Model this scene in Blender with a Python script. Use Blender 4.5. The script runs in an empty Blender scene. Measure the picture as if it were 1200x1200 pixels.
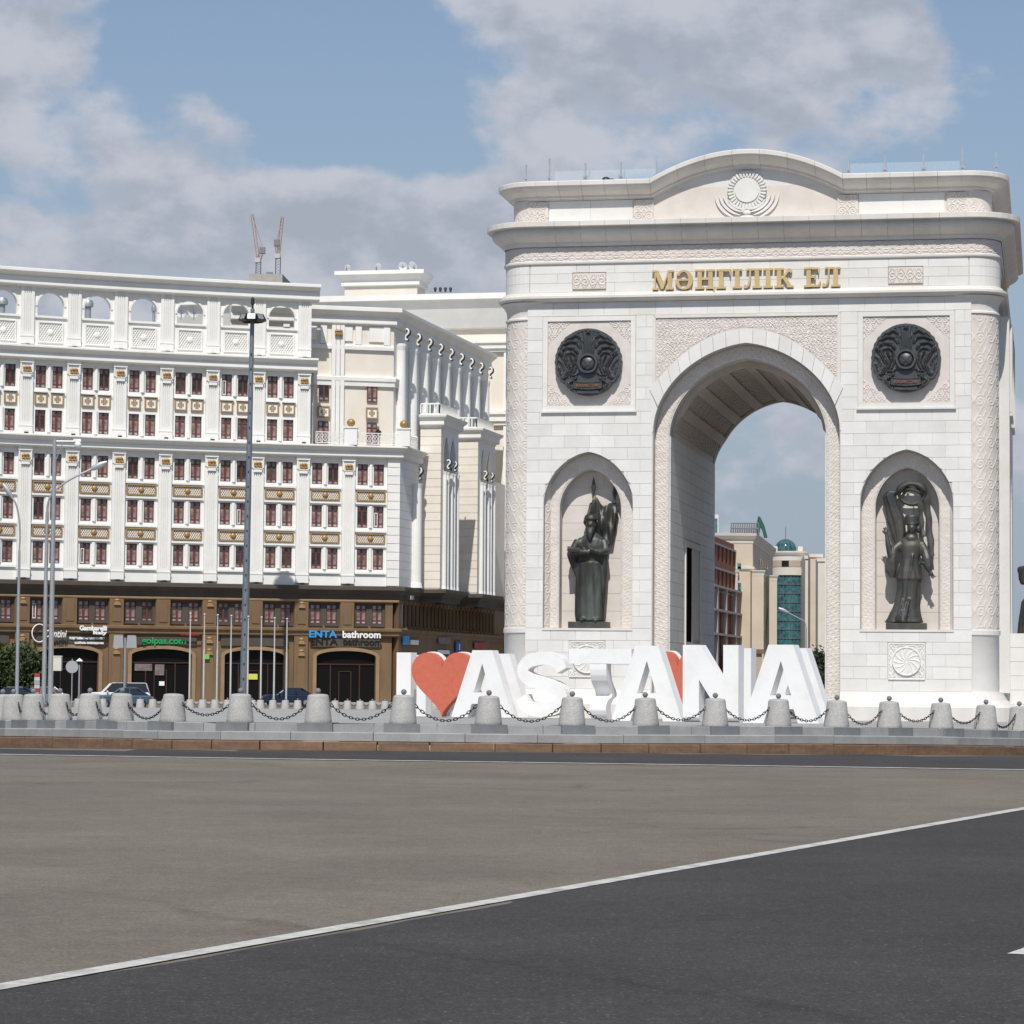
import bpy, bmesh, math, random
import numpy as np
from mathutils import Vector, Matrix
from mathutils.geometry import tessellate_polygon
random.seed(7); np.random.seed(7)
R = math.radians
SC = bpy.context.scene
COL = SC.collection

# ------------------------------------------------------------------ camera
FPX, HORIZON, ROLL, CAMH = 3300.0, 193.0, 0.0079, 1.65
TH = math.atan(HORIZON / FPX)
cam_d = bpy.data.cameras.new('camera'); cam = bpy.data.objects.new('camera', cam_d); COL.objects.link(cam)
cam_d.sensor_width = 36.0; cam_d.lens = 36.0 * FPX / 1200.0
cam_d.clip_start = 0.5; cam_d.clip_end = 9000
_fw = Vector((0, math.cos(TH), math.sin(TH))); _up = Vector((0, -math.sin(TH), math.cos(TH))); _rt = Vector((1, 0, 0))
_cx = _rt * math.cos(ROLL) + _up * math.sin(ROLL); _cy = -_rt * math.sin(ROLL) + _up * math.cos(ROLL)
cam.matrix_world = Matrix(((_cx.x, _cy.x, -_fw.x, 0), (_cx.y, _cy.y, -_fw.y, 0), (_cx.z, _cy.z, -_fw.z, CAMH), (0, 0, 0, 1)))
SC.camera = cam

# ------------------------------------------------------------------ world, sun, exposure
SUN_EL, SUN_AZ = R(52), R(180 + 6.0)      # azimuth clockwise from +Y: behind the camera, a little to its left
W = bpy.data.worlds.new('World'); SC.world = W; W.use_nodes = True
nt = W.node_tree; nt.nodes.clear()
def N(tree, typ, **kw):
    n = tree.nodes.new(typ)
    for k, v in kw.items():
        if k.startswith('i_'):
            key = k[2:]
            n.inputs[int(key) if key.isdigit() else key.replace('_', ' ')].default_value = v
        else: setattr(n, k, v)
    return n
def world_nodes():
    L = nt.links.new
    out = N(nt, 'ShaderNodeOutputWorld'); bg = N(nt, 'ShaderNodeBackground'); L(bg.outputs[0], out.inputs[0])
    sky = N(nt, 'ShaderNodeTexSky'); sky.sky_type = 'NISHITA'; sky.sun_disc = False
    sky.sun_elevation = SUN_EL; sky.sun_rotation = SUN_AZ; sky.air_density = 1.0; sky.dust_density = 0.4; sky.ozone_density = 2.5
    tc = N(nt, 'ShaderNodeTexCoord')
    mp = N(nt, 'ShaderNodeMapping'); mp.inputs['Scale'].default_value = (1.0, 1.0, 1.55); mp.inputs['Location'].default_value = (0.30, 0.0, 0.36)
    L(tc.outputs['Generated'], mp.inputs[0])
    big = N(nt, 'ShaderNodeTexNoise', i_Scale=7.5, i_Detail=11.0, i_Roughness=0.56, i_Distortion=0.15); L(mp.outputs[0], big.inputs['Vector'])
    # broad masses of cloud seen in the picture (soft round banks, given by direction)
    def bank(x, z, sx, sz, amp):
        m = N(nt, 'ShaderNodeMapping'); m.inputs['Location'].default_value = (-x / sx, 0, -z / sz); m.inputs['Scale'].default_value = (1 / sx, 0, 1 / sz)
        L(tc.outputs['Generated'], m.inputs[0])
        ln = N(nt, 'ShaderNodeVectorMath', operation='LENGTH'); L(m.outputs[0], ln.inputs[0])
        r = N(nt, 'ShaderNodeMapRange', interpolation_type='SMOOTHSTEP'); r.inputs[1].default_value = 0.25; r.inputs[2].default_value = 1.25
        r.inputs[3].default_value = amp; r.inputs[4].default_value = 0.0
        L(ln.outputs['Value'], r.inputs[0]); return r.outputs[0]
    def add(a, b):
        m = N(nt, 'ShaderNodeMath', operation='ADD'); L(a, m.inputs[0]); L(b, m.inputs[1]); return m.outputs[0]
    puff = N(nt, 'ShaderNodeTexNoise', i_Scale=30.0, i_Detail=8.0, i_Roughness=0.56); L(mp.outputs[0], puff.inputs['Vector'])
    pr = N(nt, 'ShaderNodeMapRange'); pr.inputs[1].default_value = 0.25; pr.inputs[2].default_value = 0.75; pr.inputs[3].default_value = -0.095; pr.inputs[4].default_value = 0.095; L(puff.outputs['Fac'], pr.inputs[0])
    acc = add(big.outputs['Fac'], pr.outputs[0])
    for b in [(-0.125, 0.140, 0.110, 0.060, 0.30), (-0.035, 0.130, 0.060, 0.048, 0.26), (0.045, 0.225, 0.105, 0.060, 0.27), (0.115, 0.205, 0.055, 0.045, 0.17),
              (-0.180, 0.225, 0.040, 0.05, 0.16), (0.0, 0.07, 0.5, 0.05, 0.10), (-0.050, 0.218, 0.055, 0.038, -0.18), (-0.125, 0.225, 0.030, 0.022, -0.14), (0.165, 0.21, 0.022, 0.06, -0.12), (0.10, 0.160, 0.10, 0.02, -0.08)]:
        acc = add(acc, bank(*b))
    cov = N(nt, 'ShaderNodeMapRange', interpolation_type='SMOOTHSTEP'); cov.inputs[1].default_value = 0.56; cov.inputs[2].default_value = 0.69; cov.inputs[4].default_value = 0.92
    L(acc, cov.inputs[0])
    # cloud tone: tops turned to the light are bright, undersides grey (difference of density a little higher up)
    def dens(dz):
        m2 = N(nt, 'ShaderNodeMapping'); m2.inputs['Location'].default_value = (0.30 + dz * .35, 0.0, 0.36 + dz); m2.inputs['Scale'].default_value = (1.0, 1.0, 1.55); L(tc.outputs['Generated'], m2.inputs[0])
        o = None
        for sc_, w_ in ((11.0, .55), (30.0, .45)):
            q = N(nt, 'ShaderNodeTexNoise', i_Scale=sc_, i_Detail=8.0, i_Roughness=0.58); L(m2.outputs[0], q.inputs['Vector']); mu = N(nt, 'ShaderNodeMath', operation='MULTIPLY'); L(q.outputs['Fac'], mu.inputs[0]); mu.inputs[1].default_value = w_; o = mu.outputs[0] if o is None else add(o, mu.outputs[0])
        return o
    df = N(nt, 'ShaderNodeMath', operation='SUBTRACT'); L(dens(0.0), df.inputs[0]); L(dens(0.016), df.inputs[1])
    lit = N(nt, 'ShaderNodeMapRange', interpolation_type='SMOOTHSTEP'); lit.inputs[1].default_value = -0.10; lit.inputs[2].default_value = 0.11; L(df.outputs[0], lit.inputs[0])
    tone = N(nt, 'ShaderNodeMixRGB'); L(lit.outputs[0], tone.inputs[0]); tone.inputs[1].default_value = (4.0, 4.35, 5.15, 1); tone.inputs[2].default_value = (5.75, 5.95, 6.65, 1)
    tone2 = N(nt, 'ShaderNodeMixRGB', blend_type='MIX'); L(tone.outputs[0], tone2.inputs[1]); tone2.inputs[2].default_value = (7.0, 7.1, 7.6, 1)
    edge = N(nt, 'ShaderNodeMapRange'); edge.inputs[1].default_value = 0.59; edge.inputs[2].default_value = 0.70; edge.inputs[3].default_value = 0.36; edge.inputs[4].default_value = 0.0
    L(acc, edge.inputs[0]); L(edge.outputs[0], tone2.inputs[0])
    grey = N(nt, 'ShaderNodeMixRGB', blend_type='MULTIPLY'); grey.inputs[0].default_value = 1.0; L(sky.outputs[0], grey.inputs[1]); grey.inputs[2].default_value = (1.08, 1.05, 1.03, 1)
    # thin even haze towards the horizon, all the way round
    sp = N(nt, 'ShaderNodeSeparateXYZ'); L(tc.outputs['Generated'], sp.inputs[0])
    hz = N(nt, 'ShaderNodeMapRange', interpolation_type='SMOOTHSTEP'); hz.inputs[1].default_value = 0.0; hz.inputs[2].default_value = 0.30; hz.inputs[3].default_value = 0.95; hz.inputs[4].default_value = 0.16; L(sp.outputs['Z'], hz.inputs[0])
    hm = N(nt, 'ShaderNodeMixRGB'); L(hz.outputs[0], hm.inputs[0]); L(grey.outputs[0], hm.inputs[1]); hm.inputs[2].default_value = (3.35, 4.0, 4.95, 1); grey = hm
    mix = N(nt, 'ShaderNodeMixRGB'); L(cov.outputs[0], mix.inputs[0]); L(grey.outputs[0], mix.inputs[1]); L(tone2.outputs[0], mix.inputs[2])
    L(mix.outputs[0], bg.inputs[0]); bg.inputs[1].default_value = 0.085
world_nodes()
sd = bpy.data.lights.new('sun', 'SUN'); sd.energy = 3.85; sd.angle = R(0.53); sd.color = (1.0, 0.955, 0.89)
sun = bpy.data.objects.new('sun', sd); COL.objects.link(sun)
_sv = Vector((math.sin(SUN_AZ) * math.cos(SUN_EL), math.cos(SUN_AZ) * math.cos(SUN_EL), math.sin(SUN_EL)))
sun.rotation_euler = _sv.to_track_quat('Z', 'Y').to_euler(); sun.location = (0, -30, 60)
vs = SC.view_settings; vs.view_transform = 'Standard'; vs.look = 'None'; vs.gamma = 1.0; vs.exposure = 0.16; vs.use_curve_mapping = False
SC.render.engine = 'CYCLES'
try:
    SC.cycles.use_denoising = True; SC.cycles.max_bounces = 6
except Exception: pass

# ------------------------------------------------------------------ pixel geometry used for laying the place out
def ray(px, py):
    x = px - 600.0; y = -(py - 600.0)
    X = x * math.cos(ROLL) - y * math.sin(ROLL); Y = x * math.sin(ROLL) + y * math.cos(ROLL)
    r = _rt * X + _up * Y + _fw * FPX
    return r / r.y
def at(px, py, Y):
    return ray(px, py) * Y + Vector((0, 0, CAMH))

# ------------------------------------------------------------------ materials
MATS = {}
def mat(name, c, rough=0.75, c2=None, scale=2.0, detail=6.0, bump=0.0, bscale=30.0, metal=0.0, rnd=0.0, spec=0.5, streak=0.0, speck=None, emit=None, coord='Object', contrast=(0.35, 0.7)):
    m = bpy.data.materials.new(name); m.use_nodes = True; t = m.node_tree; t.nodes.clear(); L = t.links.new
    out = N(t, 'ShaderNodeOutputMaterial'); p = N(t, 'ShaderNodeBsdfPrincipled'); L(p.outputs[0], out.inputs[0])
    p.inputs['Roughness'].default_value = rough; p.inputs['Metallic'].default_value = metal; p.inputs['Specular IOR Level'].default_value = spec
    tc = N(t, 'ShaderNodeTexCoord')
    if c2 is None: c2 = tuple(x * 0.9 for x in c)
    n1 = N(t, 'ShaderNodeTexNoise', i_Scale=scale, i_Detail=detail, i_Roughness=0.6); L(tc.outputs[coord], n1.inputs['Vector'])
    if streak:
        mp = N(t, 'ShaderNodeMapping'); mp.inputs['Scale'].default_value = (1, 1, streak); L(tc.outputs[coord], mp.inputs[0]); L(mp.outputs[0], n1.inputs['Vector'])
    rp = N(t, 'ShaderNodeMapRange'); rp.inputs[1].default_value = contrast[0]; rp.inputs[2].default_value = contrast[1]; L(n1.outputs['Fac'], rp.inputs[0])
    mx = N(t, 'ShaderNodeMixRGB'); L(rp.outputs[0], mx.inputs[0]); mx.inputs[1].default_value = (*c, 1); mx.inputs[2].default_value = (*c2, 1)
    colour = mx.outputs[0]
    if speck:
        sc_, lo, hi, amt = speck
        n2 = N(t, 'ShaderNodeTexNoise', i_Scale=sc_, i_Detail=3.0, i_Roughness=0.7); L(tc.outputs[coord], n2.inputs['Vector'])
        r2 = N(t, 'ShaderNodeMapRange'); r2.inputs[1].default_value = 0.3; r2.inputs[2].default_value = 0.72; r2.inputs[3].default_value = lo; r2.inputs[4].default_value = hi; L(n2.outputs['Fac'], r2.inputs[0])
        cc = N(t, 'ShaderNodeMixRGB', blend_type='MULTIPLY'); cc.inputs[0].default_value = amt; L(colour, cc.inputs[1]); L(r2.outputs[0], cc.inputs[2]); colour = cc.outputs[0]
    if rnd:
        oi = N(t, 'ShaderNodeObjectInfo'); rr = N(t, 'ShaderNodeMapRange'); rr.inputs[3].default_value = 1 - rnd; rr.inputs[4].default_value = 1 + rnd * 0.35; L(oi.outputs['Random'], rr.inputs[0])
        cc = N(t, 'ShaderNodeMixRGB', blend_type='MULTIPLY'); cc.inputs[0].default_value = 1.0; L(colour, cc.inputs[1]); L(rr.outputs[0], cc.inputs[2]); colour = cc.outputs[0]
    L(colour, p.inputs['Base Color'])
    if bump:
        nb = N(t, 'ShaderNodeTexNoise', i_Scale=bscale, i_Detail=5.0, i_Roughness=0.65); L(tc.outputs[coord], nb.inputs['Vector'])
        b = N(t, 'ShaderNodeBump', i_Strength=1.0, i_Distance=bump); L(nb.outputs['Fac'], b.inputs['Height']); L(b.outputs[0], p.inputs['Normal'])
    if emit: p.inputs['Emission Color'].default_value = (*emit[0], 1); p.inputs['Emission Strength'].default_value = emit[1]
    MATS[name] = m; return m
mat('stone_white', (.72, .71, .685), .7, (.655, .64, .61), 1.2, rnd=.07, bump=.004, bscale=14)
mat('stone_joint', (.55, .52, .485), .9)
mat('stone_cream', (.66, .615, .57), .8, (.58, .535, .49), 1.4, bump=.004, bscale=14)
mat('stone_trim', (.69, .665, .63), .7, (.58, .555, .52), .9, bump=.004, bscale=10, streak=.35)
mat('stone_carved', (.67, .625, .58), .85, (.58, .535, .49), 2.0)
mat('vault', (.50, .435, .37), .8, (.42, .365, .31), 2.0)
mat('bronze', (.070, .075, .074), .48, (.115, .105, .088), 1.8, metal=.55, bump=.01, bscale=22, contrast=(.4, .65))
mat('bronze_patina', (.040, .040, .036), .5, (.17, .20, .18), 1.1, metal=.45, bump=.008, bscale=20, streak=.25, contrast=(.45, .72))
mat('iron', (.070, .075, .078), .45, (.10, .105, .108), 6.0, metal=.5)
mat('gold', (.42, .265, .105), .45, (.30, .175, .065), 5.0, metal=.25)
mat('brown_trim', (.30, .205, .115), .8, (.24, .16, .088), 1.0)
mat('shop_wood', (.045, .018, .012), .5)
mat('gold_text', (.58, .435, .215), .5, (.50, .37, .175), 4.0, metal=.15)
mat('bld_white', (.825, .82, .785), .75, (.75, .74, .70), .5, bump=.003, bscale=9)
mat('bld_white_rnd', (.82, .81, .77), .75, (.75, .74, .70), .5, rnd=.03)
mat('bld_cream', (.77, .715, .63), .8, (.71, .655, .57), .8, rnd=.05)
mat('bld_cream_wall', (.75, .695, .605), .8, (.69, .635, .55), .7)
mat('bld_grey', (.50, .495, .47), .8, (.44, .43, .41), .6)
mat('brown_stone', (.205, .128, .066), .8, (.145, .090, .046), .8, rnd=.06, streak=.4)
mat('brown_dark', (.085, .070, .054), .8, (.060, .049, .038), .7)
mat('brown_panel', (.36, .235, .105), .7, (.29, .185, .08), 3.0)
mat('window_wood', (.135, .040, .026), .5, (.10, .030, .019), 4.0)
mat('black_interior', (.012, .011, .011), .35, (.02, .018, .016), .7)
mat('recess_shade_black', (.012, .011, .010), 1.0, spec=0.0)  # shade of the passage doorway, put into the colour
mat('black_metal', (.022, .022, .024), .45)
mat('granite', (.48, .475, .455), .85, (.36, .355, .34), 2.2, speck=(30, .66, 1.12, .9), bump=.004, bscale=60, rnd=.07)
mat('granite_dark', (.215, .225, .232), .8, (.165, .172, .178), 3.0, speck=(50, .7, 1.1, .7), rnd=.10)
mat('granite_kerb', (.36, .365, .36), .85, (.28, .283, .28), 2.2, speck=(40, .75, 1.1, .7), rnd=.12)
mat('kerb_paint', (.235, .140, .085), .8, (.145, .088, .055), 1.6, streak=4.0, rnd=.10, speck=(9, .75, 1.15, .8))
mat('kerb_bare', (.40, .29, .20), .9, (.32, .22, .145), 6.0)
mat('mortar', (.55, .48, .40), .9)
mat('paving', (.36, .357, .345), .85, (.28, .275, .265), .35, rnd=.06)
mat('chain_iron', (.035, .035, .036), .55, metal=.5)
mat('letter_white', (.82, .82, .81), .5, (.72, .715, .70), 1.1, contrast=(.48, .75), rnd=.04)
mat('heart_red', (.60, .150, .090), .6, (.53, .125, .075), 5.0, speck=(26, .8, 1.1, .8))
mat('paint_white', (.56, .545, .515), .85, (.25, .24, .225), 3.5, detail=9, contrast=(.46, .74), speck=(22, .75, 1.1, .8))
mat('steel_grey', (.42, .43, .44), .45, (.36, .37, .38), 3.0, metal=.5)
mat('steel_blue', (.22, .25, .28), .5, (.18, .20, .23), 3.0, metal=.5)
mat('pole_white', (.52, .52, .51), .5, (.44, .44, .43), 4.0)
mat('sign_back', (.34, .35, .36), .5)
mat('box_cream', (.58, .57, .50), .6)
mat('blue_sign', (.03, .30, .66), .5); mat('green_sign', (.01, .36, .10), .5)
mat('white_sign', (.85, .85, .84), .5); mat('red_sign', (.40, .035, .05), .5); mat('pink_sign', (.24, .18, .18), .6, (.10, .08, .08), 2.5); mat('yellow_sign', (.65, .62, .10), .5)
mat('blue_dark_sign', (.03, .07, .30), .5); mat('lime_sign', (.16, .55, .10), .5)
mat('car_white', (.72, .72, .71), .25); mat('car_teal', (.045, .085, .11), .25); mat('car_navy', (.012, .018, .045), .22); mat('car_grey', (.20, .21, .23), .28)
mat('rubber', (.015, .015, .015), .9); mat('rim', (.5, .5, .5), .35, metal=.8); mat('lamp_red', (.35, .01, .01), .3); mat('lamp_clear', (.75, .75, .72), .2)
mat('brick_red', (.30, .115, .07), .9, (.22, .08, .05), 1.5, speck=(6, .75, 1.15, .8)); mat('concrete', (.42, .40, .375), .9, (.34, .325, .30), .8)
mat('far_cream', (.60, .52, .415), .85, (.53, .455, .36), .4); mat('far_white', (.66, .62, .55), .85, (.59, .55, .48), .4); mat('far_tan', (.46, .375, .29), .85)
mat('roof_green', (.02, .10, .075), .5)
mat('crane_orange', (.42, .27, .20), .6); mat('crane_dark', (.20, .20, .22), .6)
mat('bark', (.09, .065, .045), .9, bump=.02, bscale=12)
mat('skin', (.42, .25, .18), .6); mat('cloth_black', (.015, .015, .017), .9)
mat('leaf', (.055, .082, .022), .7, (.030, .050, .014), 1.2, rnd=0); mat('leaf_dark', (.030, .048, .020), .7, (.018, .030, .012), 1.2)

def glass_mat(name, tint, rough, rnd=None, alpha=None):
    m = bpy.data.materials.new(name); m.use_nodes = True; t = m.node_tree; t.nodes.clear(); L = t.links.new
    out = N(t, 'ShaderNodeOutputMaterial'); p = N(t, 'ShaderNodeBsdfPrincipled'); L(p.outputs[0], out.inputs[0])
    p.inputs['Roughness'].default_value = rough; p.inputs['Base Color'].default_value = (*tint, 1); p.inputs['Specular IOR Level'].default_value = .8
    if rnd:
        oi = N(t, 'ShaderNodeObjectInfo'); cr = N(t, 'ShaderNodeValToRGB'); L(oi.outputs['Random'], cr.inputs[0])
        cr.color_ramp.elements[0].color = (*tint, 1); cr.color_ramp.elements[1].color = (*rnd, 1)
        cr.color_ramp.elements[0].position = .12; cr.color_ramp.elements[1].position = .35
        tc = N(t, 'ShaderNodeTexCoord'); nz = N(t, 'ShaderNodeTexNoise', i_Scale=1.6, i_Detail=2.0); L(tc.outputs['Object'], nz.inputs['Vector'])
        r2 = N(t, 'ShaderNodeMapRange'); r2.inputs[1].default_value = .35; r2.inputs[2].default_value = .65; r2.inputs[3].default_value = .45; r2.inputs[4].default_value = 1.25; L(nz.outputs['Fac'], r2.inputs[0])
        cc = N(t, 'ShaderNodeMixRGB', blend_type='MULTIPLY'); cc.inputs[0].default_value = 1; L(cr.outputs[0], cc.inputs[1]); L(r2.outputs[0], cc.inputs[2]); L(cc.outputs[0], p.inputs['Base Color'])
    if alpha is not None: p.inputs['Alpha'].default_value = alpha
    MATS[name] = m
glass_mat('pane', (.030, .026, .028), .12, rnd=(.31, .215, .205))
glass_mat('pane_reflect', (.25, .22, .225), .12, rnd=(.36, .32, .33))  # small top and bottom panes: reflected light put into the base colour
glass_mat('pane_dark', (.015, .014, .015), .10)
glass_mat('pane_teal', (.030, .10, .115), .08, rnd=(.05, .19, .21))
glass_mat('shop_glass', (.008, .007, .007), .3); MATS['shop_glass'].node_tree.nodes['Principled BSDF'].inputs['Specular IOR Level'].default_value = .12
glass_mat('car_glass', (.012, .016, .02), .05)
glass_mat('rail_glass', (.75, .84, .88), .05, alpha=.10)

def asphalt(name, c, c2, scale_big, stain, fleck, crack):
    m = bpy.data.materials.new(name); m.use_nodes = True; t = m.node_tree; t.nodes.clear(); L = t.links.new
    out = N(t, 'ShaderNodeOutputMaterial'); p = N(t, 'ShaderNodeBsdfPrincipled'); L(p.outputs[0], out.inputs[0]); p.inputs['Roughness'].default_value = .92; p.inputs['Specular IOR Level'].default_value = .25
    tc = N(t, 'ShaderNodeTexCoord')
    def noise(s, d=5, r=.6, sx=1, sy=1):
        mp = N(t, 'ShaderNodeMapping'); mp.inputs['Scale'].default_value = (sx, sy, 1); L(tc.outputs['Object'], mp.inputs[0])
        n = N(t, 'ShaderNodeTexNoise', i_Scale=s, i_Detail=d, i_Roughness=r); L(mp.outputs[0], n.inputs['Vector']); return n.outputs['Fac']
    def rng(x, a, b, lo, hi):
        r = N(t, 'ShaderNodeMapRange'); r.inputs[1].default_value = a; r.inputs[2].default_value = b; r.inputs[3].default_value = lo; r.inputs[4].default_value = hi; L(x, r.inputs[0]); return r.outputs[0]
    mx = N(t, 'ShaderNodeMixRGB'); L(rng(noise(scale_big, 5, .6, .7, 1), .35, .68, 0, 1), mx.inputs[0]); mx.inputs[1].default_value = (*c, 1); mx.inputs[2].default_value = (*c2, 1)
    col = mx.outputs[0]
    layers = [(noise(38, 3, .75), .32, .68, .66, 1.34), (noise(9, 5, .75), .3, .7, .80, 1.20), (noise(2.4, 4, .65), .3, .7, .92, 1.08), (noise(.35, 5, .6), .36, .64, 1 - stain, 1.05), (noise(24, 2, .6), .63, .70, 1.0, fleck), (noise(60, 2, .6), .62, .72, 1.0, fleck)]
    # cracks: thin dark wandering lines, only here and there
    dn = N(t, 'ShaderNodeTexNoise', i_Scale=1.2, i_Detail=6.0, i_Roughness=.7); L(tc.outputs['Object'], dn.inputs['Vector'])
    dm = N(t, 'ShaderNodeVectorMath', operation='SCALE'); L(dn.outputs['Color'], dm.inputs[0]); dm.inputs['Scale'].default_value = 1.6
    da = N(t, 'ShaderNodeVectorMath', operation='ADD'); L(tc.outputs['Object'], da.inputs[0]); L(dm.outputs[0], da.inputs[1])
    vo = N(t, 'ShaderNodeTexVoronoi', feature='DISTANCE_TO_EDGE'); vo.inputs['Scale'].default_value = crack; L(da.outputs[0], vo.inputs['Vector'])
    cr = rng(vo.outputs['Distance'], .0, .022 * crack / .16, .70, 1.0); cm = N(t, 'ShaderNodeMixRGB'); L(rng(noise(.09, 3, .5), .50, .58, 0, 1), cm.inputs[0]); cm.inputs[1].default_value = (1, 1, 1, 1); L(cr, cm.inputs[2])
    cc = N(t, 'ShaderNodeMixRGB', blend_type='MULTIPLY'); cc.inputs[0].default_value = 1; L(col, cc.inputs[1]); L(cm.outputs[0], cc.inputs[2]); col = cc.outputs[0]
    for args in layers:
        cc = N(t, 'ShaderNodeMixRGB', blend_type='MULTIPLY'); cc.inputs[0].default_value = 1; L(col, cc.inputs[1]); L(rng(*args), cc.inputs[2]); col = cc.outputs[0]
    L(col, p.inputs['Base Color'])
    b = N(t, 'ShaderNodeBump', i_Strength=.8, i_Distance=.006); L(noise(90, 3, .7), b.inputs['Height']); L(b.outputs[0], p.inputs['Normal'])
    MATS[name] = m
asphalt('asphalt_dark', (.0475, .0448, .0430), (.0565, .0535, .0510), .22, .14, 2.4, .05)
asphalt('asphalt_old', (.182, .158, .131), (.150, .132, .110), .10, .14, 1.6, .16)

# ------------------------------------------------------------------ mesh building
class MB:
    def __init__(s): s.v = []; s.f = []; s.m = []; s.k = 0; s.sm = []; s.smooth = False
    def add(s, vs, fs):
        b = len(s.v); s.v.extend(vs)
        for f in fs: s.f.append(tuple(i + b for i in f)); s.m.append(s.k); s.sm.append(s.smooth)
        return s
    def box(s, x0, x1, y0, y1, z0, z1):
        return s.add([(x0, y0, z0), (x1, y0, z0), (x1, y1, z0), (x0, y1, z0), (x0, y0, z1), (x1, y0, z1), (x1, y1, z1), (x0, y1, z1)],
                     [(0, 3, 2, 1), (4, 5, 6, 7), (0, 1, 5, 4), (1, 2, 6, 5), (2, 3, 7, 6), (3, 0, 4, 7)])
    def prism(s, poly, lo, hi, axis='z', holes=(), back=True, front=True):
        """poly in (x,y) pushed along z, or (axis 'y') poly in (x,z) pushed along y, lo = front."""
        P = (lambda a, b, c: (a, b, c)) if axis == 'z' else ((lambda a, b, c: (a, c, b)) if axis == 'y' else (lambda a, b, c: (c, a, b)))
        loops = [list(poly)] + [list(h) for h in holes]; flat = [q for l in loops for q in l]; n = len(flat)
        vs = [P(a, b, lo) for a, b in flat] + [P(a, b, hi) for a, b in flat]
        fs = []
        if holes: tr = tessellate_polygon([[Vector((a, b, 0)) for a, b in l] for l in loops])
        else: tr = [tuple(range(n))]
        if front: fs += [tuple(q) for q in tr]
        if back: fs += [tuple(i + n for i in reversed(q)) for q in tr]
        o = 0
        for l in loops:
            k = len(l)
            for i in range(k):
                j = (i + 1) % k; fs.append((o + i, o + j, o + j + n, o + i + n))
            o += k
        return s.add(vs, fs)
    def sweep(s, path, prof, closed=False, caps=True):
        """prof [(out,z)] carried along path [(x,y[,dz])]; 'out' is to the right of travel."""
        n = len(path); P = [(p[0], p[1], p[2] if len(p) > 2 else 0.0) for p in path]; nr = []
        for i in range(n):
            a = P[i - 1] if (closed or i > 0) else None; b = P[(i + 1) % n] if (closed or i < n - 1) else None; c = P[i]; ns = []
            for q0, q1 in ((a, c), (c, b)):
                if q0 is None or q1 is None: continue
                dx, dy = q1[0] - q0[0], q1[1] - q0[1]; l = math.hypot(dx, dy)
                if l > 1e-9: ns.append((dy / l, -dx / l))
            if len(ns) == 2:
                mx, my = ns[0][0] + ns[1][0], ns[0][1] + ns[1][1]; d = mx * ns[0][0] + my * ns[0][1]; d = max(d, .35); nr.append((mx / d, my / d))
            else: nr.append(ns[0])
        m = len(prof); vs = [(p[0] + k[0] * o, p[1] + k[1] * o, p[2] + z) for p, k in zip(P, nr) for o, z in prof]; fs = []
        for i in range(n if closed else n - 1):
            j = (i + 1) % n
            for q in range(m - 1): fs.append((i * m + q, j * m + q, j * m + q + 1, i * m + q + 1))
        if caps and not closed: fs.append(tuple(range(m))); fs.append(tuple(reversed(range((n - 1) * m, n * m))))
        return s.add(vs, fs)
    def lathe(s, prof, c=(0, 0), n=24, a0=0, a1=2 * math.pi, caps=True):
        full = abs(a1 - a0 - 2 * math.pi) < 1e-6; k = n if full else n + 1; m = len(prof); vs = []; fs = []
        for i in range(k):
            a = a0 + (a1 - a0) * i / n
            vs += [(c[0] + r * math.cos(a), c[1] + r * math.sin(a), z) for r, z in prof]
        for i in range(n):
            j = (i + 1) % k
            for q in range(m - 1): fs.append((i * m + q, j * m + q, j * m + q + 1, i * m + q + 1))
        if caps and full:
            fs.append(tuple(i * m for i in range(k))); fs.append(tuple(i * m + m - 1 for i in reversed(range(k))))
        return s.add(vs, fs)
    def tube(s, pts, r, n=8, caps=True, flat=1.0):
        pts = [Vector(p) for p in pts]; k = len(pts); vs = []; fs = []; ref = None
        rr = r if isinstance(r, (list, tuple)) else [r] * k
        for i, p in enumerate(pts):
            t = (pts[min(i + 1, k - 1)] - pts[max(i - 1, 0)]).normalized()
            if ref is None: ref = Vector((0, 1, 0)) if abs(t.y) < .9 else Vector((1, 0, 0))
            a = (ref - t * ref.dot(t)).normalized(); b = t.cross(a); ref = a
            for j in range(n):
                w = 2 * math.pi * j / n; vs.append(tuple(p + a * math.cos(w) * rr[i] * flat + b * math.sin(w) * rr[i]))
        for i in range(k - 1):
            for j in range(n): fs.append((i * n + j, i * n + (j + 1) % n, (i + 1) * n + (j + 1) % n, (i + 1) * n + j))
        if caps: fs.append(tuple(reversed(range(n)))); fs.append(tuple(range((k - 1) * n, k * n)))
        return s.add(vs, fs)
    def ell(s, c, r, nu=14, nv=9, rot=None):
        vs = []; fs = []; c = Vector(c)
        if not isinstance(r, (tuple, list)): r = (r, r, r)
        for i in range(nv + 1):
            ph = math.pi * i / nv
            for j in range(nu):
                a = 2 * math.pi * j / nu; q = Vector((r[0] * math.sin(ph) * math.cos(a), r[1] * math.sin(ph) * math.sin(a), r[2] * math.cos(ph)))
                if rot: q = rot @ q
                vs.append(tuple(c + q))
        for i in range(nv):
            for j in range(nu): fs.append((i * nu + j, (i + 1) * nu + j, (i + 1) * nu + (j + 1) % nu, i * nu + (j + 1) % nu))
        return s.add(vs, fs)
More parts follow.
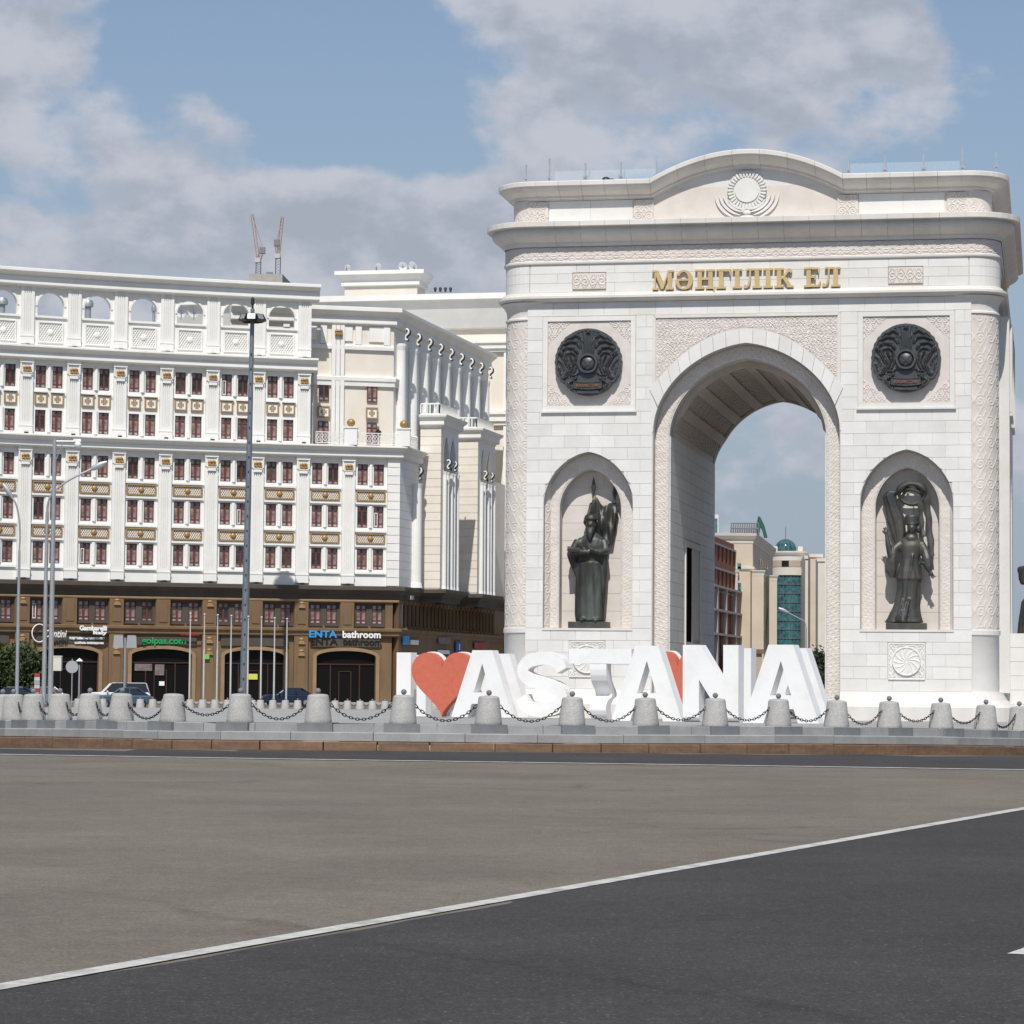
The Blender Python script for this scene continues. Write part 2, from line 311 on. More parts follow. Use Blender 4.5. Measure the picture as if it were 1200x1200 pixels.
    def grid(s, P, closed_u=False):
        nu, nv = P.shape[:2]; b = len(s.v); s.v.extend(map(tuple, P.reshape(-1, 3)))
        i = np.arange(nu if closed_u else nu - 1); j = np.arange(nv - 1); I, J = np.meshgrid(i, j, indexing='ij'); I2 = (I + 1) % nu
        q = np.stack([I * nv + J, I2 * nv + J, I2 * nv + J + 1, I * nv + J + 1], -1).reshape(-1, 4) + b
        s.f.extend(map(tuple, q.tolist())); s.m.extend([s.k] * len(q)); s.sm.extend([s.smooth] * len(q)); return s
    def mesh(s, name, mats, dz=0.0, recalc=True, off=None):
        me = bpy.data.meshes.new(name); v = s.v
        if off is not None: v = [(a - off[0], b - off[1], c - off[2]) for a, b, c in v]
        elif dz: v = [(a, b, c - dz) for a, b, c in v]
        me.from_pydata(v, [], s.f)
        for m in (mats if isinstance(mats, (list, tuple)) else [mats]): me.materials.append(MATS[m])
        me.polygons.foreach_set('material_index', s.m); me.polygons.foreach_set('use_smooth', s.sm)
        if recalc and len(s.f) < 60000:
            bm = bmesh.new(); bm.from_mesh(me); bmesh.ops.recalc_face_normals(bm, faces=bm.faces); bm.to_mesh(me); bm.free()
        me.update()
        if any(s.sm): me.set_sharp_from_angle(angle=R(38))
        return me
    def build(s, name, mats, parent=None, dz=0.0, loc=None, rotz=0.0, recalc=True, off=None):
        return put(name, s.mesh(name, mats, dz, recalc, off), parent, loc, rotz)
def put(name, me, parent=None, loc=None, rotz=0.0, scale=None):
    o = bpy.data.objects.new(name, me); COL.objects.link(o)
    if parent: o.parent = parent
    if loc is not None: o.location = loc
    if rotz: o.rotation_euler = (0, 0, rotz)
    if scale: o.scale = scale
    return o
def tag(o, label=None, cat=None, group=None, kind=None):
    if label: o['label'] = label
    if cat: o['category'] = cat
    if group: o['group'] = group
    if kind: o['kind'] = kind
    return o
def thing(name, label, cat, loc=(0, 0, 0), rotz=0.0, group=None):
    o = bpy.data.objects.new(name, None); COL.objects.link(o); o.location = loc; o.rotation_euler = (0, 0, rotz); o.empty_display_size = .3
    return tag(o, label, cat, group)
def copy_tree(o, parent=None):
    c = o.copy(); COL.objects.link(c)
    if parent: c.parent = parent
    for ch in list(o.children): copy_tree(ch, c)
    return c
ORD = ['first', 'second', 'third', 'fourth', 'fifth', 'sixth', 'seventh', 'eighth', 'ninth', 'tenth', 'eleventh', 'twelfth', 'thirteenth', 'fourteenth', 'fifteenth', 'sixteenth', 'seventeenth', 'eighteenth', 'nineteenth', 'twentieth',
       'twenty-first', 'twenty-second', 'twenty-third', 'twenty-fourth', 'twenty-fifth', 'twenty-sixth', 'twenty-seventh', 'twenty-eighth', 'twenty-ninth', 'thirtieth', 'thirty-first', 'thirty-second', 'thirty-third', 'thirty-fourth', 'thirty-fifth', 'thirty-sixth', 'thirty-seventh', 'thirty-eighth', 'thirty-ninth', 'fortieth']
def text_mesh(body, size, depth, m, bold=0.0, align='LEFT', shear=0.0):
    cu = bpy.data.curves.new('lettering', 'FONT'); cu.body = body; cu.size = size; cu.extrude = depth; cu.offset = bold; cu.align_x = align; cu.shear = shear; cu.resolution_u = 3
    o = bpy.data.objects.new('lettering_tmp', cu); COL.objects.link(o); bpy.context.view_layer.update()
    me = bpy.data.meshes.new_from_object(o.evaluated_get(bpy.context.evaluated_depsgraph_get()))
    bpy.data.objects.remove(o); bpy.data.curves.remove(cu)
    me.transform(Matrix.Rotation(R(90), 4, 'X')); me.materials.clear(); me.materials.append(MATS[m]); return me

# relief patterns (numpy), heights 0..1
def ridge(d, w): return np.exp(-(d / w) ** 2)
def scroll(u, v, cw, ch, p=.16, r0=.42):
    uu = np.abs(((u / cw) % 1.0) - .5); vv = ((v / ch) % 1.0) - .5
    dx = (uu - .25) * cw; dy = vv * ch; r = np.hypot(dx, dy); th = np.arctan2(dy, dx)
    r0 = r0 * min(cw * .5, ch); pp = p * min(cw, ch)
    fr = (r / pp - th / (2 * np.pi)) % 1.0
    h = ridge(fr - .5, .20) * (r < r0)
    lat = np.abs(np.abs(dx) / (cw * .25) + np.abs(dy) / (ch * .5) - 1.0)
    lat2 = np.abs(uu * cw - .0 - 0.08 * cw * np.sin(2 * np.pi * vv))
    h = np.maximum(h, ridge(lat, .10) * (r >= r0 * .95)); h = np.maximum(h, ridge(lat2, .022 * cw) * (r >= r0 * .9))
    return h
def interlace(u, v, w):          # running band of curls, v in 0..1 across
    t = u / w; c = .5 + .33 * np.sin(2 * np.pi * t); h = ridge(v - c, .085); c2 = .5 - .33 * np.sin(2 * np.pi * t); h = np.maximum(h, ridge(v - c2, .085))
    f = (t * 2) % 1.0 - .5; rr = np.hypot(f * .55, v - .5); h = np.maximum(h, ridge(rr - .16, .05)); h = np.maximum(h, ridge(rr, .06))
    g = ((t * 2 + .5) % 1.0) - .5
    for q in (.12, .88): h = np.maximum(h, ridge(np.hypot(g * .5, v - q) - .09, .04))
    return h * ((v > .03) & (v < .97))
def floral(x, z, s):
    a = np.sin(x * s + 1.7 * np.sin(z * s * .63 + .4)) ; b = np.sin(z * s * 1.1 + 1.9 * np.sin(x * s * .57 + 1.1))
    return np.maximum(ridge(a, .35), ridge(b, .35))

# ================================================================== GROUND
def G(y):
    return float(np.interp(y, [-500, 62, 76, 90, 150, 190, 6000], [0, 0, -.36, -.46, -.55, -.80, -.80]))
ys = [-300, -60, 0, 8] + list(np.arange(12, 62, 3.0)) + list(np.arange(62, 92, 2.0)) + [95, 105, 120, 150, 170, 190, 240, 400, 800, 1600, 4000, 7000]
xs = [-6000, -1500, -500, -200, -100, -50, -25, 0, 25, 50, 100, 200, 500, 1500, 6000]
g = MB(); g.grid(np.array([[(x, y, G(y)) for y in ys] for x in xs], float)); tag(g.build('ground', 'asphalt_old', recalc=False), kind='structure')
# newer dark asphalt lane in front, bounded by the white line
LA, LB = Vector((-2.72, 14.75)), Vector((6.62, 36.45)); LD = (LB - LA).normalized(); LN = Vector((LD.y, -LD.x))
def line_sheet(mb, a, b, o0, o1, z):
    n = 40; D = (b - a); Nn = Vector((D.y, -D.x)).normalized(); pts = []
    for i in range(n + 1):
        p = a + D * (i / n)
        for o in (o0, o1): q = p + Nn * o; pts.append((q.x, q.y, G(q.y) + z))
    mb.add(pts, [(2 * i, 2 * i + 1, 2 * i + 3, 2 * i + 2) for i in range(n)])
m = MB(); a = LA - LD * 40; b = LB + LD * 26
# ragged edge of the newer asphalt, a little left of the painted line
nseg = 160; pts = []
for i in range(nseg + 1):
    p = a + (b - a) * (i / nseg); j = .06 * math.sin(i * 1.7) + .05 * math.sin(i * .61 + 1) + random.uniform(-.03, .03)
    if 70 < i < 84: j += .42 * math.sin((i - 70) / 18 * math.pi)
    q = p + LN * (j * .45 + .0); pts.append((q.x, q.y, G(q.y) + .004)); q2 = p + LN * 30; pts.append((q2.x, q2.y, G(q2.y) + .004))
m.add(pts, [(2 * i, 2 * i + 1, 2 * i + 3, 2 * i + 2) for i in range(nseg)])
tag(m.build('road', 'asphalt_dark', recalc=False), kind='structure')
m = MB(); line_sheet(m, a, b, -.085, .085, .0085); tag(m.build('lane_line', 'paint_white', recalc=False), kind='structure')
m = MB(); p0 = at(1180, 1118, 17.1); d0 = LD; q = Vector((p0.x, p0.y))
m.add([(q.x, q.y, .0085), (q.x + .20, q.y - .10, .0085), (q.x + 1.5, q.y + 2.6, .0085), (q.x + 1.25, q.y + 2.75, .0085)], [(0, 1, 2, 3)]); tag(m.build('lane_dash', 'paint_white', recalc=False), kind='structure')

# bollard line = edge of the raised plaza
NEAR = [(3, 852.7, 70.5), (16, 852.8, 70.0), (39, 853, 69), (70, 853.3, 68), (105, 853.6, 67), (141, 854, 66), (202, 855.5, 64.5), (281, 856.2, 63.5), (373, 857, 63), (472, 858, 63), (572, 859, 63), (670, 860, 63.5), (757, 860.5, 64.3),
        (838, 860.5, 65.2), (912, 860.6, 66.2), (980, 861.5, 67.2), (1042, 862, 68.3), (1103, 863, 69.5), (1155, 864.5, 71.0), (1195, 865.5, 72.8)]
NB = [at(*n) for n in NEAR]                         # foot of each plinth
near_path = [(p.x, p.y, p.z) for p in NB]
ext_r = [(14.9, 76.5), (18, 83), (22, 93), (25, 106), (26, 122), (24, 142), (18, 162), (9, 180), (-3, 192)]
ext_l = [(-27, 193), (-34, 186), (-36, 165), (-31, 132), (-22, 97), (-16.5, 79), (-13.6, 73.2)]
out_path = near_path + [(x, y, G(y) + .40 - .45 * (y > 150)) for x, y in ext_r] + [(x, y, (G(y) + .40 - .45 * (y > 150))) for x, y in ext_l]
def offset_path(path, o, closed=True):
    n = len(path); res = []
    for i in range(n):
        a, c, b = path[i - 1], path[i], path[(i + 1) % n]
        if not closed and i == 0: a = c
        if not closed and i == n - 1: b = c
        dx, dy = b[0] - a[0], b[1] - a[1]; l = math.hypot(dx, dy); res.append((c[0] + dy / l * o, c[1] - dx / l * o, c[2]))
    return res
CEN = (9.5, 107.0)
def plaza_base(x, y): return float(np.interp(y, [60, 63, 80, 100, 193, 210], [.60, .58, .40, .20, -.72, -.9]))
def plaza_z(x, y):
    d, zb = min((math.hypot(p[0] - x, p[1] - y), p[2] + .19) for p in out_path); t = min(1, d / 5.0); t = t * t * (3 - 2 * t)
    return zb * (1 - t) + plaza_base(x, y) * t
dense = []
for i in range(len(out_path)):
    a, b = out_path[i], out_path[(i + 1) % len(out_path)]; k = max(1, int(math.hypot(b[0] - a[0], b[1] - a[1]) / 3))
    for j in range(k): dense.append(tuple(a[q] + (b[q] - a[q]) * j / k for q in range(3)))
edge = offset_path(dense, .37); rows = []
for lam in np.concatenate([np.linspace(0, .2, 5), np.linspace(.25, 1, 12)]):
    rows.append([(x + (CEN[0] - x) * lam, y + (CEN[1] - y) * lam, (z + .19) * max(0, 1 - lam / .2) + plaza_base(x, y + (CEN[1] - y) * lam) * min(1, lam / .2)) for x, y, z in edge])
m = MB(); m.grid(np.transpose(np.array(rows, float), (1, 0, 2)), closed_u=True); plaza = tag(m.build('plaza', 'paving', recalc=False), kind='structure')
# hidden run of kerb all round, then the individually laid stones in view
def stones(name, path, o_in, o_out, z0, z1, length, mat_, gap, jit, drop=None):
    pts = [Vector(p) for p in path]; cum = [0]
    for i in range(1, len(pts)): cum.append(cum[-1] + (pts[i].xy - pts[i - 1].xy).length)
    def P(s):
        i = min(max(np.searchsorted(cum, s) - 1, 0), len(pts) - 2); t = (s - cum[i]) / (cum[i + 1] - cum[i]); p = pts[i].lerp(pts[i + 1], t)
        q0 = pts[max(i - 1, 0)]; q1 = pts[min(i + 2, len(pts) - 1)]; d = ((pts[i + 1] - q0).normalized().lerp((q1 - pts[i]).normalized(), t)).xy.normalized(); return p, Vector((d.y, -d.x))
    s = 0.0
    while s < cum[-1] - .2:
        l = length * random.uniform(1 - jit, 1 + jit); e = min(s + l, cum[-1]); m = MB(); pa, na = P(s + gap / 2); pb, nb = P(e - gap / 2)
        jo = random.uniform(-.008, .008); jz = random.uniform(-.006, .006); vs_ = []
        b = .018
        for p, n in ((pa, na), (pb, nb)):
            for o, z in ((o_in, z0), (o_out + jo, z0), (o_out + jo, z1 + jz - b), (o_out + jo - b, z1 + jz), (o_in, z1 + jz)):
                vs_.append((p.x + n.x * o, p.y + n.y * o, p.z + z))
        m.add(vs_, [(0, 1, 2, 3, 4), (9, 8, 7, 6, 5)] + [(i, i + 5, (i + 1) % 5 + 5, (i + 1) % 5) for i in range(5)])
        m.build(name, mat_, plaza); s = e
vis = [out_path[-3], out_path[-2], out_path[-1]] + near_path + out_path[len(near_path):len(near_path) + 3]
m = MB(); rest = out_path[len(near_path) + 2:len(out_path) - 2]; m.sweep(rest, [(-.2, -.5), (.8, -.5), (.8, -.02), (.38, -.02), (.38, .185), (-.2, .185)]); m.build('kerb_run', 'granite_kerb', plaza)
m = MB(); m.sweep(vis, [(-.15, -.6), (.70, -.6), (.70, -.20), (.34, -.20), (.34, .15), (-.15, .15)]); m.build('kerb_bed', 'mortar', plaza)
stones('kerb_step', vis, -.1, .38, -.05, .192, 1.25, 'granite_kerb', .012, .2)
stones('kerb_edge', vis, .30, .76, -.19, .0, 1.7, 'granite_kerb', .014, .3)
stones('kerb_stone', vis, .55, .90, -.62, -.205, 1.15, 'kerb_paint', .035, .18)
# far line along the kerb lane with the darker strip behind it
fl = [at(-60, 884.1, 57.3), at(0, 885, 56.9), at(300, 889, 55.4), at(600, 893.2, 54.3), at(900, 897.6, 53.3), at(1200, 902, 52.2), at(1300, 904, 51.8)]
fl = [(-40, 70.5)] + [(-24, 63.2)] + [(p.x, p.y) for p in fl] + [(24, 46), (40, 38)]
kerb_foot = [(p[0], p[1]) for p in offset_path([out_path[-5], out_path[-4], out_path[-3], out_path[-2], out_path[-1]] + near_path + out_path[len(near_path):len(near_path) + 5], .6, False)]
def resamp(pl, n):
    c = [0]
    for i in range(1, len(pl)): c.append(c[-1] + math.dist(pl[i], pl[i - 1]))
    return [(float(np.interp(t, c, [p[0] for p in pl])), float(np.interp(t, c, [p[1] for p in pl]))) for t in np.linspace(0, c[-1], n)]
A_, B_ = resamp(fl, 60), resamp(kerb_foot, 60); m = MB(); rows = []
for q in np.linspace(0, 1, 10): rows.append([(a[0] + (b[0] - a[0]) * q, a[1] + (b[1] - a[1]) * q, G(a[1] + (b[1] - a[1]) * q) + .006) for a, b in zip(A_, B_)])
m.grid(np.array(rows, float)); tag(m.build('kerb_lane', 'asphalt_dark', recalc=False), kind='structure')
m = MB(); m.sweep([(x, y, G(y) + .0115) for x, y in resamp(fl, 80)], [(-.17, 0), (.17, 0)], caps=False); tag(m.build('edge_line', 'paint_white', recalc=False), kind='structure')
# pavement in front of the buildings across the road
m = MB(); m.prism([(-90, 226), (-60, 217), (-30, 228), (-12, 234), (-6, 237), (6, 268), (20, 330), (-90, 330)], -1.0, -.66); tag(m.build('pavement', 'paving'), kind='structure')

# ================================================================== BOLLARDS AND CHAINS
def make_bollard(label, group):
    t = thing('bollard', label, 'bollard', group=group)
    m = MB(); m.box(-.40, .40, -.41, .36, -.02, .194); m.build('plinth', 'granite_dark', t)
    m = MB(); m.smooth = True; m.lathe([(.0, .193), (.300, .193), (.305, .205), (.302, .26), (.236, .775), (.226, .800), (.20, .818), (.10, .832), (.0, .836)], n=28, caps=False); m.build('stone_body', 'granite', t)
    m = MB(); m.smooth = True; m.lathe([(.0, .83), (.022, .83), (.022, .86), (.0, .86)], n=10, caps=False); m.ell((0, 0, .898), .064, 14, 9); m.build('ball', 'granite_dark', t)
    return t
where = {8: 'left of the letter I', 9: 'in front of the letter I', 10: 'in front of the first letter A', 11: 'in front of the letter S and T', 12: 'in front of the middle letter A', 13: 'in front of the letter N', 14: 'in front of the last letter A'}
proto = None
for i, p in enumerate(NB):
    lab = 'granite cone bollard with iron ball ' + where[i] if i in where else 'granite cone bollard, %s from left in the near row along the kerb' % ORD[i]
    if proto is None: proto = o = make_bollard(lab, 'near bollards along the kerb')
    else: o = copy_tree(proto); o['label'] = lab
    o.location = p; a = NB[max(i - 1, 0)]; b = NB[min(i + 1, len(NB) - 1)]; o.rotation_euler = (random.uniform(-.02, .02), random.uniform(-.02, .02), math.atan2(b.y - a.y, b.x - a.x) + random.uniform(-.05, .05))
    if i == 5: o.rotation_euler[1] = .05
    if i == 6:      # this one has lost its ball
        for c in list(o.children):
            if c.name.startswith('ball'): bpy.data.objects.remove(c)
        o['label'] = 'granite cone bollard without its ball in the near row along the kerb'
def chain_mesh(a, b, sag, pitch=.075, r=.0095, R_=.027):
    d = b - a; L = math.hypot(d.x, d.y); n = max(3, int(L * 1.06 / pitch)); m = MB()
    def P(t): return a + d * t - Vector((0, 0, sag * 4 * t * (1 - t)))
    for i in range(n):
        t0, t1 = P(i / n), P((i + 1) / n); c = (t0 + t1) / 2; tx = (t1 - t0).normalized(); up = Vector((0, 0, 1)); s = tx.cross(up).normalized(); u = s.cross(tx)
        side = s if i % 2 else u; hl = (t1 - t0).length * .70; pts = []
        for k in range(8):
            w = 2 * math.pi * k / 8; pts.append(c + tx * math.cos(w) * hl + side * math.sin(w) * R_)
        pts.append(pts[0]); pts.append(pts[1]); m.tube(pts, r, 4, caps=False)
    return m
def far_chain(a, b, sag):
    m = MB(); m.tube([a + (b - a) * t - Vector((0, 0, sag * 4 * t * (1 - t))) for t in np.linspace(0, 1, 9)], .022, 5); return m
for i in range(len(NB) - 1):
    a, b = NB[i] + Vector((0, 0, .62)), NB[i + 1] + Vector((0, 0, .62)); d = (b - a).normalized(); a = a + d * .25; b = b - d * .25
    o = chain_mesh(a, b, .30 + random.uniform(-.05, .08)).build('chain', 'chain_iron', off=tuple(a), loc=tuple(a))
    tag(o, 'sagging iron chain, %s from left between the near bollards' % ORD[i], 'chain', 'chains between the near bollards')
far_px = list(np.arange(62, 300, 14.6)) + list(np.arange(305, 520, 14.6)); FB = [at(x, 832 + .0079 * (x - 400), 193) for x in far_px]; fproto = None
for i, p in enumerate(FB):
    o = copy_tree(proto); o['group'] = 'far bollards beyond the plaza'; o['label'] = 'small distant granite bollard, %s from left in the far row' % (ORD[i] if i < len(ORD) else 'number %d' % (i + 1)); o.location = p - Vector((0, 0, .19)); o.rotation_euler = (0, 0, 0)
for i in range(len(FB) - 1):
    a, b = FB[i] + Vector((.18, 0, .55)), FB[i + 1] + Vector((-.18, 0, .55))
    tag(far_chain(a, b, .26).build('chain', 'chain_iron', off=tuple(a), loc=tuple(a)), 'distant iron chain, %s from left between the far bollards' % (ORD[i] if i < len(ORD) else 'number %d' % (i + 1)), 'chain', 'chains between the far bollards')

# ================================================================== TRIUMPHAL ARCH
ALPHA = R(10.8); AX, AY, AZ = 8.31, 100.02, .30; DEP = 14.4
arch = thing('triumphal_arch', 'white stone triumphal arch with pointed opening, rounded corners and golden lettering', 'arch', (AX, AY, AZ), -ALPHA)
def arch_world(s, y, z): return Vector((AX + s * math.cos(ALPHA) + y * math.sin(ALPHA), AY - s * math.sin(ALPHA) + y * math.cos(ALPHA), z))
def AB(mb, name, m, **k): return mb.build(name, m, arch, dz=AZ, **k)
def acurve(half, zs, rise, k=.12, n=40):
    t = np.sin(np.linspace(-np.pi / 2, np.pi / 2, n + 1)); t[n // 2] = 0
    return [(float(half * q), float(zs + rise * ((1 - k) * math.sqrt(max(0, 1 - q * q)) + k * (1 - abs(q))))) for q in t]
C1 = acurve(3.33, 10.42, 3.20); C2 = acurve(2.81, 10.30, 2.80)          # main opening, outer and inner order
NCX, ZN = 5.68, 3.41
N1 = acurve(1.62, 7.88, 1.88, .14, 28); N2 = acurve(1.12, 7.75, 1.40, .14, 28)
def niche(cx, half, curve): return [(cx - half, ZN), (cx + half, ZN)] + [(cx + x, z) for x, z in reversed(curve)]
def wall_poly(xo, half, curve, z0, z1): return [(-xo, z0), (-half, z0)] + list(curve) + [(half, z0), (xo, z0), (xo, z1), (-xo, z1)]
m = MB()
m.prism(wall_poly(7.95, 3.33, C1, -.3, 15.25), .03, .55, 'y', holes=[niche(c, 1.62, N1) for c in (-NCX, NCX)], back=False)
m.prism(wall_poly(7.95, 2.81, C2, -.3, 15.25), .55, 1.15, 'y', holes=[niche(c, 1.12, N2) for c in (-NCX, NCX)], back=False)
AB(m, 'front_wall', 'stone_joint')
m = MB(); m.prism(wall_poly(7.95, 2.81, C2, -.3, 15.25), 1.15, DEP - .03, 'y'); AB(m, 'core_wall', 'stone_cream')
for sx in (-1, 1):        # side walls with a projecting middle bay that holds a tall niche
    m = MB(); x0, x1 = (7.96, 8.78) if sx > 0 else (-8.78, -7.96); m.box(x0, x1, 1.95, DEP - 1.95, .2, 15.2); AB(m, 'side_wall', 'stone_white')
    m = MB(); nc = acurve(1.9, 8.2, 2.2, .14, 20); hole = [(DEP / 2 - 1.9, 3.35), (DEP / 2 + 1.9, 3.35)] + [(DEP / 2 + y, z) for y, z in reversed(nc)]
    lo, hi = (8.79, 9.22) if sx > 0 else (-9.22, -8.79); m.prism([(2.7, 1.2), (DEP - 2.7, 1.2), (DEP - 2.7, 14.75), (2.7, 14.75)], lo, hi, 'x', holes=[hole]); AB(m, 'side_bay', 'stone_white')
    for (y0, y1) in ((3.1, 6.4), (8.0, 11.3)):
        m = MB(); xo = 9.225 if sx > 0 else -9.325; m.box(xo, xo + .10, y0, y1, 11.2, 11.32); m.box(xo, xo + .10, y0, y1, 14.4, 14.52); m.box(xo, xo + .10, y0, y0 + .12, 11.33, 14.39); m.box(xo, xo + .10, y1 - .12, y1, 11.33, 14.39); AB(m, 'side_panel_frame', 'stone_trim')
    if sx < 0: continue
    m = MB(); lo, hi = (8.8, 11.3)
    for k in range(6): m.box(lo, hi - .004 * (k % 2) if sx > 0 else hi, 3.3, DEP - 3.3, .3 + k * .51, .3 + k * .51 + .50)
    AB(m, 'side_podium', 'stone_white')
# --- ashlar facing
BLK = {}
def block(poly, name='stone_block', y0=0.0, y1=.035, mm='stone_white'):
    m = MB(); m.prism(poly, y0, y1, 'y'); return AB(m, name, mm)
def facing(x0, x1, z0, z1, bw, nrow, holes=(), offs=0.0, gap=.009, y0=0.0, y1=.032, mm='stone_white'):
    """running-bond blocks; holes: (cx, half, bottom z, function H(s) -> top z)"""
    h = (z1 - z0) / nrow
    for r in range(nrow):
        zb, zt = z0 + r * h + gap / 2, z0 + (r + 1) * h - gap / 2
        cuts = [x0]; c = x0 + (bw * .5 if (r % 2) else bw) + offs
        while c < x1 - .12: 
            if c > x0 + .12: cuts.append(c)
            c += bw
        cuts.append(x1)
        # cut at the centre line of each hole so that every piece is simple
        for (cx, half, hb, H) in holes:
            if zt > hb and zb < H(0) and x0 < cx < x1 and zt > H(half * .98) - .2: 
                cuts = sorted([q for q in cuts if abs(q - cx) > .2] + [cx])
        for a, b in zip(cuts, cuts[1:]):
            a2, b2 = a + gap / 2, b - gap / 2
            if b2 - a2 < .03: continue
            segs = sorted(set([a2, b2] + [q for q in np.linspace(a2, b2, 9)] + [q for (cx, half, hb, H) in holes if zt > hb for q in (cx - half - 1e-4, cx - half + 1e-4, cx + half - 1e-4, cx + half + 1e-4) if a2 < q < b2]))
            bot = []
            for q in segs:
                z = zb
                for (cx, half, hb, H) in holes:
                    if zt > hb and abs(q - cx) < half: z = max(z, H(abs(q - cx)))
                bot.append((q, z))
            keep = [(q, z) for q, z in bot if z < zt - .004]
            if len(keep) < 2 or keep[-1][0] - keep[0][0] < .025: continue
            i0 = bot.index(keep[0]); i1 = bot.index(keep[-1]); poly = []
            if i0 > 0: poly.append((keep[0][0], zt)) if False else None
            pl = [(q, min(z, zt)) for q, z in bot[i0:i1 + 1]]
            # drop collinear points
            cl = [pl[0]]
            for k in range(1, len(pl) - 1):
                ax, az = cl[-1]; bx, bz = pl[k]; cx_, cz = pl[k + 1]
                if abs((bx - ax) * (cz - az) - (bz - az) * (cx_ - ax)) > 1e-5: cl.append(pl[k])
            cl.append(pl[-1]); poly = cl + [(cl[-1][0], zt), (cl[0][0], zt)]
            block(poly, y0=y0, y1=y1, mm=mm)
def Hn(half, zs, rise, k): return lambda d: (zs + rise * ((1 - k) * math.sqrt(max(0, 1 - (d / half) ** 2)) + k * (1 - d / half))) if d < half else zs
rect = lambda zt: (lambda d: zt)
for sx in (-1, 1):
    nh = (sx * NCX, 1.63, ZN, Hn(1.63, 7.88, 1.88, .14)); ph = (sx * 5.67, 1.71, 11.2, rect(14.68)); rh = (sx * NCX, .67, 1.68, rect(2.97))
    lo, hi = (3.36, 7.94) if sx > 0 else (-7.94, -3.36)
    facing(lo, hi, 1.24, 3.41, .92, 5, [rh]); facing(lo, hi, 3.41, 11.2, .92, 18, [nh]); facing(lo, hi, 11.2, 14.68, .92, 8, [ph], offs=.2)
facing(-7.94, 7.94, 14.68, 15.17, .935, 1)
# --- plinth at the foot of each pier (flared), with its round corner
def corner_path(sx, x_in, x_out, y0, y1, r, n=10):
    pts = [(x_in, y0), (x_out - r, y0)] + [(x_out - r + r * math.sin(a), y0 + r - r * math.cos(a)) for a in np.linspace(0, math.pi / 2, n + 1)][1:] + [(x_out, y1)]
    return pts if sx > 0 else [(-x, y) for x, y in reversed(pts)]
for sx in (-1, 1):
    p = corner_path(sx, 3.36, 8.90, .0, DEP, 1.0)
    m = MB(); m.sweep(p, [(-.5, -.4), (.62, -.4), (.62, .70), (.56, .74), (.40, .80), (.22, .95), (.12, 1.12), (.07, 1.235), (-.5, 1.24)]); AB(m, 'plinth', 'stone_trim')
# --- corner columns
def carved_column():
    r, z0, z1 = .93, 3.42, 14.58; nu, nv = 150, 460; th = np.linspace(-math.pi * 1.02, math.pi * .30, nu); z = np.linspace(z0, z1, nv); TH_, Z = np.meshgrid(th, z, indexing='ij')
    u = TH_ * r; h = scroll(u + .45, Z, .86, .74, .15, .46); edge_ = np.minimum(1, np.minimum(Z - z0, z1 - Z) / .08); rr = r + .020 * h * edge_
    m = MB(); m.smooth = True; m.grid(np.stack([rr * np.cos(TH_), rr * np.sin(TH_), Z - AZ], -1)); me = m.mesh('column_shaft', 'stone_carved', recalc=False)
    m = MB(); m.smooth = True; m.lathe([(.0, 1.0), (.94, 1.0), (.94, 3.20), (.955, 3.22), (.985, 3.24), (.985, 3.40), (.95, 3.42), (.0, 3.42)], n=40, caps=False); base = m.mesh('column_base', 'stone_white', dz=AZ)
    m = MB(); m.smooth = True; m.lathe([(.0, 14.56), (.99, 14.56), (.99, 14.62), (.94, 14.66), (.94, 14.80), (.97, 14.95), (1.05, 15.08), (1.16, 15.19), (.0, 15.2)], n=40, caps=False); neck = m.mesh('column_neck', 'stone_trim', dz=AZ)
    m = MB(); m.smooth = True; m.lathe([(.90, 3.42), (.90, 14.6)], n=32, caps=False); core = m.mesh('column_core', 'stone_cream', dz=AZ)
    for sx in (-1, 1):
        for yb in (0, 1):
            loc = (sx * 7.93, 1.0 if yb == 0 else DEP - 1.0, 0); col = put('corner_column', core, arch, loc)
            # the carved sheet spans 238 degrees: from the outer flank round the front
            rot = {(-1, 0): 0, (1, 0): R(50), (1, 1): R(140), (-1, 1): R(-130)}[(sx, yb)]
            put('shaft', me, col, (0, 0, 0), rot); put('base', base, col); put('neck', neck, col)
carved_column()
# --- entablature
def rrect(hx, y0, y1, r, n=9, front=None):
    pts = []
    for cx, cy, a0 in ((hx - r, y0 + r, -90), (hx - r, y1 - r, 0), (-hx + r, y1 - r, 90), (-hx + r, y0 + r, 180)):
        for i in range(n + 1): a = R(a0 + 90 * i / n); pts.append((cx + r * math.cos(a), cy + r * math.sin(a)))
    return pts          # counter-clockwise seen from above; 'out' is to the right
E1 = rrect(8.93, -.02, DEP + .02, 1.05)
m = MB(); m.prism(rrect(8.90, .02, DEP - .02, 1.03), 15.2, 18.06); AB(m, 'entablature_core', 'stone_joint')
m = MB(); m.sweep(E1, [(-.1, 15.18), (.06, 15.18), (.10, 15.22), (.22, 15.24), (.27, 15.30), (.27, 15.38), (.20, 15.41), (.12, 15.43), (.10, 15.50), (.05, 15.53), (-.1, 15.53)], closed=True); AB(m, 'lower_moulding', 'stone_trim')
m = MB(); m.sweep(E1, [(-.1, 16.56), (.05, 16.56), (.07, 16.60), (.07, 16.66), (.03, 16.69), (-.1, 16.69)], closed=True); AB(m, 'frieze_moulding', 'stone_trim')
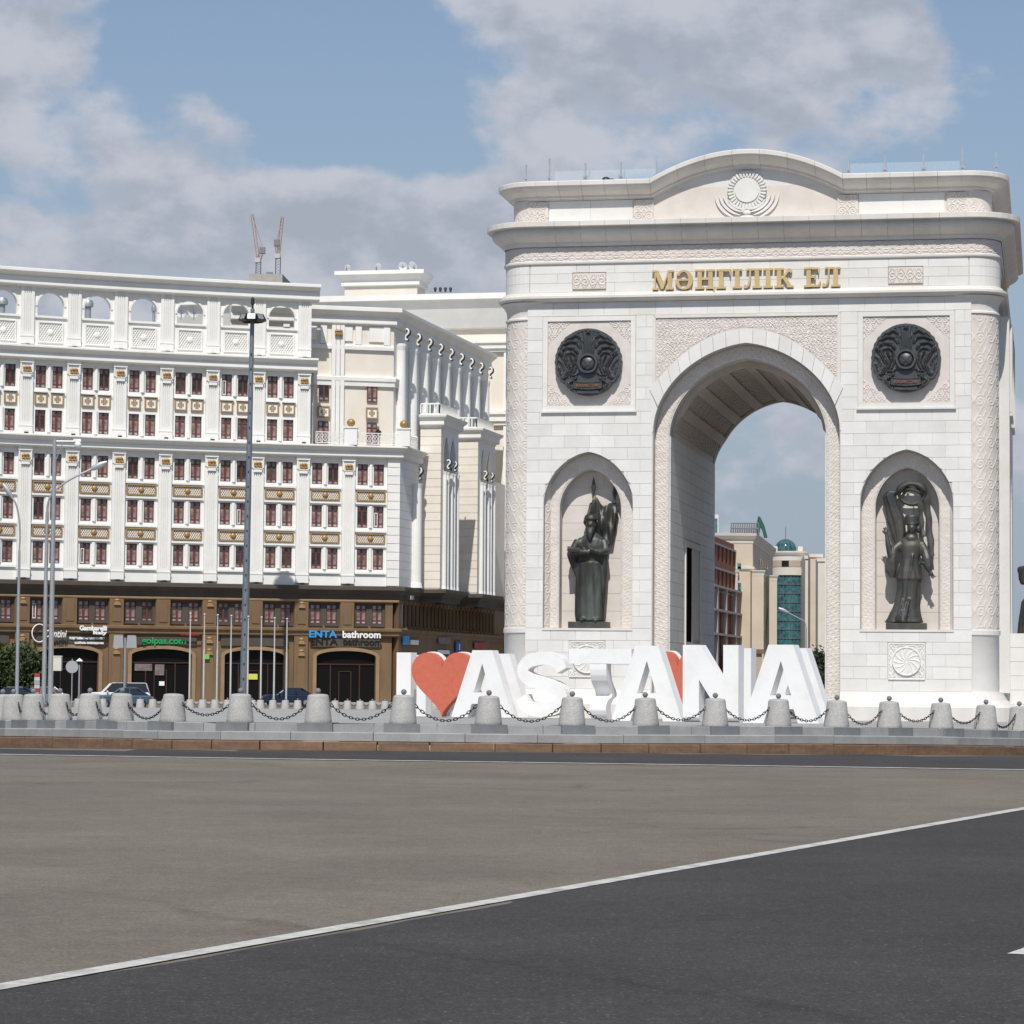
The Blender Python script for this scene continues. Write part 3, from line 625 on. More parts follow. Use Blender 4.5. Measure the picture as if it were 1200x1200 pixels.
# carved band under the cornice
def path_sheet(path, z0, z1, hf, name, mm, du=.022, nv=18, amp=.03, base=.03, closed=True):
    P = path + [path[0]] if closed else path; c = [0]
    for i in range(1, len(P)): c.append(c[-1] + math.dist(P[i], P[i - 1]))
    n = int(c[-1] / du); t = np.linspace(0, c[-1], n); x = np.interp(t, c, [p[0] for p in P]); y = np.interp(t, c, [p[1] for p in P])
    dx, dy = np.gradient(x), np.gradient(y); l = np.hypot(dx, dy); nx, ny = dy / l, -dx / l; V = np.linspace(0, 1, nv); U, VV = np.meshgrid(t, V, indexing='ij')
    h = hf(U, VV) * amp + base; Pn = np.stack([x[:, None] + nx[:, None] * h, y[:, None] + ny[:, None] * h, z0 + (z1 - z0) * VV], -1)
    m = MB(); m.smooth = True; m.grid(Pn); return AB(m, name, mm, recalc=False)
i0 = E1[30:] + E1[:12]
path_sheet(i0, 16.69, 17.20, lambda u, v: interlace(u, v, .92), 'carved_band', 'stone_carved', closed=False, amp=.035, base=.005)
path_sheet(E1[10:31], 16.69, 17.20, lambda u, v: interlace(u, v, .92), 'carved_band', 'stone_carved', closed=False, du=.08, nv=10, amp=.03, base=.005)
facing(-7.85, 7.85, 15.54, 16.56, 1.40, 3, [(-5.68, .62, 15.62, rect(16.26)), (5.65, .62, 15.62, rect(16.26))], offs=.3, y0=-.022, y1=.03)
for seg in (E1[30:40], E1[:10]):
    for k in range(3): m = MB(); m.sweep(seg, [(-.1, 15.545 + k * .34), (.002, 15.545 + k * .34), (.002, 15.545 + k * .34 + .332), (-.1, 15.545 + k * .34 + .332)]); AB(m, 'corner_course', 'stone_white')
m = MB(); m.prism(E1[9:31], 15.54, 16.56); AB(m, 'rear_frieze', 'stone_white')
COR = [(-.1, 17.20), (.06, 17.20), (.08, 17.26), (.14, 17.28), (.15, 17.35), (.22, 17.40), (.34, 17.47), (.45, 17.55), (.51, 17.63), (.51, 17.70), (.46, 17.80), (.455, 17.83), (.62, 17.85), (.70, 17.86), (.70, 18.03), (.66, 18.05), (-.4, 18.10)]
m = MB(); m.sweep(E1, COR[9:10] and E1[:1] and [(-.1, 17.20), (.05, 17.20), (.05, 18.0), (-.1, 18.0)], closed=True); AB(m, 'cornice_bed', 'stone_joint')
m = MB(); m.sweep([(7.78, -.02)] + E1[:40] + [(-7.78, -.02)], COR); AB(m, 'main_cornice', 'stone_trim')
def cornice_stones(xs_, path_fn, prof, n, name):
    ed = np.linspace(xs_[0], xs_[1], n + 1)
    for a, b in zip(ed, ed[1:]):
        g_ = .0045; m = MB(); m.sweep([path_fn(x) for x in np.linspace(a + g_, b - g_, max(2, int((b - a) / .18) + 1))], prof); AB(m, name, 'stone_trim')
cornice_stones((-7.78, 7.78), lambda x: (x, -.02), COR, 17, 'cornice_stone')
# --- attic with the raised curved middle
def bump(x): s = abs(x) / 3.45; return .98 * (1 - s * s) if s < 1 else 0.0
m = MB(); m.prism(rrect(8.62, .22, DEP - .22, .9), 18.06, 19.3); AB(m, 'attic_core', 'stone_cream')
m = MB(); px_ = list(np.linspace(-3.45, 3.45, 41)); m.prism([(-3.45, 18.9)] + [(x, 19.34 + bump(x)) for x in px_] + [(3.45, 18.9)], .23, 1.4, 'y'); AB(m, 'pediment', 'stone_white')
a_path = rrect(8.64, .20, DEP - .20, .92)
ACOR = [(-.3, 18.93), (.04, 18.93), (.05, 18.98), (.12, 19.0), (.13, 19.08), (.24, 19.12), (.38, 19.20), (.50, 19.32), (.54, 19.38), (.60, 19.39), (.60, 19.53), (.56, 19.56), (-.7, 19.60), (-.7, 19.2)]
m = MB(); m.sweep([(7.62, .20)] + a_path[:40] + [(-7.62, .20)], ACOR); AB(m, 'attic_cornice', 'stone_trim')
for xa, xb, n in ((-7.62, -3.45, 5), (-3.45, 3.45, 7), (3.45, 7.62, 5)): cornice_stones((xa, xb), lambda x: (x, .20, bump(x)), ACOR, n, 'attic_cornice_stone')
for (x0, x1) in ((-7.2, -5.7), (-5.69, -4.15), (4.0, 5.55), (5.56, 7.0)):
    m = MB(); m.box(x0, x1, .195, .24, 18.11, 18.90); AB(m, 'attic_stone', 'stone_white')
for sx in (-1, 1):
    m = MB(); m.smooth = True; m.lathe([(.80, 18.06), (.80, 18.95)], (sx * 7.85, .98), 30, caps=False); cc = AB(m, 'attic_corner', 'stone_cream')
def flat_relief(x0, x1, z0, z1, y, hf, name, mm, res=.022, amp=.03, back=.06):
    nx, nz = max(4, int((x1 - x0) / res)), max(4, int((z1 - z0) / res)); X, Z = np.meshgrid(np.linspace(x0, x1, nx), np.linspace(z0, z1, nz), indexing='ij')
    h = hf((X - x0), (Z - z0)); e = np.minimum(np.minimum(X - x0, x1 - X), np.minimum(Z - z0, z1 - Z)); h = np.where(e < .0015, -back / amp, h)
    m = MB(); m.smooth = False; m.grid(np.stack([X, y - amp * h, Z], -1)); return AB(m, name, mm, recalc=False)
for x0, x1 in ((-8.02, -7.22), (-4.12, -3.36), (3.2, 3.98), (7.08, 7.86)):
    flat_relief(x0, x1, 18.11, 18.90, .17, lambda u, v: scroll(u, v, .78, .42, .2, .46), 'carved_panel', 'stone_carved')
for x0, x1 in ((-6.30, -5.06), (5.03, 6.27)):
    flat_relief(x0, x1, 15.64, 16.24, -.035, lambda u, v: scroll(u, v, .62, .60, .19, .46) * ((v > .05) & (v < .55)), 'carved_panel', 'stone_carved', back=.07)
# half-round carved fields on the attic corners
def attic_corner(sx):
    th = np.linspace(R(-160), R(-20), 70); z = np.linspace(18.06, 18.72, 34); T, Z = np.meshgrid(th, z, indexing='ij'); u = (T + math.pi / 2) * .83
    mask = ((u / .72) ** 2 + ((Z - 18.06) / .62) ** 2 < 1); h = (scroll(u + .36, Z - 18.06 + .1, .74, .62, .17, .46) * .6 + .5) * mask; rr = .80 + .04 * h - .02 * (~mask)
    m = MB(); m.smooth = True; m.grid(np.stack([sx * 7.85 + rr * np.cos(T), .98 + rr * np.sin(T), Z], -1)); AB(m, 'carved_corner', 'stone_carved', recalc=False)
attic_corner(-1); attic_corner(1)
# --- sun and eagle relief on the pediment
SZ, SY = 19.14, .19
def disc(cx, cz, r, y, thick, n=36):
    m = MB(); m.smooth = False; m.prism([(cx + r * math.cos(2 * math.pi * i / n), cz + r * math.sin(2 * math.pi * i / n)) for i in range(n)], y - thick, y + .02, 'y'); return m
AB(disc(0, SZ, .70, SY, .035), 'sun_field', 'stone_white'); AB(disc(0, SZ, .44, SY, .085), 'sun_disc', 'stone_white')
mray = MB(); mray.prism([(-.026, .49), (.026, .49), (.042, .66), (0, .71), (-.042, .66)], -.09, .0, 'y'); mr = mray.mesh('sun_ray', 'stone_white')
for i in range(32):
    o = put('sun_ray', mr, arch, (0, SY - .0, SZ - AZ)); o.rotation_euler = (0, 2 * math.pi * i / 32, 0)
for sx in (-1, 1):
    for j, (ra, a0, a1, w) in enumerate(((1.15, -172, -112, .10), (1.00, -170, -104, .09), (.86, -166, -98, .09), (.76, -150, -92, .08))):
        aa = np.radians(np.linspace(a0, a1, 18)); wd = w * np.sin(np.linspace(.25, math.pi - .1, 18)) + .015
        poly = [(math.cos(q) * (ra + k / 2) * sx * -1, SZ + math.sin(q) * (ra + k / 2) * .92) for q, k in zip(aa, wd)] + [(math.cos(q) * (ra - k / 2) * sx * -1, SZ + math.sin(q) * (ra - k / 2) * .92) for q, k in reversed(list(zip(aa, wd)))]
        m = MB(); m.prism(poly, SY - .05 - .012 * j, SY + .01, 'y'); AB(m, 'eagle_wing', 'stone_white')
m = MB(); m.smooth = True; m.ell((0, SY - .03, SZ - .80), (.16, .06, .10)); m.ell((-.14, SY - .04, SZ - .74), (.08, .05, .05)); m.ell((0, SY - .02, SZ - .95), (.26, .04, .05)); AB(m, 'eagle_body', 'stone_white')
# --- main opening: voussoirs, carved second order, vault, passage walls
def outer_z(x): t = min(1, abs(x) / 3.46); return 11.98 + 2.13 * (.94 * (1 - t ** 2.15) + .06 * (1 - t))
nv_ = 17
ang_pts = [(x, z) for x, z in acurve(3.34, 10.42, 3.20, .12, 200)]
# inner points by equal arc length over the part above z 11.3
ip = [p for p in ang_pts if p[1] > 11.35]; c = [0]
for i in range(1, len(ip)): c.append(c[-1] + math.dist(ip[i], ip[i - 1]))
tt = np.linspace(0, c[-1], nv_ + 1); IX = np.interp(tt, c, [p[0] for p in ip]); IZ = np.interp(tt, c, [p[1] for p in ip]); ox = np.linspace(-3.46, 3.46, 400); oz = np.array([outer_z(x) for x in ox]); oc = np.concatenate([[0], np.cumsum(np.hypot(np.diff(ox), np.diff(oz)))]); ot = np.linspace(0, oc[-1], nv_ + 1); OX = np.interp(ot, oc, ox); OZ = np.interp(ot, oc, oz)
for i in range(nv_):
    ga = .006; t = np.linspace(0, 1, 5); inn = [(float(np.interp(tt[i] + (tt[i + 1] - tt[i]) * q, c, [p[0] for p in ip])), float(np.interp(tt[i] + (tt[i + 1] - tt[i]) * q, c, [p[1] for p in ip]))) for q in np.linspace(.012, .988, 6)]
    ou = [(float(np.interp(ot[i] + (ot[i + 1] - ot[i]) * q, oc, ox)), float(np.interp(ot[i] + (ot[i + 1] - ot[i]) * q, oc, oz))) for q in np.linspace(.988, .012, 6)]
    block(inn + ou, 'voussoir', -.045, .04)
for sx in (-1, 1):          # springer stones between jamb and first voussoir
    pts = [(sx * abs(x), z) for x, z in acurve(3.34, 10.42, 3.20, .12, 200) if x < 0 and 10.43 < z < 11.35]
    block([(sx * 3.40, 10.43)] + pts + [(sx * 3.43, 11.93)], 'springer', -.006, .04)
# carved spandrel field above the arch with its frame
def spandrel():
    x0, x1, z0, z1 = -3.24, 3.24, 11.9, 14.54; nx, nz = 400, 170; X, Z = np.meshgrid(np.linspace(x0, x1, nx), np.linspace(z0, z1, nz), indexing='ij')
    oz_ = np.vectorize(outer_z)(X) + .05; Zc = np.maximum(Z, oz_); h = np.maximum(.7 * floral(X, Zc, 21.0), scroll(X + .06 * np.sin(Zc * 7), Zc + .05 * np.sin(X * 6), .36, .30, .24, .48)); h = np.where(np.minimum(np.minimum(X - x0, x1 - X), np.minimum(z1 - Zc, Zc - oz_)) < .03, 0, h)
    m = MB(); m.smooth = True; m.grid(np.stack([X, .028 - .030 * h, Zc], -1)); AB(m, 'carved_spandrel', 'stone_carved', recalc=False)
    for pts in ([(-3.36, 11.98), (-3.25, 11.98), (-3.25, 14.55), (-3.36, 14.67)], [(3.25, 11.98), (3.36, 11.98), (3.36, 14.67), (3.25, 14.55)], [(-3.35, 14.672), (-3.24, 14.556), (3.24, 14.556), (3.35, 14.672)]):
        m = MB(); m.prism(pts, -.03, .04, 'y'); AB(m, 'spandrel_frame', 'stone_trim')
spandrel()
def order_strip(outer, inner, y, hf, name, amp=.03, du=.024, nv=18):
    # outer and inner are matching polylines; carved ribbon between them
    def rs(pl, n):
        c = [0]
        for i in range(1, len(pl)): c.append(c[-1] + math.dist(pl[i], pl[i - 1]))
        t = np.linspace(0, c[-1], n); return np.interp(t, c, [p[0] for p in pl]), np.interp(t, c, [p[1] for p in pl]), c[-1]
    n = 2; L_ = sum(math.dist(outer[i], outer[i - 1]) for i in range(1, len(outer))); n = int(L_ / du); ax, az, la = rs(outer, n); bx, bz, lb = rs(inner, n); V = np.linspace(0, 1, nv); u = np.linspace(0, la, n)
    U, VV = np.meshgrid(u, V, indexing='ij'); h = hf(U, VV); X = ax[:, None] * (1 - VV) + bx[:, None] * VV; Z = az[:, None] * (1 - VV) + bz[:, None] * VV
    m = MB(); m.smooth = True; m.grid(np.stack([X, y - .006 - amp * h, Z], -1)); AB(m, name, 'stone_carved', recalc=False)
jo = [(-3.31, .72)] + [(x * .994, z - .02) for x, z in C1] + [(3.31, .72)]; ji = [(-2.85, .72)] + [(x * 1.014, z + .03) for x, z in C2] + [(2.85, .72)]
order_strip(jo, ji, .545, lambda u, v: interlace(u, v, .62), 'carved_jamb')
for sx in (-1, 1):
    m = MB(); m.box(sx * 3.09 - .24, sx * 3.09 + .24, .30, .56, -.3, .72); AB(m, 'jamb_foot', 'stone_trim')
    a = [(sx * NCX + q, z) for q, z in [(-1.59, ZN)] + [(x * .985, z - .02) for x, z in N1] + [(1.59, ZN)]]; b = [(sx * NCX + q, z) for q, z in [(-1.16, ZN)] + [(x * 1.03, z + .03) for x, z in N2] + [(1.16, ZN)]]
    order_strip(a, b, .545, lambda u, v: interlace(u, v, .50), 'carved_niche_band', amp=.022)
    m = MB(); m.box(sx * NCX - 1.64, sx * NCX + 1.64, -.03, .5, 3.33, 3.405); AB(m, 'niche_sill', 'stone_trim')
    for k in range(9):      # back wall of the niche in courses
        z0 = ZN + k * .64; m = MB(); hw = 1.12 if z0 + .63 < 7.75 else 1.12 * math.sqrt(max(.05, 1 - ((z0 + .63 - 7.75) / 1.5) ** 2))
        m.box(sx * NCX - hw, sx * NCX + hw, 1.120, 1.149, z0 + .004, min(z0 + .634, 9.1)); AB(m, 'niche_stone', 'stone_cream')
# vault of the passage: boards between long ribs
m = MB(); cv = acurve(2.80, 10.30, 2.80, .12, 48)
c = [0]
for i in range(1, len(cv)): c.append(c[-1] + math.dist(cv[i], cv[i - 1]))
def cvp(t, o):
    x = np.interp(t, c, [p[0] for p in cv]); z = np.interp(t, c, [p[1] for p in cv]); e = .02; x2 = np.interp(min(t + e, c[-1]), c, [p[0] for p in cv]); z2 = np.interp(min(t + e, c[-1]), c, [p[1] for p in cv]); x1 = np.interp(max(t - e, 0), c, [p[0] for p in cv]); z1 = np.interp(max(t - e, 0), c, [p[1] for p in cv])
    d = math.hypot(x2 - x1, z2 - z1); return (float(x + (z2 - z1) / d * o), float(z - (x2 - x1) / d * o))
for k in range(1, 8):
    t = c[-1] * k / 8; w = .20; t0, t1 = max(0, t - w), min(c[-1], t + w); m = MB(); m.prism([cvp(t0, .005), cvp((t0 + t1) / 2, .005), cvp(t1, .005), cvp(t1, .20), cvp((t0 + t1) / 2, .20), cvp(t0, .20)], 1.2, DEP - .6, 'y'); AB(m, 'vault_rib', 'vault')
for ya, yb in ((1.16, 1.5), (DEP - .55, DEP - .06)):
    tq = np.linspace(.01, c[-1] - .01, 50); ps = [cvp(t, .0) for t in tq]; qs = [cvp(t, .005 + .205 * min(1, min(t, c[-1] - t) / 1.2)) for t in tq]; m = MB(); m.prism(ps + qs[::-1], ya, yb, 'y'); AB(m, 'vault_end_rib', 'vault')
me_s = None
for j in range(22):
    y = 1.3 + j * (DEP - 2.0) / 22; m = MB(); ps = [cvp(t, .0) for t in np.linspace(.3, c[-1] - .3, 30)]; qs = [cvp(t, .13) for t in np.linspace(.3, c[-1] - .3, 30)]
    if me_s is None: m.prism(ps + qs[::-1], 0, .30, 'y'); me_s = m.mesh('vault_slat', 'vault', dz=AZ)
    put('vault_slat', me_s, arch, (0, y, 0))
for sx in (-1, 1):
    nrow = 22; z0, z1 = .75, 10.35; h = (z1 - z0) / nrow
    for r in range(nrow):
        zb, zt = z0 + r * h + .006, z0 + (r + 1) * h - .006; off_ = .0 if r % 2 else 1.1
        for (ya, yb) in ((.62, 3.4 + off_), (3.41 + off_, 6.9 + off_), (6.91 + off_, 10.6 + off_), (10.61 + off_, DEP - .05)):
            spans = [(ya, yb)]
            if 2.9 < zt and zb < 6.7:      # leave the doorway free
                spans = [(a, min(b, 4.9)) for a, b in spans if a < 4.9] + [(max(a, 9.4), b) for a, b in spans if b > 9.4]
            for a, b in spans:
                if b - a < .1: continue
                m = MB(); x0, x1 = (2.775, 2.812) if sx > 0 else (-2.812, -2.775); m.box(x0, x1, a, b - .008, zb, zt); AB(m, 'passage_stone', 'stone_white')
    m = MB(); xo = sx * 2.77; m.box(min(xo, xo - sx * .05), max(xo, xo - sx * .05), 4.72, 4.94, 2.8, 6.8); m.box(min(xo, xo - sx * .05), max(xo, xo - sx * .05), 9.36, 9.58, 2.8, 6.8); m.box(min(xo, xo - sx * .05), max(xo, xo - sx * .05), 4.95, 9.35, 6.58, 6.8); AB(m, 'door_frame', 'stone_trim')
    m = MB(); x0, x1 = sorted((sx * 2.815, sx * 2.80)); m.box(x0, x1, 4.95, 7.05, 3.02, 6.57); dd = AB(m, 'recess_shade_panel', 'recess_shade_black'); m = MB(); m.box(x0, x1, 7.06, 9.35, 3.02, 6.57); AB(m, 'door_reveal', 'stone_cream')  # flush black panel painted as the recess's shade; stone panel stands for its reveal
    m = MB(); x0, x1 = sorted((sx * 2.79, sx * 2.74)); m.box(x0, x1, 4.95, 9.35, 2.72, 3.0); AB(m, 'door_grille', 'stone_carved')
# --- framed fields with the state emblem
def emblem_panel(sx):
    cx = sx * 5.67; z0, z1 = 11.24, 14.66; m = MB(); h = 1.69
    m.box(cx - h, cx + h, -.035, .035, z0, z0 + .17); m.box(cx - h, cx + h, -.035, .035, z1 - .17, z1); m.box(cx - h, cx - h + .17, -.034, .035, z0 + .172, z1 - .172); m.box(cx + h - .17, cx + h, -.034, .035, z0 + .172, z1 - .172); AB(m, 'panel_frame', 'stone_white')
    m = MB(); m.box(cx - h - .05, cx + h + .05, -.10, .03, z0 - .065, z0 - .004); AB(m, 'panel_ledge', 'stone_white')
    def hf(u, v):
        U = np.abs(u - 1.515); V = np.abs(v - 1.54); d = (1.515 - U) + (1.54 - V); return scroll(U, V, .42, .40, .2, .48) * (d < .86) * (d > .06)
    flat_relief(cx - 1.515, cx + 1.515, z0 + .175, z1 - .175, .028, hf, 'carved_field', 'stone_carved', amp=.028, res=.024, back=.01)
emblem_panel(-1); emblem_panel(1)
def capsule_d(x, y, pts):
    d = np.full(x.shape, 9.0)
    for (ax, ay), (bx, by) in zip(pts, pts[1:]):
        vx, vy = bx - ax, by - ay; t = np.clip(((x - ax) * vx + (y - ay) * vy) / (vx * vx + vy * vy + 1e-9), 0, 1); d = np.minimum(d, np.hypot(x - ax - t * vx, y - ay - t * vy))
    return d
def emblem_height(x, y):
    ax = np.abs(x); r = np.hypot(x, y); h = .30 + .0 * x
    def q(*p): return [((a - 495) / 390, (540 - b) / 390) for a, b in p]
    mir = lambda p: [(abs(a), b) for a, b in p]
    # rays fanning from the middle to the top
    th = np.arctan2(x, y + .55); fan = (np.abs(th) < .17 + .10 * np.clip(y, 0, 1)) & (y > .12); h = np.where(fan, .45 + .10 * np.cos(th * 75), h)
    # feathers and wings
    for pts, w, a in ((q((700, 262), (640, 228), (575, 262), (560, 300)), .055, .75), (q((770, 330), (700, 300), (625, 312), (590, 360)), .055, .8), (q((800, 400), (740, 370), (660, 380), (620, 430)), .05, .8), (q((815, 300), (735, 235), (640, 205)), .04, .6),
                      (q((745, 440), (680, 430), (640, 470), (640, 520)), .045, .75), (q((835, 420), (780, 470), (730, 560), (700, 600), (740, 690), (800, 730)), .075, .95), (q((700, 480), (660, 560), (690, 640), (760, 720)), .05, .8),
                      (q((650, 520), (625, 590), (650, 650), (720, 720)), .035, .65), (q((840, 520), (800, 560), (780, 620)), .05, .6), (q((865, 580), (830, 620), (815, 690)), .045, .6), (q((600, 660), (650, 700), (700, 690)), .035, .6),
                      (q((870, 470), (850, 640), (790, 770)), .03, .5), (q((640, 740), (720, 790), (700, 850), (640, 900)), .055, .85), (q((560, 690), (620, 730), (690, 740)), .035, .7)):
        d = capsule_d(ax, y, mir(pts)); h = np.maximum(h, a * np.sqrt(np.clip(1 - (d / w) ** 2, 0, 1)) * (.85 + .15 * np.cos(d / w * 9)))
    # centre roof-ring
    rc = np.hypot(x, y + .05); h = np.where(rc < .30, .35, h); h = np.where(np.abs(rc - .265) < .035, .95, h); dome = .55 + .5 * np.sqrt(np.clip(1 - (rc / .20) ** 2, 0, 1)); cr = np.minimum(np.abs(x + y + .05), np.abs(x - y - .05)); dome = dome - .12 * (cr > .05) * (rc > .06); h = np.where(rc < .20, dome, h)
    # dark pocket and ribbon
    h = np.where((ax < .30 - .3 * (y + .36)) & (y < -.36) & (y > -.56), .14, h)
    yb = y + .72 - .22 * x * x; rib = (np.abs(yb) < .115) & (ax < .44); h = np.where(rib, .72, h); h = np.where((np.abs(np.abs(yb) - .10) < .018) & (ax < .44), .86, h); h = np.where((np.abs(y + .90 - .10 * x * x) < .05) & (ax < .34), .6, h)
    h = np.where((np.abs(r - .955) < .035) & (y > -.62), .55, h); st = np.hypot(x / 1.2, y - .83); h = np.where(st < .045, .02, h)
    return h
nr_, na_ = 84, 220; rr = np.linspace(0.004, 1, nr_); aa = np.linspace(0, 2 * np.pi, na_, endpoint=False); AA, RR = np.meshgrid(aa, rr, indexing='ij')
# outline: a disc whose foot is notched by the ribbon ends
outl = 1.0 - .035 * np.exp(-((AA - 1.25 * np.pi) / .10) ** 2) - .035 * np.exp(-((AA - 1.75 * np.pi) / .10) ** 2) + .012 * np.cos(AA * 30) * (np.abs(np.sin(AA)) < .75)
EX, EY = RR * outl * np.cos(AA), RR * outl * np.sin(AA); EH = emblem_height(EX, EY); m = MB(); m.smooth = False
P = np.stack([EX * 1.21, -.19 - .19 * EH, EY * 1.21], -1); rim = P[:, -1:, :].copy(); rim[:, :, 1] = 0.05; m.grid(np.concatenate([P, rim], 1), closed_u=True); me_e = m.mesh('state_emblem', 'iron', recalc=False)
mat('emblem_text', (.26, .12, .07), .6)
me_t = text_mesh('ҚАЗАҚСТАН', .15, .012, 'emblem_text', .002, 'CENTER')
for sx in (-1, 1):
    o = put('state_emblem', me_e, arch, (sx * 5.67, 0, 12.98 - AZ)); o['label'] = 'dark iron round state emblem with winged horses'; put('emblem_lettering', me_t, o, (0, -.36, -.91), scale=(.88, 1, 1))
# --- rosettes low on the piers
def rosette(sx):
    cx, cz = sx * NCX, 2.295; s = .655
    def hf(u, v):
        x, y = u - s, v - s; r = np.hypot(x, y); th = np.arctan2(y, x); pet = ridge(np.sin(6 * th + r * 7.5), .42); h = np.where(r < .50, .75 + .35 * pet * (r > .05) * (r < .46), .0); h = np.where(np.abs(r - .485) < .02, 1.25, h)
        co = scroll(np.abs(x), np.abs(y), .36, .34, .2, .48) * (r > .56) * .55; e = np.maximum(np.abs(x), np.abs(y)); return np.where(e > .60, .5, np.maximum(h, co))
    flat_relief(cx - s, cx + s, cz - s, cz + s, -.02, hf, 'rosette_panel', 'stone_white', amp=.06, res=.016, back=.05)
rosette(-1); rosette(1)
# --- golden words on the frieze
def glyph(ch):
    S = []; rct = lambda a, b, c_, d: [(a, c_), (b, c_), (b, d), (a, d)]; ser = lambda a, b, z: S.append(rct(a, b, z, z + .10))
    if ch == 'М': S += [rct(.10, .18, .05, .95), rct(.80, 1.02, .05, .95), [(.06, .99), (.30, .99), (.60, .30), (.52, .02), (.48, .02)], [(.50, .05), (.58, .05), (.92, .99), (.82, .99)]]; ser(0, .30, 0); ser(.70, 1.12, 0); ser(-.02, .24, .90); ser(.84, 1.12, .90); w = 1.12
    elif ch in 'ІI': S += [rct(.13, .36, .05, .95)]; ser(0, .49, 0); ser(0, .49, .90); w = .49
    elif ch == 'Г': S += [rct(.13, .36, .05, .95), rct(.30, .74, .88, 1.0), [(.66, .88), (.78, .88), (.76, .66), (.72, .66)]]; ser(0, .49, 0); ser(0, .40, .90); w = .76
    elif ch in 'НҢ':
        S += [rct(.13, .36, .05, .95), rct(.70, .93, .05, .95), rct(.33, .73, .46, .57)]; ser(0, .48, 0); ser(.58, 1.02, 0); ser(0, .48, .90); ser(.58, 1.04, .90); w = 1.04
        if ch == 'Ң': S += [[(.90, .10), (1.06, .10), (1.06, -.22), (1.0, -.22), (.97, -.02), (.90, 0)]]
    elif ch == 'Л': S += [rct(.58, .81, .05, .95), rct(.20, .66, .90, 1.0), [(.30, .94), (.40, .94), (.36, .38), (.30, .14), (.18, .0), (.06, .0), (.0, .08), (.03, .18), (.12, .18), (.16, .11), (.22, .20), (.27, .42)]]; ser(.46, .94, 0); ser(.72, .94, .90); ser(.14, .30, .90); w = .94
    elif ch == 'К': S += [rct(.13, .36, .05, .95), [(.33, .50), (.33, .42), (.46, .44), (.70, .03), (.94, .03), (.62, .54)], [(.40, .46), (.50, .46), (.72, .78), (.80, .80), (.84, .74), (.92, .80), (.88, .94), (.76, .99), (.66, .92)]]; ser(0, .48, 0); ser(0, .48, .90); ser(.66, 1.0, 0); w = 1.0
    elif ch == 'Е': S += [rct(.13, .36, .05, .95), rct(.34, .78, .90, 1.0), rct(.34, .80, 0, .10), rct(.34, .58, .46, .56), [(.72, .92), (.80, .92), (.78, .70), (.75, .70)], [(.72, .08), (.84, .30), (.87, .30), (.82, .0)], rct(.55, .61, .36, .66)]; ser(0, .40, 0); ser(0, .40, .90); w = .86
    elif ch == 'Ә':
        o = [];
        a1 = np.radians(np.linspace(148, -180, 26)); out_ = [(.46 + .46 * math.cos(q), .49 + .51 * math.sin(q)) for q in a1]; inn = [(.44 + .25 * math.cos(q), .49 + .41 * math.sin(q)) for q in a1[::-1]]; S.append(out_ + inn); S.append(rct(.08, .74, .44, .54)); S.append(rct(.06, .22, .70, .80)); w = .95
    else: w = .5
    return S, w
txt = 'МӘҢГІЛІК ЕЛ'; wid = [glyph(ch)[1] if ch != ' ' else .36 for ch in txt]; gap = .09; tot = sum(wid) + gap * (len(txt) - 1); sxl = 6.72 / tot; x = -3.36
for ch, w in zip(txt, wid):
    if ch != ' ':
        m = MB()
        for k, poly in enumerate(glyph(ch)[0]): m.prism([(x + a * sxl, 15.56 + b * .70) for a, b in poly], -.165 - .0025 * k, -.05, 'y')
        AB(m, 'gold_letter', 'gold_text')
    x += (w + gap) * sxl
m = MB()
for k, (y0, y1) in enumerate(((3.4, 4.0), (4.4, 5.1), (5.5, 6.1), (6.6, 7.2), (7.7, 8.4), (8.9, 9.5))): m.box(8.96, 9.10, y0, y1, 15.62, 16.3)
AB(m, 'side_lettering', 'gold_text')
# --- glass railing on the roof
for i, px in enumerate((612, 640, 683, 725, 767, 990, 1032, 1076, 1120, 1158)):
    s = (px - 877) / 32.6 * 1.02; h = .75 if px in (640, 1120) else .55
    m = MB(); m.box(s - .025, s + .025, 1.30, 1.36, 19.5, 19.6 + h + .35); m.box(s - .09, s + .09, 1.27, 1.29, 19.95, 20.02); AB(m, 'rail_post', 'steel_grey')
for x0, x1 in ((-7.2, -5.95), (-5.9, -4.65), (-4.6, -3.45), (3.6, 4.85), (4.9, 6.2), (6.25, 7.5)):
    m = MB(); m.box(x0, x1, 1.33, 1.345, 19.62, 20.22); AB(m, 'rail_glass', 'rail_glass')
m = MB(); m.smooth = True; m.ell((-5.25, 1.0, 19.78), (.16, .16, .13)); m.ell((-5.05, 1.0, 19.74), (.16, .14, .10)); tag(m.build('floodlight', 'black_metal', dz=19.6, loc=arch_world(0, 0, 19.6), rotz=-ALPHA), 'small black floodlight on the roof edge of the arch', 'floodlight')

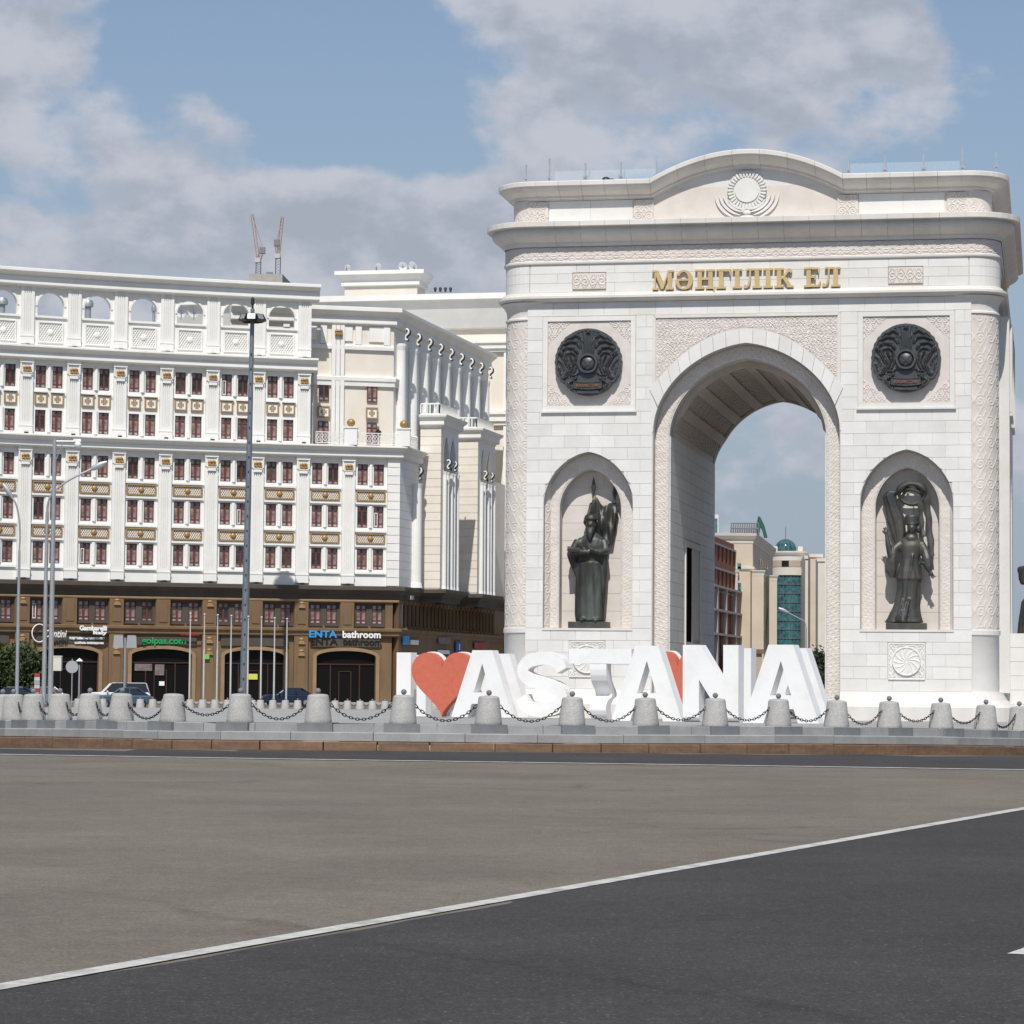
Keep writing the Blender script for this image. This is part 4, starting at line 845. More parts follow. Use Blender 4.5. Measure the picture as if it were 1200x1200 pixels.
# ================================================================== BRONZE STATUES
def loft(m, rings, n=44):
    """rings: (cx, cy, cz, rx, ry, fold, nfold, phase)"""
    vs = []; fs = []
    for (cx, cy, cz, rx, ry, fa, fn, ph) in rings:
        for j in range(n):
            a = 2 * math.pi * j / n; k = 1 + fa * math.sin(fn * a + ph) + .5 * fa * math.sin((fn * 2 - 3) * a + 1.3 * ph); vs.append((cx + rx * k * math.cos(a), cy + ry * k * math.sin(a), cz))
    for i in range(len(rings) - 1):
        for j in range(n): fs.append((i * n + j, i * n + (j + 1) % n, (i + 1) * n + (j + 1) % n, (i + 1) * n + j))
    fs.append(tuple(reversed(range(n)))); fs.append(tuple(range((len(rings) - 1) * n, len(rings) * n))); m.add(vs, fs)
def lerp_rings(keys, n):
    k = np.array(keys, float); t = np.linspace(0, len(keys) - 1, n); return [tuple(np.interp(q, range(len(keys)), k[:, c]) for c in range(8)) for q in t]
def solid(o, voxel=.032, smooth=2):
    r = o.modifiers.new('remesh', 'REMESH'); r.mode = 'VOXEL'; r.voxel_size = voxel; r.use_smooth_shade = True
    s = o.modifiers.new('smooth', 'SMOOTH'); s.iterations = smooth; s.factor = .5; return o
def hand(m, wrist, d, side, s=1.0):
    w = Vector(wrist); d = Vector(d).normalized(); sd = Vector(side).normalized(); nrm = d.cross(sd); m.ell(w + d * .10 * s, (.085 * s, .085 * s, .10 * s), 10, 7)
    for k, (o, l) in enumerate(((-.066, .17), (-.022, .21), (.024, .20), (.066, .15))):
        b = w + d * .16 * s + sd * o * s; m.tube([b, b + d * l * .55 * s + sd * o * .3 * s, b + d * l * s + sd * o * .5 * s + nrm * .03 * s], [.026 * s, .024 * s, .017 * s], 6)
    b = w + d * .06 * s - sd * .07 * s; m.tube([b, b + d * .09 * s - sd * .07 * s, b + d * .16 * s - sd * .09 * s], [.03 * s, .026 * s, .018 * s], 6)
def face(m, c, r, fz=-1):
    x, y, z = c; m.ell((x, y, z), (r * .80, r * .92, r * 1.08), 16, 12); m.ell((x, y - r * .90, z - r * .05), (r * .13, r * .20, r * .26), 8, 6); m.ell((x, y - r * .74, z + r * .22), (r * .55, r * .20, r * .12), 10, 6)
    m.ell((x, y - r * .78, z - r * .46), (r * .26, r * .14, r * .10), 8, 6); m.ell((x, y - r * .60, z - r * .80), (r * .30, r * .22, r * .20), 8, 6)
    for q in (-1, 1): m.ell((x + q * r * .80, y, z), (r * .10, r * .18, r * .26), 6, 5); m.ell((x + q * r * .40, y - r * .62, z - r * .25), (r * .22, r * .22, r * .18), 8, 6)
def statue_base(t):
    m = MB(); m.box(-.70, .70, -.46, .44, 0, .235); m.build('pedestal', 'bronze', t)
# --- the sage with book and banner
st = thing('bronze_statue', 'bronze statue of a bearded man in a robe with a book before a spear banner', 'statue', arch_world(-NCX - .02, .58, ZN), -ALPHA); statue_base(st)
m = MB()
loft(m, lerp_rings([(0, .02, .27, .50, .36, .05, 9, 0), (-.01, .02, .55, .52, .37, .06, 9, .3), (0, .0, 1.2, .52, .37, .06, 9, .8), (.01, .0, 1.9, .51, .37, .05, 9, 1.4), (.02, .0, 2.38, .50, .36, .03, 9, 2.0)], 26))
loft(m, lerp_rings([(.02, .0, 2.34, .44, .33, .02, 7, 0), (.03, .0, 2.60, .46, .34, .02, 7, .4), (.05, .02, 2.95, .50, .35, .03, 7, .8), (.07, .04, 3.22, .47, .31, .03, 7, 1.2), (.06, .05, 3.36, .30, .22, .02, 7, 1.5), (.05, .05, 3.50, .14, .14, 0, 7, 1.5)], 20))
# cloak hanging off the shoulders on both sides
loft(m, lerp_rings([(-.44, .05, 1.9, .10, .20, .1, 5, 0), (-.62, .02, 2.45, .16, .20, .1, 5, 1), (-.60, .0, 2.72, .24, .22, .1, 5, 2), (-.40, .0, 3.05, .18, .24, .05, 5, 2), (-.25, .03, 3.28, .14, .18, .05, 5, 3)], 14), 20)
loft(m, lerp_rings([(.50, .08, .9, .06, .16, .1, 5, 0), (.53, .05, 1.7, .08, .20, .1, 5, 1), (.55, .02, 2.5, .10, .22, .1, 5, 2), (.50, .0, 3.0, .15, .25, .05, 5, 2), (.32, .03, 3.28, .14, .18, .05, 5, 3)], 16), 20)
m.tube([(-.40, -.05, 3.15), (-.58, -.18, 2.80), (-.50, -.40, 2.74), (-.12, -.47, 2.72), (.08, -.46, 2.75)], [.17, .16, .14, .11, .09], 10)      # arm across the body
m.tube([(.50, -.05, 3.15), (.60, -.20, 2.80), (.42, -.40, 2.72), (.24, -.46, 2.80)], [.17, .15, .12, .09], 10)
hand(m, (.24, -.47, 2.80), (-.9, -.1, .3), (0, -.3, .9), .8); hand(m, (-.05, -.47, 2.80), (-.8, -.1, .5), (0, -.3, .9), .8)
face(m, (.05, -.10, 3.72), .235)
m.ell((.05, -.04, 3.95), (.275, .28, .085), 18, 8); m.ell((.05, -.02, 4.01), (.25, .255, .15), 18, 10); m.ell((.05, -.02, 4.12), (.10, .10, .04), 10, 6)            # cap with rolled brim
loft(m, lerp_rings([(.07, -.37, 3.14, .03, .03, .1, 5, 0), (.06, -.37, 3.28, .085, .045, .1, 5, 1), (.05, -.33, 3.44, .125, .07, .08, 5, 2), (.05, -.24, 3.60, .17, .10, .05, 5, 2)], 10), 16)   # beard
for x in (-.20, .30): m.ell((x, -.36, .30), (.11, .20, .09), 12, 8)
o = m.build('figure', ['bronze_patina'], st); solid(o, .03)
m = MB(); 
for k in range(4): m.box(-.44 - .001 * k, .0 + .001 * k, -.60, -.30, 0 + k * .025, .022 + k * .025)
o = m.build('book', 'bronze', st, loc=(-.38, 0, 2.92)); o.rotation_euler = (.35, .10, .2)
m = MB(); m.tube([(-.35, .30, 2.5), (.07, .34, 4.75)], .028, 8); m.tube([(.50, .34, 2.0), (.85, .36, 4.55)], .028, 8); o = m.build('spear_shaft', 'bronze', st); tag(o, kind='stuff')
for (x, z) in ((.07, 4.70), (.845, 4.50)):
    m = MB(); m.smooth = True; m.lathe([(.02, 0), (.055, .06), (.03, .14), (.04, .2), (.085, .42), (.05, .62), (.0, .84)], n=8, caps=False); m.build('spear_head', 'bronze', st, loc=(x, .35, z))
def cloth(m, cols, rows, f):
    P = np.array([[f(u, v) for v in np.linspace(0, 1, rows)] for u in np.linspace(0, 1, cols)], float); m.grid(P); Q = P.copy(); Q[:, :, 1] += .07; m.grid(Q)
    nu, nv = cols, rows; b = len(m.v) - 2 * nu * nv; h = nu * nv; bd = [(i, 0) for i in range(nu)] + [(nu - 1, j) for j in range(1, nv)] + [(i, nv - 1) for i in range(nu - 2, -1, -1)] + [(0, j) for j in range(nv - 2, 0, -1)]; ids = [i * nv + j for i, j in bd]
    for i in range(len(ids)):
        q0, q1 = ids[i], ids[(i + 1) % len(ids)]; m.f.append((b + q0, b + q1, b + q1 + h, b + q0 + h)); m.m.append(m.k); m.sm.append(m.smooth)
top_u = [0, .18, .42, .62, .85, 1.0]; top_x = [-.05, .10, .38, .60, .86, 1.0]; top_z = [4.55, 4.82, 4.50, 4.44, 4.66, 4.30]; bot_x = [-.28, -.15, .20, .50, .80, .92]; bot_z = [3.85, 3.55, 3.20, 3.05, 3.05, 3.70]
def banner(u, v):
    x = np.interp(u, top_u, top_x) * (1 - v) + np.interp(u, top_u, bot_x) * v; z = np.interp(u, top_u, top_z) * (1 - v) + np.interp(u, top_u, bot_z) * v; y = .30 + .07 * math.sin(u * 17 + v * 5) + .04 * math.sin(u * 31 - v * 9) - .10 * math.sin(math.pi * u) * math.sin(math.pi * min(1, v * 1.3)); return (x, y, z - .05 * math.sin(u * 17) * (1 - v))
m = MB(); m.smooth = True; cloth(m, 40, 24, banner); m.build('banner', 'bronze', st)
# --- the woman with the raised roof ring
sw = thing('bronze_statue', 'bronze statue of a woman in a tall hat and flowing dress beneath a raised ring', 'statue', arch_world(NCX - .03, .58, ZN), -ALPHA); statue_base(sw)
m = MB()
loft(m, lerp_rings([(-.10, .0, .25, .60, .42, .15, 7, 0), (-.08, .0, .42, .52, .38, .16, 7, .5), (-.02, .0, .85, .42, .33, .13, 7, 1.3), (.06, .0, 1.4, .39, .31, .09, 7, 2.1), (.10, .0, 1.86, .42, .33, .03, 7, 2.8)], 28))
loft(m, lerp_rings([(.09, .0, 1.78, .47, .36, .05, 9, 0), (.10, .0, 2.1, .42, .33, .03, 9, .6), (.13, .0, 2.5, .33, .27, .01, 9, 1), (.15, .0, 2.95, .41, .29, .01, 9, 1), (.15, .02, 3.16, .40, .25, .0, 9, 1), (.16, .03, 3.30, .20, .18, 0, 9, 1), (.17, .02, 3.45, .12, .12, 0, 9, 1)], 22))
loft(m, lerp_rings([(.17, -.04, 3.18, .24, .22, .04, 6, 0), (.17, -.06, 3.27, .22, .21, .05, 6, 1), (.17, -.04, 3.38, .15, .16, .02, 6, 2)], 8), 20)
m.tube([(.40, -.02, 2.98), (.22, -.30, 2.60), (.18, -.33, 2.2), (.10, -.36, 1.80)], [.03, .04, .03, .02], 8)
face(m, (.19, -.10, 3.60), .20)
m.lathe([(.0, 3.72), (.235, 3.72), (.245, 3.80), (.25, 3.98), (.24, 4.05), (.0, 4.06)], (.19, -.02), 20, caps=False); m.ell((.19, -.02, 3.74), (.265, .265, .05), 18, 6); m.ell((.42, .06, 3.58), (.10, .16, .16)); 
m.tube([(-.18, .0, 3.06), (-.42, -.10, 2.85), (-.57, -.16, 2.66), (-.64, -.20, 3.05), (-.69, -.22, 3.36)], [.15, .15, .14, .10, .065], 10); hand(m, (-.69, -.22, 3.36), (-.2, -.1, 1), (.9, -.2, .2), .85)
loft(m, lerp_rings([(-.50, -.08, 1.85, .10, .12, .1, 5, 0), (-.52, -.10, 2.10, .22, .18, .15, 5, 1), (-.50, -.12, 2.45, .20, .18, .12, 5, 2), (-.42, -.10, 2.85, .15, .15, .05, 5, 3)], 12), 20)
m.tube([(.50, .0, 3.06), (.66, -.06, 2.75), (.73, -.14, 2.48), (.78, -.20, 2.20), (.82, -.22, 2.04)], [.15, .16, .19, .15, .065], 10); hand(m, (.83, -.22, 2.06), (.55, -.1, -1), (.8, .2, .3), .85)
for x, zc in ((.60, 2.35), (.70, 2.55), (.84, 2.28)): m.ell((x, -.16, zc), (.13, .14, .06))
for x in (-.30, -.05): m.tube([(x, -.30, .30), (x + .03, -.38, .50), (x + .16, -.34, 1.1)], [.085, .07, .03], 8)
o = m.build('figure', 'bronze', sw); solid(o, .03)
m = MB()
loft(m, lerp_rings([(-.28, .26, 3.0, .14, .10, .12, 7, 0), (-.30, .28, 3.4, .24, .12, .14, 7, .5), (-.38, .30, 3.9, .30, .13, .16, 7, 1), (-.52, .28, 4.4, .24, .14, .16, 7, 1.5), (-.62, .25, 4.75, .24, .15, .12, 7, 2), (-.50, .22, 4.92, .22, .12, .05, 7, 2.5)], 26), 30)
o = m.build('drapery', 'bronze', sw); solid(o, .03, 1)
m = MB(); m.smooth = True; m.tube([(.18 + .46 * math.cos(a), .22 - .10 * math.sin(a), 4.84 + .36 * math.sin(a)) for a in np.linspace(0, 2 * math.pi, 41)], [.075 + .02 * math.sin(a * 3) + .03 * (math.sin(a) > .2) for a in np.linspace(0, 2 * math.pi, 41)], 8)
m.tube([(-.22, .24, 4.98), (.15, .18, 5.0), (.55, .22, 4.88)], .06, 7); m.tube([(-.20, .30, 4.70), (-.02, .28, 4.95), (.05, .28, 5.15)], .055, 7); m.tube([(.30, .28, 5.15), (.42, .28, 4.95), (.58, .30, 4.70)], .05, 7); m.tube([(.24, .26, 4.48), (.24, .24, 4.0)], .022, 6); o = m.build('raised_ring', 'bronze', sw)
def ribbon(pts, w):
    m = MB(); m.smooth = True; P = []
    xs_ = np.array(pts, float); t = np.linspace(0, len(pts) - 1, 40); c = [np.interp(t, range(len(pts)), xs_[:, k]) for k in range(3)]
    m.tube(list(zip(*c)), [w * (1 + .18 * math.sin(q * 5)) for q in t], 10, flat=.35); return m.build('ribbon', 'bronze', sw)
ribbon([(.50, .22, 5.02), (.66, .24, 4.90), (.74, .28, 4.4), (.78, .28, 3.8), (.84, .24, 3.2), (.88, .18, 2.62)], .105); ribbon([(.46, .26, 4.55), (.50, .28, 4.1), (.52, .26, 3.6), (.60, .22, 3.3)], .09)
# --- statue group on the podium at the side (only its edge shows)
s3 = thing('bronze_statue', 'dark bronze statue on the podium at the right flank of the arch', 'statue', arch_world(9.86, 6.3, 3.36), -ALPHA)
m = MB(); loft(m, lerp_rings([(0, 0, .0, .42, .45, .06, 9, 0), (.02, 0, .6, .38, .42, .06, 9, 1), (.02, 0, 1.2, .30, .34, .03, 9, 2), (.04, 0, 1.42, .16, .18, 0, 9, 2)], 16), 30); face(m, (.05, -.05, 1.64), .21)
m.tube([(.28, 0, 1.2), (.50, -.1, .9), (.55, -.2, .55)], [.12, .10, .07], 8); hand(m, (.55, -.2, .55), (.1, -.2, -1), (.9, .2, 0), .8); solid(m.build('figure', 'bronze', s3), .035)
m = MB(); loft(m, lerp_rings([(-.10, .3, 1.85, .18, .3, .1, 7, 0), (.20, .3, 2.1, .55, .4, .12, 7, 1), (.55, .3, 2.4, .95, .5, .10, 7, 2), (.60, .3, 2.52, 1.0, .5, .03, 7, 2), (.60, .3, 2.58, .7, .4, .0, 7, 2)], 16), 30); solid(m.build('canopy', 'bronze', s3), .04)

# ================================================================== I (HEART) ASTANA LETTERS
def smooth_line(pts, n):
    P = [Vector(p) for p in pts]; P = [P[0] * 2 - P[1]] + P + [P[-1] * 2 - P[-2]]; out = []
    for i in range(1, len(P) - 2):
        for k in range(n):
            t = k / n; a, b, c, d = P[i - 1], P[i], P[i + 1], P[i + 2]; out.append(.5 * ((2 * b) + (c - a) * t + (2 * a - 5 * b + 4 * c - d) * t * t + (3 * b - a - 3 * c + d) * t ** 3))
    out.append(P[-2]); return out
def letter_poly(ch):
    if ch == 'A': return [(0, 0), (.27, 0), (.335, .20), (.665, .20), (.73, 0), (1, 0), (.66, 1), (.34, 1)], [[(.365, .37), (.635, .37), (.50, .80)]], 1.02
    if ch == 'I': return [(0, 0), (.25, 0), (.25, 1), (0, 1)], [], .25
    if ch == 'N': return [(0, 0), (.29, 0), (.29, .52), (.70, .0), (.99, 0), (.99, 1), (.72, 1), (.72, .47), (.31, 1), (0, 1)], [], .86
    if ch == 'S':
        c = smooth_line([(.86, .70), (.78, .83), (.52, .885), (.24, .83), (.14, .70), (.24, .575), (.52, .50), (.78, .42), (.87, .28), (.76, .155), (.48, .11), (.22, .155), (.12, .30)], 5); L_, R_ = [], []
        for i, p in enumerate(c):
            t = (c[min(i + 1, len(c) - 1)] - c[max(i - 1, 0)]).normalized(); n = Vector((-t.y, t.x)); w = .098; L_.append(tuple(p + n * w)); R_.append(tuple(p - n * w))
        return L_ + R_[::-1], [], .90
    if ch == 'H':
        pts = []
        for a in np.linspace(0, 2 * math.pi, 56, endpoint=False):
            x = 16 * math.sin(a) ** 3; y = 13 * math.cos(a) - 5 * math.cos(2 * a) - 2 * math.cos(3 * a) - math.cos(4 * a); pts.append((.5 + x / 32, (y + 17) / 29.2))
        return pts[::-1], [], 1.06
LH = 2.25
def make_letter(ch, loc, rotz, label, group, height=LH, mirrored=False, wide=1.0):
    t = thing('heart_sign' if ch == 'H' else 'sign_letter', label, 'heart sign' if ch == 'H' else 'letter', loc, rotz, group); th = .46
    if ch == 'T':
        w = .98; X = lambda a: (a - .5) * w * height * wide
        m = MB(); m.box(X(0), X(1), -th / 2, th / 2, .79 * height, height); m.build('crossbar', 'letter_white', t)
        # the stem waves back and forth in depth
        m = MB(); m.smooth = True; hh = height; kz = [.79, .70, .62, .54, .47, .41, .36, .325, .30, .27, .20, .12, .05, .0]; ky = [-.02, -.03, .0, .08, .22, .38, .46, .46, .36, .16, -.02, -.04, .02, .10]
        zq = np.linspace(.79, 0, 48); prof = [(float(np.interp(-z, [-q for q in kz], ky)), z * hh - (.004 if z > .78 else 0)) for z in zq][::-1]
        x0, x1 = X(.34), X(.60); vs_ = []; fs_ = []
        for (dy, z) in prof: vs_ += [(x0, dy - .20, z), (x1, dy - .20, z), (x1, dy + .20, z), (x0, dy + .20, z)]
        for i in range(len(prof) - 1):
            for j in range(4): fs_.append((i * 4 + j, i * 4 + (j + 1) % 4, i * 4 + 4 + (j + 1) % 4, i * 4 + 4 + j))
        fs_ += [(3, 2, 1, 0), tuple(range(len(vs_) - 4, len(vs_)))]; m.add(vs_, fs_); m.build('stem', 'letter_white', t); return t
    poly, holes, w = letter_poly(ch); w *= wide; f = -1 if mirrored else 1; T = lambda l: [((a - .5) * w * height * f if ch != 'I' else (a - .125) * height * f, b * height) for a, b in l]
    m = MB(); front = 'heart_red' if ch == 'H' else 'letter_white'
    if ch == 'N':           # feet of the N are rounded under
        m.prism(T(poly), -th / 2, th / 2, 'y', holes=[T(h) for h in holes])
        for a0, a1 in ((0, .29), (.70, .99)):
            xa, xb = sorted(((a0 - .5) * w * height, (a1 - .5) * w * height)); n = 10; prof = [(-th / 2 * math.cos(q), -th * .32 * math.sin(q)) for q in np.linspace(0, math.pi, n)]; m.smooth = True; m.add([(xa + .002, a, b) for a, b in prof] + [(xb - .002, a, b) for a, b in prof], [(i, i + 1, i + 1 + n, i + n) for i in range(n - 1)] + [tuple(range(n)), tuple(reversed(range(n, 2 * n)))]); m.smooth = False
        o = m.build('face', 'letter_white', t, loc=(0, 0, th * .34))
        m2 = MB()
        for a0 in (.145, .85): m2.box((a0 - .5) * w * height - .05, (a0 - .5) * w * height + .05, -.05, .05, -.02, .12)
        m2.build('foot', 'steel_grey', t); return t
    m.prism(T(poly), -th / 2, th / 2 - (.12 if ch == 'H' else 0), 'y', holes=[T(h) for h in holes]); m.build('face', front, t)
    if ch == 'H':
        m = MB(); m.prism(T([((a - .5) * 1.02 + .5, b * 1.01 + .004) for a, b in poly]), th / 2 - .115, th / 2 + .15, 'y'); m.build('rim', 'letter_white', t)
    return t
ROT = R(-25)
FRONT = [('I', 476, 840, 99, 'white block letter I at the left end of the city sign'), ('H', 521, 840, 98, 'big red heart between white letters I and A'), ('A', 568, 840.5, 95, 'white block letter A right of the red heart'), ('S', 638, 841, 94.5, 'white curvy block letter S between A and T'),
         ('T', 706, 842, 91.5, 'white block letter T with a wavy stem'), ('A', 761, 845, 84.5, 'white block letter A between T and N'), ('N', 836, 846.5, 82.5, 'white block letter N with rounded feet'), ('A', 918, 849.5, 79.4, 'white block letter A at the right end of the city sign')]
for ch, px, py, Y, lab in FRONT:
    p = at(px, py, Y); make_letter(ch, p, ROT, lab, None, height=LH - .15 if ch == 'N' else LH, wide={'N': .97, 'S': .98, 'A': 1.0}.get(ch, 1.0))
REAR = [('A', 588, 840, 98.6, 'white rear letter A behind the first front A'), ('H', 797, 842, 92.0, 'red rear heart partly hidden between A and N'), ('I', 873, 844, 86.5, 'white rear letter post right behind the letter N'), ('A', 934, 847, 83.3, 'white rear letter A behind the last front A'), ('A', 497, 839, 102.5, 'white rear letter behind the letter I')]
for ch, px, py, Y, lab in REAR[:4]:
    p = at(px, py, Y); make_letter(ch, p, ROT, lab, None, height=2.2, mirrored=True, wide=.68 if ch == 'H' else 1.0)
p = at(494, 839.5, 101.5); make_letter('I', p, ROT, 'white rear letter post behind the letter I', None, height=2.2)

# ================================================================== CURVED OFFICE BUILDING ON THE LEFT
BT = R(20.284); BC = R(-1.4422); BW = 4.0017; BX, BY, BZ = -29.397, 238.0, -.66
def bpos(t, out=0.0):
    n = 60; X, Y = BX, BY; dt = t / n
    for i in range(n):
        b = BT + BC * dt * (i + .5); X += math.cos(b) * dt * BW; Y += math.sin(b) * dt * BW
    b = BT + BC * t; return X + math.sin(b) * out, Y - math.cos(b) * out, b
bld = thing('office_building', 'long curved white office building with brown stone shopfronts and gilded panels', 'building', (BX, BY, BZ))
def BB(mb, name, m, t=None, **k):          # place a module, written in facade coordinates (x along, y into the wall, z absolute)
    me = mb if isinstance(mb, bpy.types.Mesh) else mb.mesh(name, m, dz=BZ)
    x, y, b = bpos(t); return put(name, me, bld, (x - BX, y - BY, 0), b)
def BWld(mb, name, m, parent=None): return mb.build(name, m, parent or bld, off=(BX, BY, BZ))    # world coordinates
def fpath(t0, t1, step=.25, out=0.0):
    n = max(2, int((t1 - t0) / step) + 1); return [bpos(t, out)[:2] for t in np.linspace(t0, t1, n)]
T0, T_UP, T_LO = -5.5, 3.17, 5.13
WX, WW = .71, .45
UPW = [(25.44, 27.31), (21.75, 23.59)]; LOW = [(18.10, 19.94), (14.41, 16.30), (10.79, 12.61)]
def wall_module(z0, z1, wins, y0=.30, y1=1.0):
    m = MB(); hw = BW / 2 + .01
    for a, b in ((-hw, -WX - WW), (-WX + WW, WX - WW), (WX + WW, hw)): m.box(a, b, y0, y1, z0, z1)
    zs = [z0] + [q for w in sorted(wins) for q in w] + [z1]
    for cx in (-WX, WX):
        for k in range(0, len(zs), 2): m.box(cx - WW, cx + WW, y0 + .002, y1, zs[k], zs[k + 1])
    return m
wm_up = wall_module(20.9, 28.4, UPW).mesh('wall', 'bld_white', dz=BZ); wm_lo = wall_module(9.0, 21.0, LOW).mesh('wall', 'bld_white', dz=BZ)
def window_frame(h, w=WW, big=True):
    m = MB(); f = .065; y0, y1 = .50, .60
    m.box(-w, -w + f, y0, y1, 0, h); m.box(w - f, w, y0, y1, 0, h); m.box(-w + f, w - f, y0 + .002, y1, 0, f); m.box(-w + f, w - f, y0 + .002, y1, h - f, h); m.box(-.085, .085, y0 - .004, y1, f, h - f)
    for zz in (h * .76, h * .20): m.box(-w + f, -.085, y0 + .004, y1, zz - .035, zz + .035); m.box(.085, w - f, y0 + .004, y1, zz - .035, zz + .035)
    return m
wf = {h: window_frame(h).mesh('window', 'window_wood') for h in (1.84, 1.87, 1.89, 1.82, 1.65)}
def pane_mesh(h, y=.57):
    m = MB(); e = [.06, h * .20, h * .76, h - .06]
    for k in range(3): m.k = 0 if k == 1 else 1; m.add([(-WW + .06, y, e[k]), (WW - .06, y, e[k]), (WW - .06, y, e[k + 1]), (-WW + .06, y, e[k + 1])], [(0, 1, 2, 3)])
    return m.mesh('pane', ['pane', 'pane_reflect'])
wp = {h: pane_mesh(h) for h in wf}
sash = MB()
for a, b, c_, d in ((-.34, -.06, .10, .15), (-.34, -.06, 1.28, 1.33), (-.34, -.29, .15, 1.28), (-.11, -.06, .15, 1.28)): sash.box(a, b, .44, .49, c_, d)
sash = sash.mesh('open_sash', 'white_sign')
def add_window(t, dx, z0, z1, parent=None):
    h = min(wf, key=lambda q: abs(q - (z1 - z0))); x, y, b = bpos(t); X = x - BX + math.cos(b) * dx; Y = y - BY + math.sin(b) * dx
    o = put('window', wf[h], bld, (X, Y, z0 - BZ), b); put('pane', wp[h], o)
    if random.random() < .07: put('open_sash', sash, o)
    return o
# pilasters
def pilaster(z0, z1, cap=1.5, base=.75):
    m = MB(); w = .56; zc, zb = z1 - cap, z0 + base
    m.box(-w, -.30, 0, .5, zb, zc); m.box(-.22, -.12, .0, .5, zb + .35, zc); m.box(-.05, .05, 0, .5, zb + .35, zc); m.box(.12, .22, 0, .5, zb + .35, zc); m.box(.30, w, 0, .5, zb, zc)
    m.box(-.299, .299, .085, .49, zb, zc); m.box(-.299, .299, .0, .08, zb + .002, zb + .34); m.box(-w - .03, w + .03, -.05, .5, zb - .10, zb - .004); m.box(-w, w, -.02, .5, z0, zb - .104)
    if cap: m.box(-w - .04, w + .04, -.10, .5, z1 - .30, z1 - .004); m.box(-w + .02, w - .02, .03, .5, zc + .01, z1 - .31); m.box(-.36, .36, -.14, .029, zc + .02, zc + .30); m.box(-.42, .42, -.18, .028, zc + .31, zc + .40); m.box(-w, -.44, -.06, .027, zc + .41, z1 - .31); m.box(.44, w, -.06, .027, zc + .41, z1 - .31)
    return m
p_up = pilaster(21.50, 27.76).mesh('pilaster', 'bld_white', dz=BZ); p_lo = pilaster(9.55, 20.44).mesh('pilaster', 'bld_white', dz=BZ); p_at = pilaster(29.05, 33.83, cap=0, base=.7).mesh('pilaster', 'bld_white', dz=BZ)
def gilt():
    m = MB(); m.smooth = True
    for k in range(5):
        for r in (0, 1): m.ell((-.28 + .14 * k, -.12 - .03 * (k % 2), .12 + r * .28 + .05 * (k % 2)), (.075, .09, .17), 8, 6)
    m.ell((0, -.16, .45), (.36, .08, .10), 12, 6); return m.mesh('gilt_ornament', 'gold')
gm = gilt()
lampm = MB(); lampm.box(-.16, .16, -.30, -.05, .0, .16); lampm.box(-.05, .05, -.05, .1, .04, .12); lampm = lampm.mesh('facade_lamp', 'black_metal')
def place(me, name, t, z, dx=0.0, parent=None):
    x, y, b = bpos(t); return put(name, me, bld, (x - BX + math.cos(b) * dx, y - BY + math.sin(b) * dx, z - BZ), b)
# gilded panels
def band_panel():
    fr = MB(); w, h = 1.27, .90
    for a, b, c_, d in ((-w, w, 0, .09), (-w, w, h - .09, h), (-w, -w + .09, .092, h - .092), (w - .09, w, .092, h - .092)): fr.box(a, b, .10, .29, c_, d)
    bk = MB(); bk.box(-w + .09, w - .09, .24, .285, .09, h - .09)
    la = MB(); n = 12; x0, x1, z0, z1 = -w + .10, w - .10, .10, h - .10; st_ = (x1 - x0) / n
    for i in range(-3, n + 3):
        for sgn in (1, -1):
            xa = x0 + i * st_; xb = xa + sgn * (z1 - z0) * .62; za, zb = z0, z1
            if xb < xa: xa, xb, za, zb = xb, xa, z1, z0
            ta = max(0, (x0 - xa) / (xb - xa)); tb = min(1, (x1 - xa) / (xb - xa))
            if tb - ta < .1: continue
            pa = (xa + (xb - xa) * ta, za + (zb - za) * ta); pb = (xa + (xb - xa) * tb, za + (zb - za) * tb); la.tube([(pa[0], .225 - .006 * sgn, pa[1]), (pb[0], .225 - .006 * sgn, pb[1])], .026, 4)
    bo = MB(); bo.smooth = True; bo.ell((0, .20, h / 2), (.25, .15, .25), 16, 10)
    return fr.mesh('frame', 'brown_panel'), bk.mesh('gilded_band', 'brown_panel'), la.mesh('lattice', 'bld_white'), bo.mesh('boss', 'gold')
bp = band_panel()
def square_panel():
    fr = MB(); w, h = .53, 1.0
    for a, b, c_, d in ((-w, w, 0, .11), (-w, w, h - .11, h), (-w, -w + .11, .112, h - .112), (w - .11, w, .112, h - .112)): fr.box(a, b, .14, .29, c_, d)
    bk = MB(); bk.box(-w + .11, w - .11, .22, .28, .11, h - .11)
    orn = MB()
    for i in range(4):
        for j in range(4):
            if (i in (0, 3)) and (j in (0, 3)): continue
            orn.box(-.27 + i * .14, -.27 + i * .14 + .11, .19, .219, .22 + j * .145, .22 + j * .145 + .115)
    dz_ = MB(); dz_.box(-w - .06, w + .06, .06, .28, 1.02, 1.12); return fr.mesh('frame', 'brown_panel'), bk.mesh('gilded_square', 'bld_white'), orn.mesh('ornament', 'brown_panel'), dz_.mesh('sill', 'bld_white')
sp_ = square_panel()
ledge = MB(); ledge.box(-1.36, 1.36, .12, .32, 0, .16); ledge = ledge.mesh('moulding', 'bld_white')
mull = MB(); mull.smooth = True; mull.lathe([(.17, 0), (.17, 1.9)], (0, .30), 12, caps=False); mull = mull.mesh('window_pier', 'bld_white')
